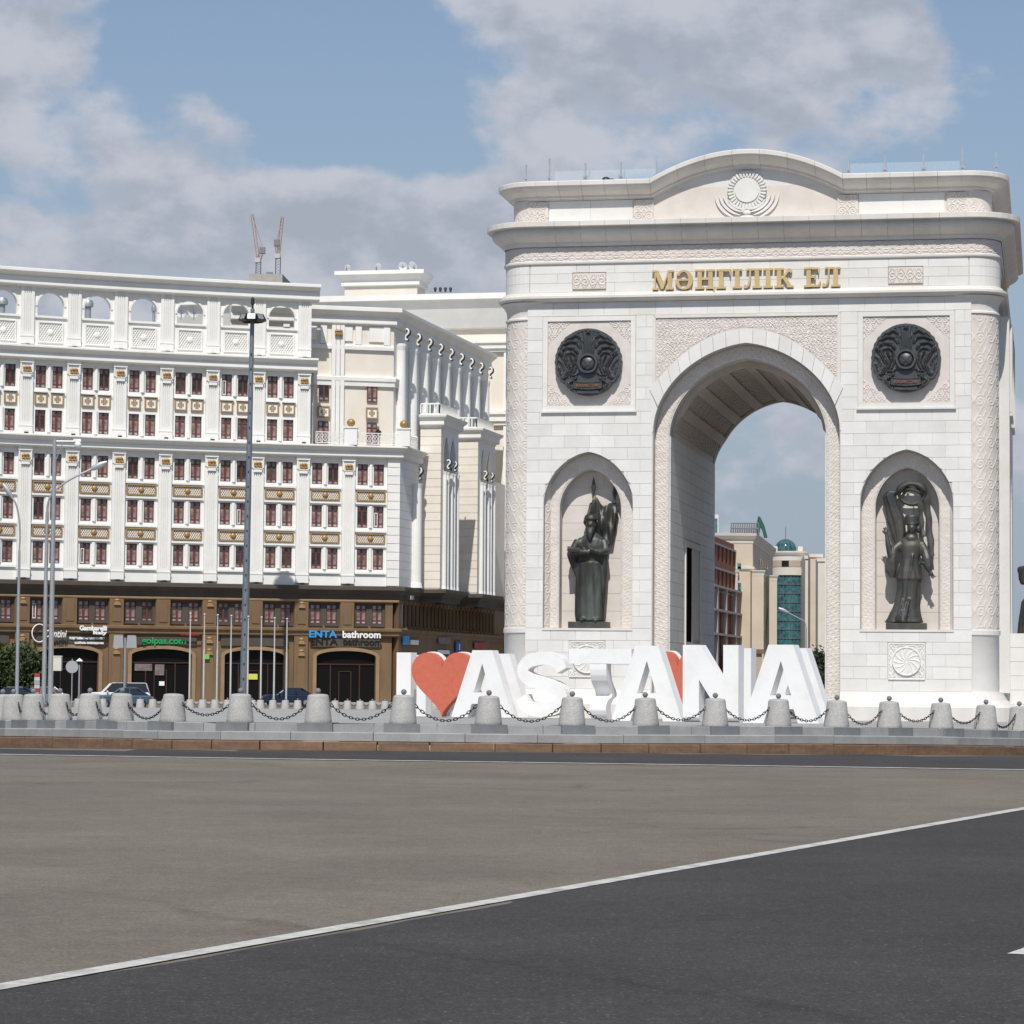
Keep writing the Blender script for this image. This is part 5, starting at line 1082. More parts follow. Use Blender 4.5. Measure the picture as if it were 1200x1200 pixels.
# attic: wall with round-headed openings (open to the sky) and lattice panels
def attic_wall():
    hole = [(-1.14, 31.50), (1.14, 31.50)] + [(1.14 * math.cos(a), 32.30 + 1.14 * math.sin(a)) for a in np.linspace(0, math.pi, 21)]
    m = MB(); hw = BW / 2 + .01; m.prism([(-hw, 28.7), (hw, 28.7), (hw, 33.9), (-hw, 33.9)], .22, .62, 'y', holes=[hole]); return m.mesh('attic_wall', 'bld_white', dz=BZ)
def attic_trim():
    m = MB(); a = np.linspace(0, math.pi, 25); o_ = [(1.30 * math.cos(q), 32.30 + 1.30 * math.sin(q)) for q in a]; i_ = [(1.15 * math.cos(q), 32.30 + 1.15 * math.sin(q)) for q in a[::-1]]; m.prism(o_ + i_, .14, .225, 'y'); m.box(-1.35, 1.35, .06, .225, 31.30, 31.48); return m.mesh('arch_moulding', 'bld_white', dz=BZ)
def attic_lattice():
    fr = MB(); w, z0, z1 = 1.08, 29.22, 31.0
    for a, b, c_, d in ((-w, w, z0, z0 + .12), (-w, w, z1 - .12, z1), (-w, -w + .12, z0 + .122, z1 - .122), (w - .12, w, z0 + .122, z1 - .122)): fr.box(a, b, .10, .218, c_, d)
    la = MB(); n = 9; x0, x1 = -w + .12, w - .12; za_, zb_ = z0 + .13, z1 - .13; H_ = zb_ - za_; st_ = (x1 - x0) / n
    for i in range(-9, n + 9):
        for sgn in (1, -1):
            xa = x0 + i * st_; xb = xa + sgn * H_ * .62; p, q = za_, zb_
            if xb < xa: xa, xb, p, q = xb, xa, zb_, za_
            ta = max(0, (x0 - xa) / (xb - xa)); tb = min(1, (x1 - xa) / (xb - xa))
            if tb - ta < .04: continue
            la.tube([(xa + (xb - xa) * ta, .185 - .008 * sgn, p + (q - p) * ta), (xa + (xb - xa) * tb, .185 - .008 * sgn, p + (q - p) * tb)], .034, 4)
    bo = MB(); bo.smooth = True; bo.ell((0, .17, (z0 + z1) / 2), (.27, .12, .27), 14, 8)
    return fr.mesh('attic_panel', 'bld_white', dz=BZ), la.mesh('lattice', 'bld_white', dz=BZ), bo.mesh('boss', 'bld_white', dz=BZ)
aw, at_, al = attic_wall(), attic_trim(), attic_lattice()
for i in range(-6, 5):
    t = i + .5
    if i <= 2:
        BB(wm_up, 'wall', None, t); BB(aw, 'attic_wall', None, t); BB(at_, 'arch_moulding', None, t); p = BB(al[0], 'attic_panel', None, t); q = put('lattice', al[1], p); q['kind'] = 'stuff'; put('boss', al[2], p)
        for dx in (-WX, WX):
            for z0, z1 in UPW: add_window(t, dx, z0, z1)
            p = place(sp_[0], 'gilded_square', t, 24.02, dx); put('field', sp_[1], p); put('ornament', sp_[2], p)['kind'] = 'stuff'; put('sill', sp_[3], p)
        for z in (25.43, 21.74): place(mull, 'window_pier', t, z)
    BB(wm_lo, 'wall', None, t)
    for dx in (-WX, WX):
        for z0, z1 in LOW: add_window(t, dx, z0, z1)
    for z in (16.72, 13.02):
        p = place(bp[0], 'gilded_band', t, z); put('field', bp[1], p); put('lattice', bp[2], p)['kind'] = 'stuff'; put('boss', bp[3], p)
        place(ledge, 'moulding', t, z + 1.0); place(ledge, 'moulding', t, z - .28)
    for z in (18.08, 14.40, 10.76): place(mull, 'window_pier', t, z)
    place(ledge, 'moulding', t, 10.40)
for i in range(-5, 5):
    if i <= 3:
        BB(p_up, 'pilaster', None, i); place(gm, 'gilt_ornament', i, 26.60); BB(p_at, 'pilaster', None, i); place(lampm, 'facade_lamp', i, 28.86); place(lampm, 'facade_lamp', i, 21.50)
    BB(p_lo, 'pilaster', None, i); place(gm, 'gilt_ornament', i, 19.28); place(lampm, 'facade_lamp', i, 9.40)
# cornices
def corn(t0, t1, prof, name, m='bld_white', out=0.0): mb = MB(); mb.sweep(fpath(t0, t1, .25, out), prof); return BWld(mb, name, m)
corn(T0, 3.30, [(-.7, 33.83), (.10, 33.83), (.12, 33.92), (.34, 33.95), (.38, 34.02), (.38, 34.60), (.30, 34.64), (.36, 34.70), (.60, 34.85), (.78, 34.98), (.92, 35.02), (.92, 35.24), (.86, 35.28), (-.7, 35.30)], 'top_cornice')
corn(T0, 3.27, [(-.7, 27.76), (.10, 27.76), (.12, 27.80), (.30, 27.84), (.34, 27.90), (.34, 28.28), (.28, 28.32), (.36, 28.40), (.55, 28.58), (.70, 28.70), (.76, 28.72), (.76, 28.86), (.70, 28.89), (-.7, 28.92)], 'middle_cornice')
LOWC = [(-.7, 20.44), (.10, 20.44), (.12, 20.48), (.30, 20.52), (.34, 20.58), (.34, 20.92), (.28, 20.96), (.36, 21.02), (.55, 21.20), (.70, 21.32), (.80, 21.34), (.80, 21.46), (.72, 21.49), (-.9, 21.50)]
# corner of the front block and the street side running back
Cx, Cy, Cb = bpos(T_LO); U_ = Vector((.2270, .9739)); NO = Vector((.9739, -.2270)); CV = Vector((Cx, Cy))
side_end = CV + U_ * 40
mb = MB(); mb.sweep(fpath(T0, T_LO, .25) + [tuple(CV + U_ * 6.5)], LOWC); BWld(mb, 'lower_cornice', 'bld_white')
# white stone courses on the corner: front strip and flank
def strip_courses(p0, d, n_out, w, z0, z1, h, name, m, th=.10):
    k = int(round((z1 - z0) / h)); hh = (z1 - z0) / k
    for i in range(k):
        mb = MB(); a = Vector(p0); b = a + d * w; q = [a + n_out * th, b + n_out * th, b - n_out * .3, a - n_out * .3]; mb.prism([(v.x, v.y) for v in q], z0 + i * hh + .02, z0 + (i + 1) * hh - .02); BWld(mb, name, m)
EF = Vector((math.cos(Cb), math.sin(Cb))); NF = Vector((math.sin(Cb), -math.cos(Cb)))
pq = Vector(bpos(4.86)[:2]); strip_courses(pq, EF, NF, (CV - pq).length, 9.40, 20.44, .72, 'stone_course', 'bld_white_rnd', -.02)
strip_courses(CV + NO * .0, U_, NO, 6.6, 9.40, 20.44, .72, 'stone_course', 'bld_white_rnd', -.02)
mb = MB(); foot = [CV - NO * .05 - U_ * .0, CV - NO * .05 + U_ * 40, CV - NO * 14 + U_ * 40, CV - NO * 12 + U_ * 1.2]; mb.prism([(v.x, v.y) for v in foot], 8.6, 20.9); BWld(mb, 'flank_wall', 'bld_cream_wall')
# engaged column and console on the flank of the low block
def console(p, z, s=1.0):
    mb = MB(); mb.smooth = True; pts = [(0, 0), (.20, .06), (.34, -.10), (.30, -.34), (.12, -.52), (.04, -.72), (.14, -.88), (.26, -.86)]
    mb.tube([(p.x + NO.x * a * s, p.y + NO.y * a * s, z + b * s) for a, b in smooth_pts(pts, 4)], .12 * s, 7); BWld(mb, 'console', 'black_metal'); mb = MB(); mb.smooth = True; mb.tube([(p.x + NO.x * (a - .06) * s - U_.x * .20, p.y + NO.y * (a - .06) * s - U_.y * .20, z + .03 + b * s) for a, b in smooth_pts(pts, 4)], .085 * s, 7); BWld(mb, 'console_highlight', 'bld_white')  # thin white tube added as the highlight on the dark console
def smooth_pts(pts, n): return [(v.x, v.y) for v in smooth_line([(a, b) for a, b in pts], n)]
p = CV + U_ * 4.6; mb = MB(); mb.lathe([(.62, 9.4), (.50, 9.9), (.48, 18.2), (.60, 18.6)], (p.x + NO.x * .25, p.y + NO.y * .25), 16); BWld(mb, 'engaged_column', 'bld_white'); console(p + NO * .45, 19.9)
# pavilions projecting from the flank, with colonnettes and pointed lights
def pavilion(a0, a1, pr=1.9):
    q = [CV + U_ * a0, CV + U_ * a0 + NO * pr, CV + U_ * a1 + NO * pr, CV + U_ * a1]
    mb = MB(); mb.prism([(v.x, v.y) for v in [q[0] + NO * .03 + U_ * .03, q[1] - NO * .03 + U_ * .03, q[2] - NO * .03 - U_ * .03, q[3] + NO * .03 - U_ * .03]], 8.7, 24.0); BWld(mb, 'pavilion_wall', 'bld_white')
    mb = MB(); mb.sweep([tuple(v) for v in q], [(-.3, 23.75), (.05, 23.75), (.08, 23.9), (.30, 23.95), (.34, 24.02), (.34, 24.40), (.45, 24.52), (.62, 24.68), (.66, 24.86), (.60, 24.90), (-.8, 24.92)]); BWld(mb, 'pavilion_cornice', 'bld_white')
    mb = MB(); mb.prism([(v.x, v.y) for v in [q[0], q[1], q[2], q[3]]], 24.0, 24.85); BWld(mb, 'pavilion_roof', 'bld_white')
    k = 19; hh = (23.7 - 9.45) / k
    for i in range(k):      # courses on the front of the pavilion
        mb = MB(); A, B = q[0], q[1]; mb.prism([(v.x, v.y) for v in [A - U_ * .02, B + NO * .01 - U_ * .02, B + NO * .01 + U_ * .55, A + U_ * .5]], 9.45 + i * hh + .025, 9.45 + (i + 1) * hh - .025); BWld(mb, 'stone_course', 'bld_cream')
    L_ = a1 - a0
    for j, f in enumerate((.16, .30, .52, .66, .86)):
        p = CV + U_ * (a0 + L_ * f) + NO * (pr + .12); mb = MB(); mb.lathe([(.24, 9.4), (.20, 9.7), (.17, 19.6), (.24, 19.9)], (p.x, p.y), 10); BWld(mb, 'colonnette', 'bld_white')
        if j in (1, 3): console(p + NO * .05, 20.9, .8)
    for f0, f1 in ((.18, .44), (.54, .80)):
        a = a0 + L_ * f0; b = a0 + L_ * f1; pts = [(a, 20.0), (b, 20.0), (b, 21.6), ((a * .3 + b * .7), 22.6), ((a + b) / 2, 23.1), ((a * .7 + b * .3), 22.6), (a, 21.6)]; mb = MB(); vs_ = [(CV + U_ * s_ + NO * (pr + .015)) for s_, z in pts]; mb.add([(v.x, v.y, z) for v, (s_, z) in zip(vs_, pts)], [tuple(range(len(pts)))]); BWld(mb, 'pointed_window', 'pane_dark')
        for (s_, z0, z1) in ((a + (b - a) * .5, 9.8, 19.5),): mb = MB(); v0 = CV + U_ * (s_ - .45) + NO * (pr + .012); v1 = CV + U_ * (s_ + .45) + NO * (pr + .012); mb.add([(v0.x, v0.y, z0), (v1.x, v1.y, z0), (v1.x, v1.y, z1), (v0.x, v0.y, z1)], [(0, 1, 2, 3)]); BWld(mb, 'tall_window', 'pane_dark')
    # balustrade on top
    mb = MB(); qq = [q[0], q[1] - NO * .25 + U_ * .25, q[2] - NO * .25]; mb.sweep([tuple(v) for v in qq], [(-.05, 24.95), (.05, 24.95), (.05, 25.05), (-.05, 25.05)]); mb.sweep([tuple(v) for v in qq], [(-.06, 25.85), (.06, 25.85), (.06, 25.97), (-.06, 25.97)])
    for (A, B) in ((qq[0], qq[1]), (qq[1], qq[2])):
        n = max(3, int((B - A).length / .35))
        for i in range(n + 1): v = A.lerp(B, i / n); mb.box(v.x - .05, v.x + .05, v.y - .05, v.y + .05, 25.05, 25.85)
    BWld(mb, 'balustrade', 'bld_white')['kind'] = 'stuff'
pavilion(6.7, 13.2); pavilion(20.5, 27.5)
for a in (14.6, 17.2, 28.6, 31.0):
    for z0 in (10.9, 14.5, 18.2): p = CV + U_ * a + NO * .02; q = CV + U_ * (a + .9) + NO * .02; mb = MB(); mb.add([(p.x, p.y, z0), (q.x, q.y, z0), (q.x, q.y, z0 + 1.8), (p.x, p.y, z0 + 1.8)], [(0, 1, 2, 3)]); BWld(mb, 'window', 'pane_dark')
# set-back upper block with its colonnade on the street side
Q = Vector((-10.55, 246.9)); e4 = Vector((math.cos(R(14.0)), math.sin(R(14.0)))); n4 = Vector((e4.y, -e4.x))
foot = [Q, Q + U_ * 35.5, Q + U_ * 35.5 - NO * 14, Q - e4 * 14.5]
mb = MB(); mb.prism([(v.x, v.y) for v in [foot[0] - NO * .05 + U_ * .05, foot[1], foot[2], foot[3]]], 20.6, 33.0); BWld(mb, 'upper_block', 'bld_cream_wall')
path = [tuple(Q - e4 * 14.5), tuple(Q), tuple(Q + U_ * 35.5)]
mb = MB(); mb.sweep(path, [(-.4, 32.35), (.12, 32.35), (.16, 32.45), (.34, 32.48), (.36, 32.55), (.36, 33.0), (.30, 33.05), (.40, 33.15), (.65, 33.38), (.85, 33.52), (.92, 33.55), (.92, 33.86), (.86, 33.90), (-.6, 34.0)]); BWld(mb, 'upper_cornice', 'bld_white')
mb = MB(); mb.prism([(v.x, v.y) for v in [foot[0] - NO * .1 + U_ * .1, foot[1], foot[2], foot[3]]], 33.0, 33.95); BWld(mb, 'upper_roof', 'bld_white')
mb = MB(); mb.sweep([tuple(Q - e4 * 14.5), tuple(Q + e4 * .0)], [(-.1, 30.2), (.20, 30.2), (.22, 30.5), (.12, 30.6), (-.1, 30.62)]); BWld(mb, 'string_course', 'bld_white')
mb = MB(); mb.sweep([tuple(Q - e4 * 14.5), tuple(Q), tuple(Q + U_ * 1.0)], [(-.1, 27.0), (.18, 27.0), (.20, 27.35), (.30, 27.45), (.32, 27.75), (.24, 27.85), (-.1, 27.9)]); BWld(mb, 'string_course', 'bld_white')
mb = MB()
for f in (9.3, 6.0, 2.9, .35): v = Q - e4 * f; mb.sweep([tuple(v - e4 * .55), tuple(v + e4 * .0)], [(-.1, 30.65), (.16, 30.65), (.16, 32.34), (-.1, 32.34)])
BWld(mb, 'frieze_blocks', 'bld_white')['kind'] = 'stuff'
for f0, f1 in ((8.6, 6.9), (5.2, 3.7), (2.2, .75)):
    mb = MB(); A, B = Q - e4 * f0, Q - e4 * f1; mb.prism([(v.x, v.y) for v in [A + n4 * .10, B + n4 * .10, B - n4 * .1, A - n4 * .1]], 30.95, 32.3); BWld(mb, 'frieze_panel', 'bld_white')
v = Q - e4 * 5.0; mb = MB(); mb.sweep([tuple(v - e4 * .56), tuple(v - e4 * .22)], [(-.1, 21.5), (.30, 21.5), (.30, 32.3), (-.1, 32.3)]); mb.sweep([tuple(v - e4 * .17), tuple(v + e4 * .17)], [(-.1, 21.5), (.28, 21.5), (.28, 32.3), (-.1, 32.3)]); mb.sweep([tuple(v + e4 * .22), tuple(v + e4 * .56)], [(-.1, 21.5), (.30, 21.5), (.30, 32.3), (-.1, 32.3)]); BWld(mb, 'pilaster', 'bld_white')
o = put('gilt_ornament', gm, bld, (v.x + n4.x * .35 - BX, v.y + n4.y * .35 - BY, 31.3 - BZ), R(14))
for f in (7.75, 6.2, 1.9):
    for z0, z1 in UPW:
        v = Q - e4 * f; o = put('window', wf[1.87], bld, (v.x + n4.x * .62 - BX, v.y + n4.y * .62 - BY, z0 + .2 - BZ), R(14)); put('pane', wp[1.87], o)
    p = put('gilded_square', sp_[0], bld, ((Q - e4 * f).x + n4.x * .35 - BX, (Q - e4 * f).y + n4.y * .35 - BY, 24.15 - BZ), R(14)); put('field', sp_[1], p); put('ornament', sp_[2], p)['kind'] = 'stuff'
for k in range(14):      # courses of the cream wall
    z = 21.6 + k * .385
    for fa, fb in ((5.6, 5.62),): pass
for k in range(9):
    a = 1.4 + 3.95 * k; p = Q + U_ * a + NO * .30; mb = MB(); mb.lathe([(.58, 21.5), (.58, 23.0), (.48, 23.1), (.42, 30.4), (.50, 30.8), (.50, 31.0)], (p.x, p.y), 16); BWld(mb, 'engaged_column', 'bld_white'); console(p + NO * .45, 32.2, 1.0)
    if k < 8:
        for z0 in (22.0, 25.4): q0 = Q + U_ * (a + 1.3) + NO * .02; q1 = Q + U_ * (a + 2.3) + NO * .02; mb = MB(); mb.add([(q0.x, q0.y, z0), (q1.x, q1.y, z0), (q1.x, q1.y, z0 + 2.0), (q0.x, q0.y, z0 + 2.0)], [(0, 1, 2, 3)]); BWld(mb, 'window', 'pane_dark')
mb = MB(); mb.prism([(v.x, v.y) for v in [Q + NO * .0 + U_ * .1, Q + U_ * 35, Q + U_ * 35 - NO * .05, Q - NO * .05 + U_ * .1]], 21.0, 32.3); BWld(mb, 'flank_facing', 'bld_white')
# balcony railing along the front edge with pedestals and gilt balls
r0 = Vector(bpos(3.25, .35)[:2]); rail = [Vector(q) for q in fpath(3.25, 5.12, .1, .35)] + [CV + U_ * 4.0 + NO * .35]
mb = MB(); mb.sweep([tuple(v) for v in rail], [(-.03, 22.55), (.03, 22.55), (.03, 22.62), (-.03, 22.62)]); mb.sweep([tuple(v) for v in rail], [(-.03, 21.62), (.03, 21.62), (.03, 21.68), (-.03, 21.68)])
c = [0]
for i in range(1, len(rail)): c.append(c[-1] + (rail[i] - rail[i - 1]).length)
for s_ in np.arange(0, c[-1], .55):
    x = np.interp(s_, c, [v.x for v in rail]); y = np.interp(s_, c, [v.y for v in rail]); x2 = np.interp(min(s_ + .5, c[-1]), c, [v.x for v in rail]); y2 = np.interp(min(s_ + .5, c[-1]), c, [v.y for v in rail])
    mb.tube([(x, y, 21.65), (x, y, 22.58)], .025, 4); mb.tube([((x + x2) / 2 + (x2 - x) * .42 * math.cos(a), (y + y2) / 2 + (y2 - y) * .42 * math.cos(a), 22.12 + .30 * math.sin(a)) for a in np.linspace(0, 2 * math.pi, 9)], .025, 4); mb.tube([(x, y, 21.7), (x2, y2, 22.5)], .02, 4); mb.tube([(x, y, 22.5), (x2, y2, 21.7)], .02, 4)
BWld(mb, 'balcony_railing', 'bld_white')['kind'] = 'stuff'
for v in (Vector(bpos(4.02, .35)[:2]), CV + NO * .25 + NF * .25):
    mb = MB(); mb.box(v.x - .55, v.x + .55, v.y - .45, v.y + .45, 21.5, 22.95); mb.box(v.x - .62, v.x + .62, v.y - .52, v.y + .52, 22.952, 23.08); BWld(mb, 'pedestal', 'bld_white'); mb = MB(); mb.smooth = True; mb.ell((v.x, v.y, 23.45), .36, 16, 10); BWld(mb, 'gilt_ball', 'gold')
# ------------------------------------------------ brown stone shop level
def brown_upper():       # upper row of windows, two per bay
    m = MB(); hw = BW / 2 + .01; z0, z1 = 5.0, 9.2
    for a, b in ((-hw, -1.36), (1.36, hw)): m.box(a, b, .10, 1.0, z0, z1)
    m.box(-1.36, 1.36, .36, 1.0, z0, 5.95); m.box(-1.36, 1.36, .36, 1.0, 7.86, z1)
    return m.mesh('shop_wall', 'brown_stone', dz=BZ)
def brown_recess():
    m = MB(); 
    for a, b in ((-1.36, -WX - WW), (-WX + WW, WX - WW), (WX + WW, 1.36)): m.box(a, b, .38, 1.0, 5.95, 7.86)
    for cx in (-WX, WX): m.box(cx - WW, cx + WW, .382, 1.0, 5.95, 6.09); m.box(cx - WW, cx + WW, .382, 1.0, 7.74, 7.86)
    m.box(-1.30, -.10, .24, .38, 5.86, 5.948); m.box(.10, 1.30, .24, .38, 5.86, 5.948); return m.mesh('window_surround', 'brown_dark', dz=BZ)
bu, br = brown_upper(), brown_recess()
def shop_bay():          # two bays wide, one segmental shop arch
    hw = BW + .01; a = np.linspace(math.pi, 0, 19); top = [(2.6 * math.cos(q), 3.23 + .53 * math.sin(q)) for q in a]
    m = MB(); m.prism([(-hw, -1.0), (-2.6, -1.0)] + top + [(2.6, -1.0), (hw, -1.0), (hw, 5.02), (-hw, 5.02)], .30, .9, 'y'); wall = m.mesh('shop_wall', 'brown_stone', dz=BZ)
    m = MB(); o_ = [(-2.92, -1.0)] + [(2.92 * math.cos(q), 3.25 + .82 * math.sin(q)) for q in a] + [(2.92, -1.0), (2.60, -1.0)] + [(2.60 * math.cos(q), 3.23 + .53 * math.sin(q)) for q in a[::-1]] + [(-2.60, -1.0)]; m.prism(o_, .16, .305, 'y'); trim = m.mesh('shop_arch', 'brown_trim', dz=BZ)
    m = MB(); g_ = [(-2.6, -1.0)] + top + [(2.6, -1.0)]; m.prism(g_, .70, .74, 'y'); gl = m.mesh('shop_window', 'shop_glass', dz=BZ)
    m = MB(); m.box(-2.55, 2.55, .60, .69, 2.55, 2.66)
    for x in (-1.3, 1.25): m.box(x - .05, x + .05, .60, .69, -1.0, 2.55)
    for x in (-.55, .5): m.box(x - .04, x + .04, .601, .69, -1.0, 2.0)
    m.box(-.51, .46, .602, .69, 1.95, 2.02); fr = m.mesh('shop_frame', 'shop_wood', dz=BZ)
    m = MB(); m.box(-2.95, 2.95, .12, .32, 4.10, 4.98); fas = m.mesh('shop_fascia', 'brown_dark', dz=BZ); return wall, trim, gl, fr, fas
sb = shop_bay()
def brown_pil(z0, z1, keystone):
    m = MB(); m.box(-.60, .60, -.04, .36, z0, z1); 
    if keystone: m.box(-.36, .36, -.10, -.042, z0 + .3, z1 - .5)
    return m.mesh('shop_pilaster', 'brown_stone', dz=BZ)
bpl_u, bpl_l = brown_pil(5.72, 8.15, True), brown_pil(-1.0, 4.98, True)
orn = MB(); orn.smooth = True; orn.box(-.28, .28, -.26, -.045, 0, .14); orn.box(-.20, .20, -.22, -.046, .15, .30); orn.ell((0, -.16, .42), (.22, .12, .12), 10, 6); orn = orn.mesh('pilaster_ornament', 'brown_panel')
for i in range(-6, 5):
    t = i + .5; BB(bu, 'shop_wall', None, t); BB(br, 'window_surround', None, t)
    for dx in (-WX, WX): add_window(t, dx, 6.09, 7.74)
for i in range(-6, 5):
    BB(bpl_u, 'shop_pilaster', None, i)
    if i % 2: BB(bpl_l, 'shop_pilaster', None, i); place(orn, 'pilaster_ornament', i, 7.4); place(orn, 'pilaster_ornament', i, 4.3); place(orn, 'pilaster_ornament', i, 3.3)
SHOPS = []
for i in (-4, -2, 0, 2, 4):
    w = BB(sb[0], 'shop_wall', None, i); BB(sb[1], 'shop_arch', None, i); s_ = BB(sb[2], 'shop_window', None, i); put('shop_frame', sb[3], s_); BB(sb[4], 'shop_fascia', None, i); SHOPS.append(s_)
BRC = [(-.7, 8.17), (.02, 8.17), (.05, 8.25), (.10, 8.27), (.12, 8.60), (.22, 8.64), (.24, 8.72), (.50, 8.90), (.62, 8.98), (.66, 9.0), (.66, 9.30), (.60, 9.35), (-.7, 9.38)]
BRC2 = [(-.4, 4.99), (.02, 4.99), (.04, 5.05), (.10, 5.08), (.12, 5.35), (.20, 5.40), (.30, 5.46), (.32, 5.66), (.24, 5.71), (-.4, 5.73)]
side_path = [CV, CV + U_ * 6.6, CV + U_ * 6.6 + NO * 2.0, CV + U_ * 13.3 + NO * 2.0, CV + U_ * 13.3, CV + U_ * 20.4, CV + U_ * 20.4 + NO * 2.0, CV + U_ * 27.6 + NO * 2.0, CV + U_ * 27.6, CV + U_ * 40]
fp = fpath(T0, T_LO, .25); mb = MB(); mb.sweep(fp + [tuple(v) for v in side_path[1:]], BRC); BWld(mb, 'shop_cornice', 'brown_dark')
mb = MB(); mb.sweep(fp[:-1] + [fp[-1]], [(-.05, 7.96), (.06, 7.96), (.09, 8.02), (.09, 8.12), (.05, 8.165), (-.05, 8.165)]); BWld(mb, 'shop_band', 'brown_trim')
mb = MB(); mb.sweep(fp + [tuple(v) for v in (CV + U_ * 40,)], BRC2); BWld(mb, 'shop_moulding', 'brown_stone')
q = [CV, CV + U_ * 40, CV + U_ * 40 - NO * 12, CV - NO * 3 + U_ * 3]; mb = MB(); mb.prism([(v.x, v.y) for v in q], -1, 9.0); BWld(mb, 'shop_flank', 'brown_stone')
for k in range(26):
    a = .9 + k * 1.32; p = CV + U_ * a + NO * .012; pb = CV + U_ * (a + .95) + NO * .012; mb = MB(); mb.add([(p.x, p.y, 5.95), (pb.x, pb.y, 5.95), (pb.x, pb.y, 7.85), (p.x, p.y, 7.85)], [(0, 1, 2, 3)]); BWld(mb, 'flank_window', 'pane_dark')
    mb = MB(); v = CV + U_ * (a + 1.12) + NO * .06; mb.box(v.x - .12, v.x + .12, v.y - .10, v.y + .10, 5.72, 8.15); BWld(mb, 'flank_pier', 'brown_stone')
for k in range(9):
    a = 1.2 + k * 3.9; p = CV + U_ * a + NO * .015; pb = CV + U_ * (a + 3.0) + NO * .015; mb = MB(); mb.add([(p.x, p.y, -.6), (pb.x, pb.y, -.6), (pb.x, pb.y, 3.6), (p.x, p.y, 3.6)], [(0, 1, 2, 3)]); BWld(mb, 'flank_shopfront', 'pane_dark')
# rear roofs so that the attic openings show sky above a low deck
mb = MB(); a_ = fpath(T0, 3.25, .5, -1.0); b_ = fpath(T0, 3.25, .5, -16.0); mb.prism(a_ + b_[::-1], 28.0, 28.9); BWld(mb, 'roof_deck', 'bld_grey')
mb = MB(); mb.prism(a_ + b_[::-1], -1, 27.9); BWld(mb, 'rear_mass', 'bld_grey')
# rooftop vents and dishes seen through the openings
def dish(loc, r, label):
    t = thing('satellite_dish', label, 'satellite dish', loc); m = MB(); m.smooth = True; m.lathe([(.0, .0), (r * .5, -.05), (r * .85, -.14), (r, -.20)], n=20, caps=False); o = m.build('reflector', 'white_sign', t); o.rotation_euler = (R(-62), 0, R(random.uniform(-40, 40))); o.location = (0, 0, .9)
    m = MB(); m.tube([(0, .05, 0), (0, .05, .9)], .05, 6); m.tube([(0, 0, .9), (0, -r * .8, .95)], .02, 5); m.build('mount', 'steel_grey', t)
for px, py, lab in ((212, 372, 'left satellite dish seen through the fifth attic opening'), (227, 372, 'right satellite dish seen through the fifth attic opening')): dish(at(px, py + 3, 262), .62, lab)
for px, w, h, lab in ((2, .5, 2.2, 'steel roof vent seen through the leftmost attic opening'), (103, .45, 2.0, 'steel roof vent seen through the third attic opening'), (180, .2, 1.6, 'thin roof vent seen through the fourth attic opening')):
    p = at(px, 378, 250); t = thing('roof_vent', lab, 'vent', (p.x, p.y, 28.9)); m = MB(); hh = p.z - 28.9 + h; m.lathe([(w * .6, 0), (w * .6, hh - .6)], n=12); m.build('stack', 'steel_grey', t); m = MB(); m.smooth = True; m.lathe([(w, hh - .6), (w * 1.1, hh - .3), (w * .8, hh), (0, hh + .1)], n=14); m.build('cowl', 'steel_grey', t)

# ------------------------------------------------ tall cream block behind
bb = thing('office_block', 'tall cream office block rising behind the white curved building', 'building', (-.9, 288, BZ), R(-12))
def K(mb, name, m): return mb.build(name, m, bb, dz=BZ)
mb = MB(); mb.box(-35.6, 9, .3, 22, -1, 37.6); K(mb, 'wall', 'bld_cream_wall')
mb = MB(); mb.sweep([(-35.6, 22), (-35.6, 0), (9, 0), (9, 22)], [(-.4, 37.4), (.1, 37.4), (.2, 37.5), (.5, 38.2), (1.0, 39.4), (1.5, 40.2), (1.7, 40.3), (1.7, 40.9), (-.4, 41.0)]); K(mb, 'crown_cornice', 'bld_white')
mb = MB(); mb.box(-35.5, 8.9, .1, 21.9, 37.6, 40.8); K(mb, 'roof', 'bld_grey')
for z0, h in ((35.0, 1.1), (27.4, 1.4)): mb = MB(); mb.sweep([(-35.6, 0), (9, 0)], [(-.4, z0), (.08, z0), (.12, z0 + h * .2), (.3, z0 + h * .3), (.3, z0 + h * .6), (.5, z0 + h * .8), (.5, z0 + h), (-.4, z0 + h)]); K(mb, 'string_course', 'bld_white')
for k in range(12):
    x = -26 + k * 2.95; mb = MB(); mb.box(x - .62, x + .62, -.02, .31, 28.9, 34.9); K(mb, 'pilaster', 'bld_white')
    for z0 in (10.0,): mb = MB(); mb.box(x - .62, x + .62, -.02, .31, z0, 27.3); K(mb, 'pilaster', 'bld_white')
mb = MB(); mb.box(-35.6, 9, .05, .29, -1, 9.4); K(mb, 'base_wall', 'brown_dark')
# penthouse on it
mb = MB(); mb.box(-18.2, -10.3, 4, 7.5, 40.8, 43.0); K(mb, 'penthouse', 'bld_cream_wall'); mb = MB(); mb.sweep([(-18.2, 7.5), (-18.2, 4), (-10.3, 4), (-10.3, 7.5)], [(-.3, 42.6), (.1, 42.6), (.3, 42.7), (.3, 43.2), (.5, 43.4), (.9, 43.8), (.9, 44.2), (-.3, 44.3)]); K(mb, 'penthouse_cornice', 'bld_white'); mb = MB(); mb.box(-18.1, -10.4, 4.1, 7.4, 43.0, 44.1); K(mb, 'penthouse_roof', 'bld_white')
for px, py, r_, lab in ((406, 323, .55, 'pair of dishes on a mast on the penthouse roof, leftmost'), (441, 322, .6, 'white satellite dish at the middle of the penthouse roof'), (472, 321, .65, 'white satellite dish right of the middle on the penthouse roof'), (485, 321, .75, 'rightmost white satellite dish on the penthouse roof')): dish(at(px, py, 297), r_ * .72, lab)
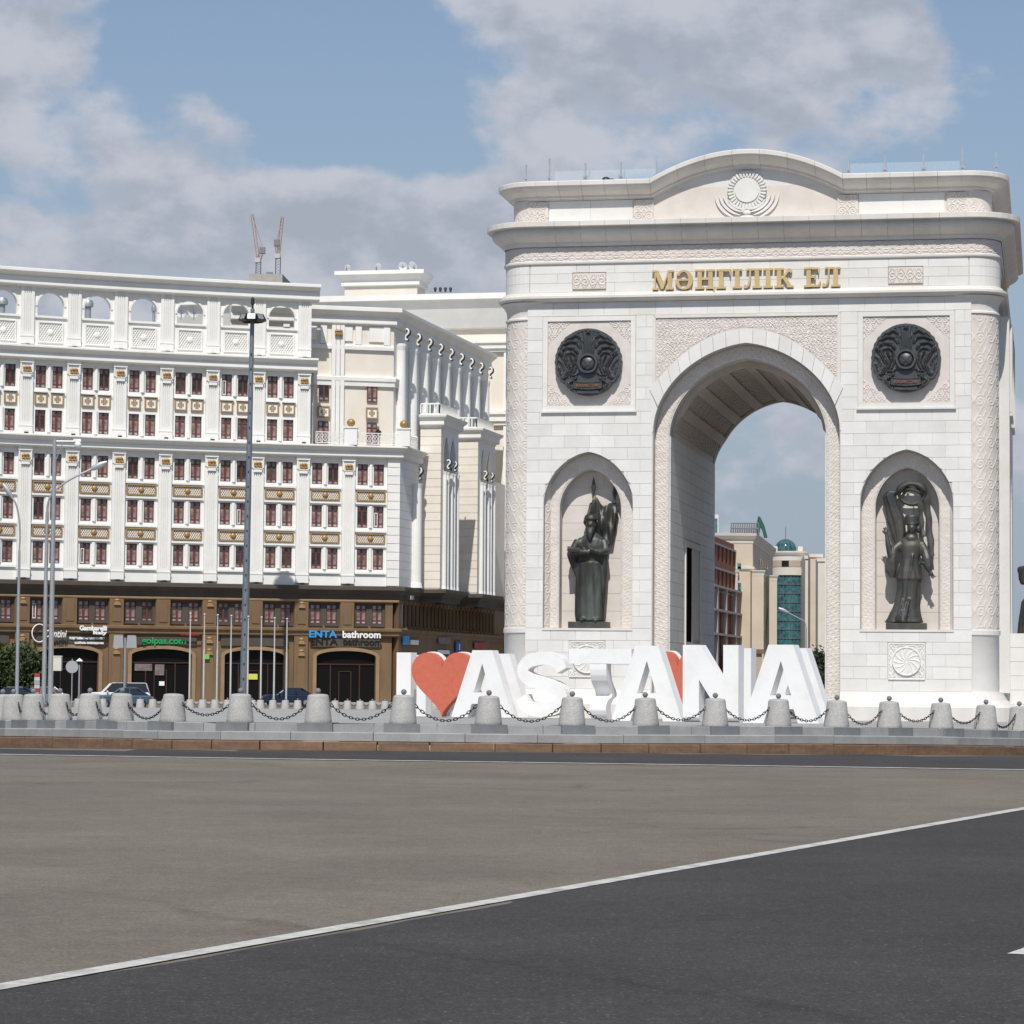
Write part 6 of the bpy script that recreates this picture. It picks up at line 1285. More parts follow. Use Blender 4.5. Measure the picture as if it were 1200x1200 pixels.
for px in (510, 516, 522, 528): p = at(px, 342, 289); t = tag(MB().box(-.12, .12, -.12, .12, 0, .25).ell((0, 0, .32), .17, 10, 6).build('roof_lamp', 'black_metal', loc=p), 'small dark floodlight on the parapet, %s from left' % ORD[(px - 510) // 6], 'floodlight', 'parapet floodlights')

# ================================================================== SIGNS ON THE SHOPS
def sign_text(body, t, z, width, height, m, label, out=None, depth=.06, cat='shop sign', shear=0.0, bold=.012):
    me = text_mesh(body, 1.0, .05, m, bold, 'CENTER', shear); co = np.array([v.co[:] for v in me.vertices]); w = np.ptp(co[:, 0]); h = np.ptp(co[:, 2]); me.transform(Matrix.Diagonal((width / w, depth / .1, height / h, 1))); co = np.array([v.co[:] for v in me.vertices]); me.transform(Matrix.Translation((-(co[:, 0].min() + co[:, 0].max()) / 2, 0, -co[:, 2].min())))
    if out is None: out = .36 if z + height > 5.0 else -.06
    x, y, b = bpos(t, out); return tag(put('shop_sign', me, None, (x, y, z), b), label, cat)
def t_at(px, z=5.0):
    best = None
    for t in np.linspace(-5, 5.2, 206):
        x, y, b = bpos(t, .4); r = (x - 0) / y; e = abs(600 + FPX * r * math.cos(0) - px + ROLL * 0); best = (e, t) if best is None or e < best[0] else best
    return best[1]
sign_text('ENTA', t_at(381), 4.88, 2.45, .60, 'blue_sign', 'blue ENTA lettering above the shop arch beside the letter I', bold=.03)
sign_text('bathroom', t_at(426), 4.86, 3.35, .62, 'white_sign', 'white bathroom lettering right of the blue ENTA lettering', bold=.03)
sign_text('golpas.com', t_at(194), 4.02, 3.8, .72, 'green_sign', 'green golpas.com lettering above a shop arch', bold=.02)
sign_text('гипермаркет', t_at(225), 4.86, 1.75, .26, 'red_sign', 'small red lettering right above the green shop lettering')
sign_text('Gambarelli', t_at(110.5), 5.22, 2.35, .42, 'white_sign', 'upper white lettering on the shopfront left of the sign boards', bold=.05)
sign_text('Italy', t_at(118), 4.82, 1.2, .40, 'white_sign', 'white Italy lettering under the longer white lettering', bold=.05)
sign_text('керамика-сантехника', t_at(104.5), 4.42, 3.0, .26, 'white_sign', 'third line of small white lettering above the shop arch', bold=.05)
sign_text('мебель-освещение', t_at(108), 4.06, 2.5, .26, 'white_sign', 'lowest line of small white lettering above the shop arch', bold=.05)
sign_text('Contini', t_at(66), 4.62, 1.9, .62, 'white_sign', 'white script lettering behind the twin lamp posts', shear=.3)
x, y, b = bpos(t_at(47), .40); m = MB(); m.tube([(.62 * math.cos(a), 0, .74 * math.sin(a)) for a in np.linspace(0, 2 * math.pi, 25)], .05, 6); tag(m.build('shop_sign', 'white_sign', loc=(x, y, 4.95), rotz=b), 'white ring emblem beside the white script lettering', 'shop sign')
def facade_board(px, py, w, h, m, label, out, cat='sign', name='sign_board', th=.06):
    t = t_at(px); x, y, b = bpos(t, out); p = at(px, py, y); mb = MB(); mb.box(-w / 2, w / 2, -th / 2, th / 2, -h / 2, h / 2); return tag(mb.build(name, m, loc=(x, y, p.z), rotz=b), label, cat)
facade_board(244, 769.5, .55, .42, 'lime_sign', 'small lime green sign on a brown pilaster', .30)
facade_board(300, 793, 1.0, .48, 'yellow_sign', 'yellow paper notice inside a dark shop window', -.62, 'notice', 'notice')
facade_board(173, 782, 1.5, .58, 'pink_sign', 'wide faded poster in the dark shop window under the green lettering', -.62, 'poster', 'poster')
facade_board(193.5, 785, .80, .92, 'pink_sign', 'square faded poster in the dark shop window under the green lettering', -.62, 'poster', 'poster')
facade_board(194, 801, .45, .36, 'white_sign', 'small white notice low in the shop window under the green lettering', -.60, 'notice', 'notice')
def flank_board(a, z, w, h, m, label, cat='sign', out=.16):
    p = CV + U_ * a + NO * out; mb = MB(); mb.box(-w / 2, w / 2, -.05, .05, -h / 2, h / 2); return tag(mb.build('sign_board', m, loc=(p.x, p.y, z), rotz=math.atan2(U_.y, U_.x)), label, cat)
flank_board(1.9, 4.75, 2.0, .75, 'blue_sign', 'blue shop board on the shaded street side nearest the corner'); flank_board(4.7, 4.6, 2.6, .40, 'white_sign', 'pale board right of the blue board on the shaded side')
flank_board(15.2, 4.9, 4.2, .62, 'pink_sign', 'long faded pink board on the shaded street side'); flank_board(15.0, 3.85, 4.2, .35, 'white_sign', 'narrow pale board under the pink board on the shaded side'); flank_board(20.6, 4.4, 2.3, .95, 'blue_dark_sign', 'square dark blue sign on the shaded street side'); flank_board(28.8, 4.6, 4.2, .6, 'red_sign', 'crimson board farthest along the shaded street side')
for dz, w in ((0.0, .5), ):
    p = CV + U_ * 20.6 + NO * .22; mb = MB(); mb.tube([(0, 0, -.3), (0, 0, .28)], .10, 6); tag(mb.build('sign_mark', 'white_sign', loc=(p.x, p.y, 4.4)), 'white upright mark on the square dark blue sign', 'sign mark')
flank_board(1.6, 8.45, .9, .34, 'sign_back', 'small grey address plate near the brown corner', out=.75)

# ================================================================== STREET FURNITURE
def pole_thing(name, label, cat, px, py, Y, group=None): p = at(px, py, Y); t = thing(name, label, cat, (p.x, p.y, p.z), group=group); return t, p
# high floodlight mast
t, p = pole_thing('light_mast', 'tall grey floodlight mast standing in front of the curved building', 'light mast', 285.0, 828.5, 225)
H_ = at(296, 362, 225).z - p.z; lean = (at(296, 362, 225).x - p.x); m = MB(); m.smooth = True; m.tube([(lean * q, 0, H_ * q) for q in np.linspace(0, 1, 7)], [.34 - .17 * q for q in np.linspace(0, 1, 7)], 10); m.build('pole', 'steel_blue', t)
m = MB()
for k in range(24): q = .03 + k * .037; m.box(lean * q - .05, lean * q + .05, -.36 + .17 * q, -.30 + .17 * q, H_ * q, H_ * q + .18)
m.build('rungs', 'black_metal', t)['kind'] = 'stuff'
m = MB(); m.box(-.36, .36, -.36, .36, 0, .9); m.build('base_box', 'steel_grey', t)
m = MB(); m.lathe([(.62, H_ - .6), (.70, H_ - .6), (.70, H_ - .5), (.62, H_ - .5)], (lean, 0), 16); m.tube([(lean, 0, H_ - .8), (lean, 0, H_ + .5)], .09, 8); m.lathe([(.05, H_ + .3), (.16, H_ + .4), (.16, H_ + .8), (.0, H_ + 1.0)], (lean, 0), 10); m.build('head_ring', 'black_metal', t)
for k in range(8):
    a = 2 * math.pi * k / 8; m = MB(); m.box(-.34, .34, -.20, .16, -.30, .22); o = m.build('floodlight', 'black_metal', t, loc=(lean + .82 * math.cos(a), .82 * math.sin(a), H_ - .75)); o.rotation_euler = (R(-25), 0, a + math.pi / 2)
    m = MB(); m.add([(-.28, -.205, -.25), (.28, -.205, -.25), (.28, -.205, .17), (-.28, -.205, .17)], [(0, 1, 2, 3)]); m.build('lens', 'steel_grey', o)
# street lamps
def lamp_post(px, py, Y, top_py, arm, label, r=.13):
    t, p = pole_thing('street_lamp', label, 'street lamp', px, py, Y); topz = at(px, top_py, Y).z - p.z; m = MB(); m.smooth = True; m.tube([(0, 0, 0), (0, 0, topz * .45), (0, 0, topz)], [r, r * .85, r * .62], 10); m.build('pole', 'steel_grey', t)
    m = MB(); m.smooth = True; pts = [(0, 0, topz)] + [(a, 0, topz + b) for a, b in arm]; pts = [tuple(v) for v in smooth_line(pts, 5)]; m.tube(pts, r * .45, 8); m.build('arm', 'steel_grey', t)
    e = Vector(pts[-1]); d = (Vector(pts[-1]) - Vector(pts[-4])).normalized(); m = MB(); m.smooth = True; m.tube([e - d * .1, e + d * .15, e + d * .6, e + d * .95], [.05, .14, .17, .06], 10, flat=.6); m.build('lamp_head', 'steel_grey', t); return t, p
lamp_post(51.2, 824, 150, 600, [(.05, .5), (.35, 1.1), (1.2, 1.75), (2.3, 2.3)], 'grey street lamp with a long slanting arm beside a taller post')
lamp_post(19.5, 824, 172, 645, [(.02, .9), (-.05, 1.9), (-.25, 2.8), (-.55, 3.3)], 'grey street lamp with a short curved top at the left edge', r=.12)
t, p = pole_thing('camera_post', 'tall grey post with a dome camera on a side arm at the top', 'camera post', 58.8, 824, 150); topz = at(62.5, 515, 150).z - p.z; m = MB(); m.smooth = True; m.tube([(0, 0, 0), (0, 0, topz)], [.15, .10], 10); m.build('pole', 'steel_grey', t)
m = MB(); m.tube([(0, 0, topz - .1), (1.15, 0, topz - .1)], .05, 6); m.tube([(0, 0, topz - 1.3), (.45, 0, topz - .15)], .03, 6); m.build('arm', 'steel_grey', t); m = MB(); m.smooth = True; m.ell((1.25, 0, topz - .24), (.20, .20, .22), 12, 8); m.box(1.02, 1.42, -.16, .16, topz - .12, topz + .03); m.build('dome_camera', 'white_sign', t)
m = MB(); m.box(.15, .58, -.2, .18, 1.72, 2.46); m.box(.13, .60, -.22, .20, 2.462, 2.52); m.build('control_box', 'box_cream', t)
# flagpoles
for i, px in enumerate((222, 238.5, 254, 270, 290, 305.5, 321, 335.5)):
    t, p = pole_thing('flagpole', 'bare white flagpole before the shops, %s from left' % ORD[i], 'flagpole', px - .3, 829, 214, 'flagpoles before the shops'); h = at(px + 1.2, 720 + i * .9, 214).z - p.z; m = MB(); m.smooth = True; m.tube([(0, 0, 0), (0, 0, h * .62), (0, 0, h * .63), (0, 0, h)], [.075, .065, .05, .04], 8); m.build('shaft', 'pole_white', t); m = MB(); m.smooth = True; m.ell((0, 0, h + .06), .09, 8, 6); m.build('finial', 'pole_white', t)
# round sign seen from behind, garden lamp, twin boards, advertising post
t, p = pole_thing('road_sign', 'grey back of a round road sign on a thin post', 'road sign', 83.8, 826, 190); m = MB(); m.tube([(0, 0, 0), (0, 0, 3.1)], .035, 8); m.build('post', 'steel_grey', t); m = MB(); m.smooth = False; zc = at(84, 781.5, 190).z - p.z; m.prism([(.42 * math.cos(a), zc + .42 * math.sin(a)) for a in np.linspace(0, 2 * math.pi, 28, endpoint=False)], -.06, -.04, 'y'); m.build('disc', 'sign_back', t)
t, p = pole_thing('garden_lamp', 'small park lamp with a flat conical hood', 'park lamp', 92.3, 826, 194); zc = at(92.3, 775, 194).z - p.z; m = MB(); m.tube([(0, 0, 0), (0, 0, zc - .1)], [.07, .05], 8); m.build('post', 'steel_grey', t); m = MB(); m.smooth = True; m.lathe([(.0, zc + .22), (.06, zc + .18), (.24, zc + .04), (.24, zc), (.10, zc - .02)], n=14); m.build('hood', 'white_sign', t); m = MB(); m.lathe([(.08, zc - .22), (.12, zc - .03)], n=10); m.build('lantern', 'black_metal', t)
t, p = pole_thing('sign_post', 'post carrying two square grey sign boards above the parked cars', 'sign post', 145.5, 826, 205); zc = at(146, 752, 205).z - p.z; m = MB(); m.tube([(0, 0, 0), (0, 0, zc + .3)], .09, 8); m.build('post', 'steel_grey', t)
for sx in (-1, 1):
    m = MB(); m.prism([(sx * .48 - .38, zc - .45), (sx * .48 + .38, zc - .45), (sx * .48 + .34, zc + .40), (sx * .48 + .22, zc + .47), (sx * .48 - .30, zc + .47)], -.16, .10, 'y'); o = m.build('board', 'sign_back', t)
t, p = pole_thing('notice_post', 'slim post with stacked red and white notices left of the twin posts', 'notice post', 43, 826, 200); m = MB(); m.box(-.17, .17, -.05, .05, 0, .9); m.build('foot', 'steel_grey', t)
for k, mm in enumerate(('red_sign', 'pole_white', 'sign_back', 'pole_white', 'red_sign')): m = MB(); m.box(-.19, .19, -.06, .06, .9 + k * .27, .9 + k * .27 + .25); m.build('notice', mm, t)

# ================================================================== CARS
def car(label, px, roof_py, Y, rot, paint, suv=False, L=4.5, group='parked cars across the road'):
    p = at(px, roof_py, Y); zg = G(Y); t = thing('parked_car', label, 'car', (p.x, p.y, zg), rot, group); H_ = 1.78 if suv else 1.45; w = .90
    belt = 1.08 if suv else .92; k = L / 4.5
    side = [(-2.2, .30), (-2.25, .62), (-2.18, belt - .08), (-1.9, belt), (-.75, belt + .02), (1.9, belt + .02), (2.2, belt - .10), (2.25, .60), (2.2, .30)] if not suv else [(-2.2, .35), (-2.25, .7), (-2.15, belt - .06), (-1.85, belt), (-1.0, belt + .02), (2.1, belt + .02), (2.22, belt - .15), (2.25, .60), (2.2, .35)]
    gh = [(-.95, belt), (-.25, H_ - .03), (.1, H_), (1.0, H_ - .01), (1.85, belt + .01)] if not suv else [(-1.15, belt), (-.55, H_ - .05), (-.2, H_), (1.9, H_ - .03), (2.12, belt + .01)]
    def shell(prof, w0, w1, zlo, zhi):
        m = MB(); n = len(prof); vs_ = []
        for sgn in (-1, 1):
            for a, b in prof: f = (b - zlo) / (zhi - zlo); ww = w0 + (w1 - w0) * f; vs_.append((a * k, sgn * ww, b))
        fs_ = [tuple(range(n)), tuple(reversed(range(n, 2 * n)))] + [(i, (i + 1) % n, (i + 1) % n + n, i + n) for i in range(n)]; m.add(vs_, fs_); return m
    o = shell(side, w, w * .94, .3, belt).build('body', paint, t); bv = o.modifiers.new('bevel', 'BEVEL'); bv.width = .09; bv.segments = 3
    o = shell(gh, w * .90, w * .74, belt, H_).build('cabin', 'car_glass', t); bv = o.modifiers.new('bevel', 'BEVEL'); bv.width = .04; bv.segments = 2
    m = MB(); a, b = (gh[1][0] + .05) * k, (gh[3][0] - .02) * k; m.box(a, b, -w * .72, w * .72, H_ - .045, H_ + .012)
    o = m.build('roof', paint, t); bv = o.modifiers.new('bevel', 'BEVEL'); bv.width = .025; bv.segments = 2
    for sgn in (-1, 1):
        for q0, q1 in ((gh[0], gh[1]), (gh[3], gh[4])): m = MB(); m.tube([(q0[0] * k, sgn * w * .895, q0[1]), (q1[0] * k, sgn * w * .74, q1[1])], .045, 6); m.build('pillar', paint, t)
        xm = .45 * k; m = MB(); m.tube([(xm, sgn * w * .90, belt), (xm, sgn * w * .745, H_ - .02)], .05, 6); m.build('pillar', paint, t)
        m = MB(); m.ell((-.85 * k, sgn * (w + .10), belt + .06), (.08, .12, .08), 8, 6); m.build('mirror', paint, t)
        for xx in (-1.38, 1.38):
            m = MB(); m.smooth = True; m.lathe([(.0, -.11), (.29, -.11), (.33, -.06), (.33, .06), (.29, .11), (.0, .11)], n=20, caps=False); wo = m.build('wheel', 'rubber', t, loc=(xx * k, sgn * (w - .10), .33)); wo.rotation_euler = (R(90), 0, 0); m = MB(); m.lathe([(.0, -.12), (.20, -.12), (.20, .12), (.0, .12)], n=14, caps=False); m.build('rim', 'rim', wo)
        m = MB(); m.box(-2.235 * k, -2.10 * k, sgn * .55 - .17, sgn * .55 + .17, .62, .76); m.build('headlight', 'lamp_clear', t); m = MB(); m.box(2.10 * k, 2.24 * k, sgn * .62 - .12, sgn * .62 + .12, .66, .84); m.build('tail_light', 'lamp_red', t)
    return t
car('white station wagon parked before the shop arch', 139, 800, 206, R(12), 'car_white', True, 4.6); car('dark teal sedan in front of the white station wagon', 145, 806, 200, R(8), 'car_teal', False, 4.2)
car('dark navy car at the left edge below the tree', 12, 806, 200, R(5), 'car_navy', False, 4.4); car('grey blue car between the left lamp and the twin posts', 46, 807, 205, R(-10), 'car_grey', False, 3.9); car('dark car parked behind the flagpoles', 338, 809, 219, R(10), 'car_navy', False, 4.2)

# ================================================================== TREES
def tree(name, label, loc, h, rx, rz, cz, n, m_, seed, cat='tree', leaf=.17):
    rnd = np.random.RandomState(seed); t = thing(name, label, cat, loc); m = MB(); m.smooth = True; m.tube([(0, 0, -.1), (.05, 0, h * .3), (-.03, .04, h * .62)], [.13, .10, .05], 8)
    for k in range(9): a = k * 2.4; z0 = h * (.22 + .045 * k); m.tube([(0, 0, z0), (rx * .4 * math.cos(a), rx * .4 * math.sin(a), z0 + h * .14), (rx * .75 * math.cos(a), rx * .75 * math.sin(a), z0 + h * .26)], [.05, .035, .012], 5)
    m.build('trunk', 'bark', t)
    cl = rnd.normal(size=(46, 3)); cl /= np.linalg.norm(cl, axis=1)[:, None]; cl *= rnd.uniform(.35, 1, (46, 1)) ** .5; cl = cl * [rx, rx, rz] + [0, 0, cz]; idx = rnd.randint(0, 46, n); P = cl[idx] + rnd.normal(size=(n, 3)) * [rx * .17, rx * .17, rz * .15]
    a = rnd.normal(size=(n, 3)); a /= np.linalg.norm(a, axis=1)[:, None]; b = np.cross(a, rnd.normal(size=(n, 3))); b /= np.linalg.norm(b, axis=1)[:, None]; s_ = leaf * rnd.uniform(.6, 1.3, (n, 1)); V = np.stack([P - a * s_, P + b * s_ * .5, P + a * s_, P - b * s_ * .5], 1).reshape(-1, 3); m = MB(); m.v = list(map(tuple, V)); m.f = [(4 * i, 4 * i + 1, 4 * i + 2, 4 * i + 3) for i in range(n)]; m.m = [0] * n; m.sm = [False] * n; m.build('crown', m_, t, recalc=False); return t
p = at(28, 824, 214); tree('leafy_tree', 'bushy green tree before the shops at the left', p, 5.0, 1.75, 2.0, 2.5, 9000, 'leaf', 3)
p = at(-12, 824, 216); tree('leafy_tree', 'green tree cut by the left edge of the picture', p, 5.2, 1.7, 2.0, 2.6, 7000, 'leaf', 5)

# ================================================================== PERSON ON THE BALCONY
x, y, b = bpos(4.66, -.5); t = thing('person', 'person in black clothes standing on the balcony behind the railing', 'person', (x, y, 21.52)); m = MB()
for sx in (-1, 1): m.tube([(sx * .09, 0, .04), (sx * .095, .01, .46), (sx * .09, 0, .90)], [.055, .065, .10], 8); m.ell((sx * .09, -.07, .04), (.05, .13, .045), 8, 6); m.tube([(sx * .19, 0, 1.38), (sx * .25, -.02, 1.12), (sx * .20, -.14, .98)], [.06, .05, .04], 8); m.ell((sx * .17, -.17, .95), (.035, .05, .05), 8, 6)
loft(m, lerp_rings([(0, 0, .72, .19, .15, .0, 5, 0), (0, 0, .95, .17, .12, 0, 5, 0), (0, 0, 1.15, .15, .11, 0, 5, 0), (0, 0, 1.36, .20, .11, 0, 5, 0), (0, 0, 1.45, .10, .08, 0, 5, 0), (0, 0, 1.54, .05, .05, 0, 5, 0)], 16), 16); m.ell((0, 0, 1.62), (.085, .10, .125), 12, 9); solid(m.build('body', 'cloth_black', t), .02); m = MB(); m.smooth = True; m.ell((0, -.045, 1.61), (.07, .075, .10), 10, 8); m.ell((0, -.12, 1.60), (.012, .02, .02), 6, 5); m.build('face', 'skin', t); m = MB(); m.smooth = True; m.ell((0, .03, 1.64), (.10, .10, .13), 12, 9); m.ell((0, .06, 1.48), (.09, .05, .14), 10, 7); m.build('hair', 'cloth_black', t)

# ================================================================== STREET SEEN THROUGH THE ARCH
def far_thing(name, label, cat, px, Y): p = at(px, 820, Y); return thing(name, label, cat, (p.x, p.y, -.8)), (p.x, p.y, -.8)
def pq_(px, py, Y): return at(px, py, Y)
# unfinished brick building, front running back to the right
t, off = far_thing('brick_building', 'unfinished red brick building with bare concrete frame beside the arch passage', 'building', 850, 320)
A0, B0 = pq_(822, 700, 306), pq_(866.5, 700, 342); d = (B0 - A0); d.z = 0; Ld = d.length; d.normalize(); nrm = Vector((d.y, -d.x, 0)); ang = math.atan2(d.y, d.x); zt = at(842, 630, 320).z
def wallmod(m): o = m; return o
m = MB(); wins = []
for r in range(2):
    for k in range(9): wins.append((Ld * (.08 + k * .105), zt - 2.6 - r * 2.75, 0, 0))
holes = [[(a, z - .0), (a + 1.9, z), (a + 1.9, z + 1.75), (a, z + 1.75)] for a, z, _, _ in [(w[0], w[1], 0, 0) for w in wins]]
m.prism([(0, -1), (Ld, -1), (Ld, zt - .85), (Ld * .84, zt - .85), (Ld * .84, zt), (0, zt)], 0, .5, 'y', holes=holes); o = m.build('wall', 'brick_red', t, loc=(A0.x - off[0], A0.y - off[1], .8)); o.rotation_euler = (0, 0, ang)
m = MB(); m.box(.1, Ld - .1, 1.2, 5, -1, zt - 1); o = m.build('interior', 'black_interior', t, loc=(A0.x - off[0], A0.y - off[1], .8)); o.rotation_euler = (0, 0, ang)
for z in (zt - .85, zt - 3.6, zt - 6.2): m = MB(); m.box(0, Ld + .1, -.08, -.005, z, z + .22); o = m.build('floor_band', 'concrete', t, loc=(A0.x - off[0], A0.y - off[1], .8)); o.rotation_euler = (0, 0, ang)
# open concrete frame in front of it
zf = at(850, 688, 322).z
for k, f in enumerate((.25, .48, .74, .96)): m = MB(); m.box(Ld * f - .5, Ld * f + .5, -.75, -.40, -1, zf); o = m.build('frame_column', 'concrete', t, loc=(A0.x - off[0], A0.y - off[1], .8)); o.rotation_euler = (0, 0, ang)
for z in (zf - .25, zf - 2.9, zf - 5.6): m = MB(); m.box(Ld * .15, Ld * 1.0, -.78, -.02, z, z + .25); o = m.build('frame_slab', 'concrete', t, loc=(A0.x - off[0], A0.y - off[1], .8)); o.rotation_euler = (0, 0, ang)
# cream corner building with a roof sign
t, off = far_thing('cream_building', 'cream stone corner building with heavy cornice and rooftop sign frame', 'building', 870, 345)
def W2(p): return (p.x, p.y)
C0, C1_, C2_ = pq_(836, 700, 338), pq_(882.0, 700, 338), pq_(905.5, 700, 378)
back = Vector((0, 14, 0)); zt = at(870, 627, 338).z; bo = lambda m, n, mm: m.build(n, mm, t, off=off)
m = MB(); m.prism([W2(C0), W2(C1_), W2(C2_), (C2_.x - 12, C2_.y + 10), (C0.x, C0.y + 30)], -1, zt); bo(m, 'wall', 'far_cream')
CP = [W2(C0), W2(C1_), W2(C2_)]
m = MB(); m.sweep(CP, [(-.2, zt - 1.0), (.05, zt - 1.0), (.08, zt - .7), (.2, zt - .55), (.45, zt - .1), (.5, zt + .2), (-.2, zt + .25)]); bo(m, 'cornice', 'far_white')
zm = at(870, 668, 338).z; m = MB(); m.sweep(CP, [(-.2, zm - .1), (.05, zm - .1), (.2, zm + .15), (.2, zm + .4), (-.2, zm + .42)]); bo(m, 'string_course', 'far_white')
m = MB(); m.prism([W2(C0), W2(C1_), W2(C2_), (C2_.x - 12, C2_.y + 10), (C0.x, C0.y + 30)], zt, zt + .22); bo(m, 'roof', 'far_white')
for (x0, x1, Y) in ((859, 864.5, 337.4), (881, 895, 336), (901.5, 910.5, 352)):
    a, b = pq_(x0, 700, Y), pq_(x1, 700, Y); m = MB(); m.box(a.x, b.x, Y, Y + 5, -1, zm - .12); bo(m, 'pier', 'far_cream'); m = MB(); m.sweep([(a.x, Y), (b.x, Y), (b.x + .1, Y + 5)], [(-.1, zm - .75), (.02, zm - .75), (.05, zm - .45), (.18, zm - .2), (.18, zm - .1), (-.1, zm - .1)]); bo(m, 'pier_cap', 'far_white')
for k, (x0, x1) in enumerate(((864.2, 868.4),)):
    for py in (660, 683, 690): a, b, c_ = pq_(x0, py, 337.9), pq_(x1, py, 337.9), pq_(x0, py + (5 if py > 685 else 7), 337.9); m = MB(); m.box(a.x, b.x, 337.8, 337.95, c_.z, a.z); bo(m, 'window', 'pane_teal')
dd = (C2_ - C1_); nn = Vector((dd.y, -dd.x, 0)).normalized()
for f in (.45, .72):
    for z0 in (zm - 9.5, zm - 6.4, zm - 3.3): 
        q0, q1 = C1_ + dd * f + nn * .06, C1_ + dd * (f + .10) + nn * .06; m = MB(); m.add([(q0.x, q0.y, z0), (q1.x, q1.y, z0), (q1.x, q1.y, z0 + 2.6), (q0.x, q0.y, z0 + 2.6)], [(0, 1, 2, 3)]); bo(m, 'flank_window', 'pane_teal')
for f in (.30, .42, .54, .66): q0, q1 = C1_ + dd * f + nn * .05, C1_ + dd * (f + .05) + nn * .05; m = MB(); m.add([(q0.x, q0.y, zm + 1.2), (q1.x, q1.y, zm + 1.2), (q1.x, q1.y, zm + 1.9), (q0.x, q0.y, zm + 1.9)], [(0, 1, 2, 3)]); bo(m, 'flank_window', 'pane_dark')
# rooftop sign scaffold
Y = 346; a, b = pq_(857, 623, Y), pq_(889, 623, Y); zt2 = at(870, 613, Y).z; m = MB()
for k in range(13): x = a.x + (b.x - a.x) * k / 12; m.tube([(x, Y, zt + .5), (x, Y, zt2)], .07, 4); m.tube([(x, Y, zt2), (x, Y + 1.5, zt + .5)], .05, 4)
for z in (zt + 1.2, (zt + zt2) / 2 + .3, zt2): m.tube([(a.x, Y, z), (b.x, Y, z)], .07, 4)
bo(m, 'sign_frame', 'crane_dark')['kind'] = 'stuff'
m = MB(); q = [(x, y + 4) for x, y in [(887.5, 623), (889, 610), (890.5, 601), (893, 606), (896, 612), (898, 620), (899.5, 626), (896, 626), (894, 618), (891.5, 613), (889.5, 624)]]; pp = [pq_(x, y, 347) for x, y in q]; m.prism([(v.x, v.z) for v in pp], 347, 347.8, 'y'); m.tube([(pp[0].x - .2, 347.9, zt), (pp[2].x, 347.9, pp[2].z)], .15, 5); o = bo(m, 'roof_emblem', 'roof_green')
a, b = pq_(832, 603, 360), pq_(851, 640, 360); m = MB(); m.box(a.x, b.x - 1.0, 360, 366, zt - 4, a.z); bo(m, 'roof_cabin', 'far_white'); m = MB(); m.box(pq_(838, 0, 359.9).x, pq_(843, 0, 359.9).x, 359.9, 359.98, zt + 1, a.z - .5); bo(m, 'roof_cabin_glass', 'pane_teal')
# domed building with the curved glass front
t, off = far_thing('domed_building', 'cream building with teal glass dome and curved glass bay', 'building', 930, 385); bo = lambda m, n, mm: m.build(n, mm, t, off=off)
Y = 392; zt = at(930, 648, Y).z; a, b, c_ = pq_(905, 700, Y), pq_(946, 700, Y), pq_(970, 700, Y - 10); cx = (a.x + b.x) / 2; rad = (b.x - a.x) / 2
zg1, zg0 = at(930, 673, Y - 4).z, -1; yc = Y + rad * .6; R0 = rad * 1.12
arc = [(cx + R0 * math.sin(q), yc - R0 * math.cos(q)) for q in np.linspace(-1.1, 1.1, 25)]
m = MB(); m.prism(arc + [(b.x + 1, Y + 14), (a.x - 1, Y + 14)], zg1, zt); bo(m, 'drum_wall', 'far_white')
m = MB(); m.prism([(p[0] * .985 + cx * .015, p[1] + .25) for p in arc] + [(b.x, Y + 13), (a.x, Y + 13)], -1, zg1 - .01); bo(m, 'curved_glass', 'pane_teal')
m = MB()
for p in arc[2:-2:2]: m.tube([(p[0] * .985 + cx * .015, p[1] + .16, -1), (p[0] * .985 + cx * .015, p[1] + .16, zg1)], .05, 4)
for z in np.arange(1, zg1, 1.25): m.tube([(p[0] * .985 + cx * .015, p[1] + .16, z) for p in arc], .05, 4)
bo(m, 'mullions', 'steel_blue')['kind'] = 'stuff'
zb1, zb0 = at(930, 657, Y).z, at(930, 664.5, Y).z; m = MB(); m.sweep(arc, [(-.2, zb0), (.04, zb0), (.04, zb1), (-.2, zb1)]); bo(m, 'window_band', 'far_tan')
for i0, i1 in ((7, 11), (18, 20)): m = MB(); m.sweep(arc[i0:i1 + 1], [(-.1, zb0 + .05), (.10, zb0 + .05), (.10, zb1 - .05), (-.1, zb1 - .05)]); bo(m, 'window', 'pane_dark')
m = MB(); m.sweep(arc, [(-.1, zt - .4), (.08, zt - .4), (.25, zt), (.25, zt + .2), (-.1, zt + .2)]); bo(m, 'cornice', 'far_white'); m = MB(); m.prism(arc + [(b.x + 1, Y + 14), (a.x - 1, Y + 14)], zt + .01, zt + .22); bo(m, 'roof', 'far_white')
for (x0, x1, dY, top, mm) in ((943.5, 950, 6, 652, 'far_white'), (949.5, 962, 9, 650, 'far_cream'), (958.5, 972, 12, 655, 'far_white')):
    q0, q1 = pq_(x0, 700, Y - dY), pq_(x1, 700, Y - dY); zz = at(x0, top, Y - dY).z; m = MB(); m.box(q0.x, q1.x, Y - dY, Y + 8 + dY * .01, -1, zz); bo(m, 'wing', mm); m = MB(); m.box(q0.x - .15, q1.x + .25, Y - dY - .15, Y - dY - .01, zz - .35, zz + .1); bo(m, 'wing_cap', 'far_white')
for x0, dY in ((957.5, 9.05), (947.3, 6.05)):
    for py in range(664, 800, 13): q0 = pq_(x0, py, Y - dY); m = MB(); m.box(q0.x, q0.x + .9, q0.y - .04, q0.y + .05, q0.z - .7, q0.z); bo(m, 'slit_window', 'pane_dark')
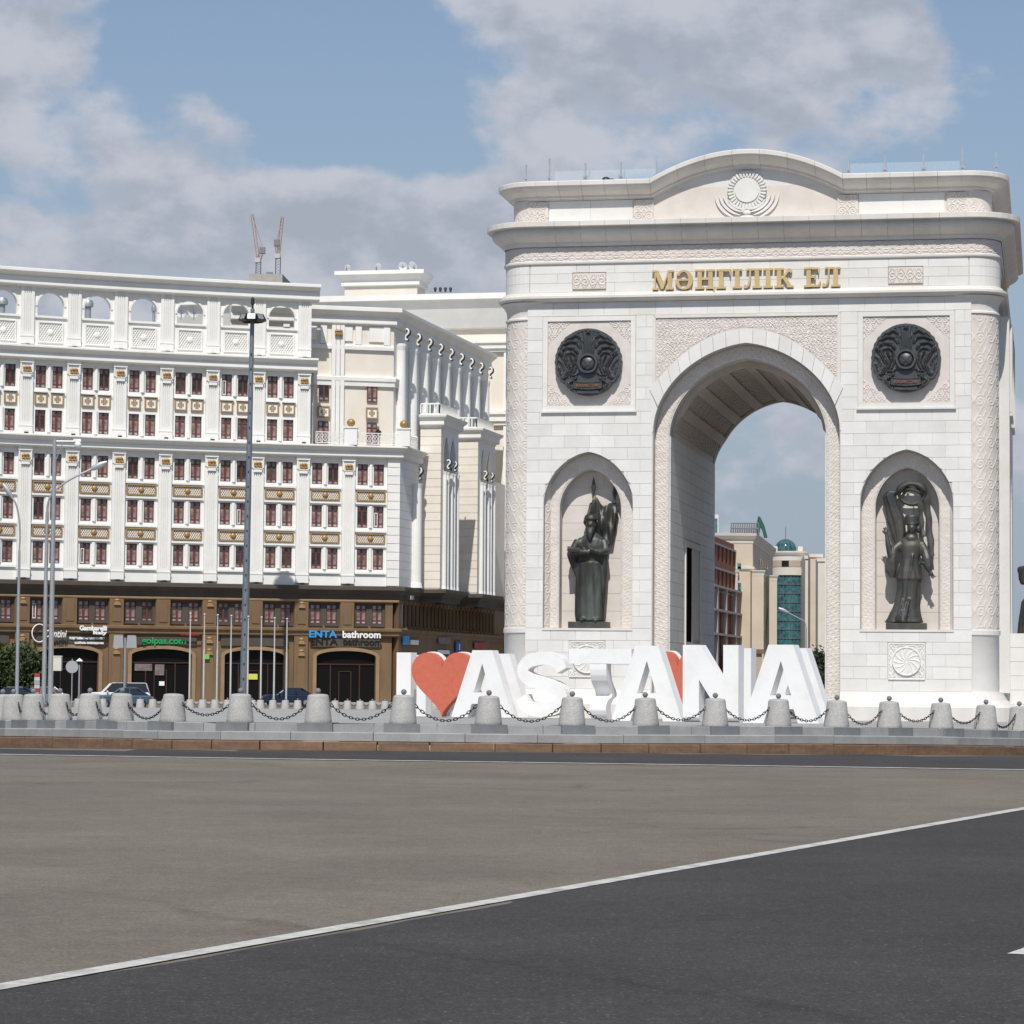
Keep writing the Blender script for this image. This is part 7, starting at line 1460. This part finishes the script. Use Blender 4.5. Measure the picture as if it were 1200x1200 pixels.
dc = pq_(920.5, 700, Y + 4); zd = zt + .22; m = MB(); m.smooth = True; rd = 12.3 * (Y + 4) / FPX; m.lathe([(rd, zd), (rd, zd + .4)] + [(rd * math.cos(q), zd + .4 + rd * 1.0 * math.sin(q)) for q in np.linspace(0, math.pi / 2, 12)], (dc.x, dc.y), 28, caps=False); bo(m, 'dome', 'pane_teal')
m = MB()
for k in range(14): w = 2 * math.pi * k / 14; m.tube([(dc.x + (rd + .02) * math.cos(q) * math.cos(w), dc.y + (rd + .02) * math.cos(q) * math.sin(w), zd + .4 + rd * math.sin(q)) for q in np.linspace(0, math.pi / 2, 8)], .05, 4)
bo(m, 'dome_ribs', 'steel_blue')['kind'] = 'stuff'; m = MB(); m.tube([(dc.x, dc.y, zd + rd), (dc.x, dc.y, zd + rd + 2.2)], .06, 5); bo(m, 'spire', 'crane_dark')
for x0 in (905.5, 935): q0 = pq_(x0, 700, Y + 1); m = MB(); m.box(q0.x, q0.x + .55 * 1.2, q0.y, q0.y + 1.5, zd, zd + .75); bo(m, 'roof_pier', 'far_white')
# low brown block, lamp and shrub at street level beyond the arch
t, off = far_thing('brown_kiosk', 'low brown stone wall building at street level beyond the passage', 'building', 876, 318); a, b = pq_(868, 770, 320), pq_(893, 770, 320); zt = at(880, 766, 320).z; m = MB(); m.box(a.x, b.x, 320, 328, -1, zt); m.build('wall', 'far_tan', t, off=off); m = MB(); m.box(a.x - .2, b.x + .2, 319.7, 328, zt + .003, zt + .5); m.build('cornice', 'brown_stone', t, off=off)
lamp_post(944.5, 820, 240, 735, [(-.15, .5), (-.6, .75), (-1.5, 1.2)], 'street lamp leaning in front of the teal glass bay', r=.09)
p = at(960, 822, 232); tree('shrub', 'dark green shrub beyond the passage beside the right jamb', p, 4.6, 1.7, 2.0, 2.0, 7000, 'leaf_dark', 9, 'shrub'); p = at(946, 822, 236); tree('shrub', 'small dark shrub seen through the last letter A', p, 3.2, 1.2, 1.3, 1.4, 4000, 'leaf_dark', 11, 'shrub')
p = at(985, 822, 228); m = MB(); m.box(-9, 4, 0, .4, 0, 1.0); tag(m.build('low_wall', 'concrete', loc=(p.x, p.y, -.8)), 'low grey wall across the street beyond the passage', 'wall')

# ================================================================== CRANES AND CONCRETE SHELL FAR BEHIND
t, off = far_thing('concrete_shell', 'grey concrete top of a building under construction behind the cornice', 'building', 317, 880); a, b = pq_(292, 320, 880), pq_(331, 320, 880); c_ = pq_(341, 320, 900); zt = at(310, 321, 880).z
m = MB(); m.prism([(a.x, 880), (b.x, 880), (c_.x, 900), (a.x, 905)], -1, zt); m.build('core_wall', 'concrete', t, off=off); m = MB(); m.box(a.x + 5, a.x + 7, 884, 886, zt, zt + 1.2); m.build('hoist', 'crane_dark', t, off=off)
def lattice(m, p, q, w, n):
    p, q = Vector(p), Vector(q); d = (q - p).normalized(); s_ = Vector((1, 0, 0)) if abs(d.x) < .7 else Vector((0, 0, 1)); a_ = d.cross(s_).normalized(); b_ = d.cross(a_); cs = [a_ * i * w + b_ * j * w for i, j in ((1, 1), (1, -1), (-1, -1), (-1, 1))]
    for c in cs: m.tube([p + c, q + c], .09, 4)
    for k in range(n):
        u, v = p.lerp(q, k / n), p.lerp(q, (k + 1) / n)
        for i in range(4): m.tube([u + cs[i], v + cs[(i + 1) % 4]], .06, 3)
def crane(label, foot, mast_top, jib_end, counter, Y):
    f, mt, je, co = [at(x, y, Y) for x, y in (foot, mast_top, jib_end, counter)]; t = thing('tower_crane', label, 'crane', (f.x, f.y, f.z)); off = tuple(f)
    m = MB(); lattice(m, f, mt, .75, 6); m.build('mast', 'crane_dark', t, off=off); m = MB(); lattice(m, mt, je, .42, 12); m.build('jib', 'crane_orange', t, off=off); m = MB(); lattice(m, mt, co, .6, 4); m.tube([co, je], .08, 4); m.build('counter_jib', 'crane_orange', t, off=off)
    m = MB(); m.box(mt.x - 1.1, mt.x + .6, Y - 1, Y + 1, mt.z - .5, mt.z + .9); m.build('cab', 'pole_white', t, off=off); m = MB(); m.box(co.x - .9, co.x + .9, Y - .8, Y + .8, co.z - 2.0, co.z); m.build('counterweight', 'crane_dark', t, off=off)
crane('left orange luffing crane behind the curved building', (302.5, 322), (303, 306), (295.5, 251), (307.5, 290), 890); crane('right orange luffing crane behind the curved building', (325.5, 322), (326, 301), (331, 254), (324.5, 281), 890)
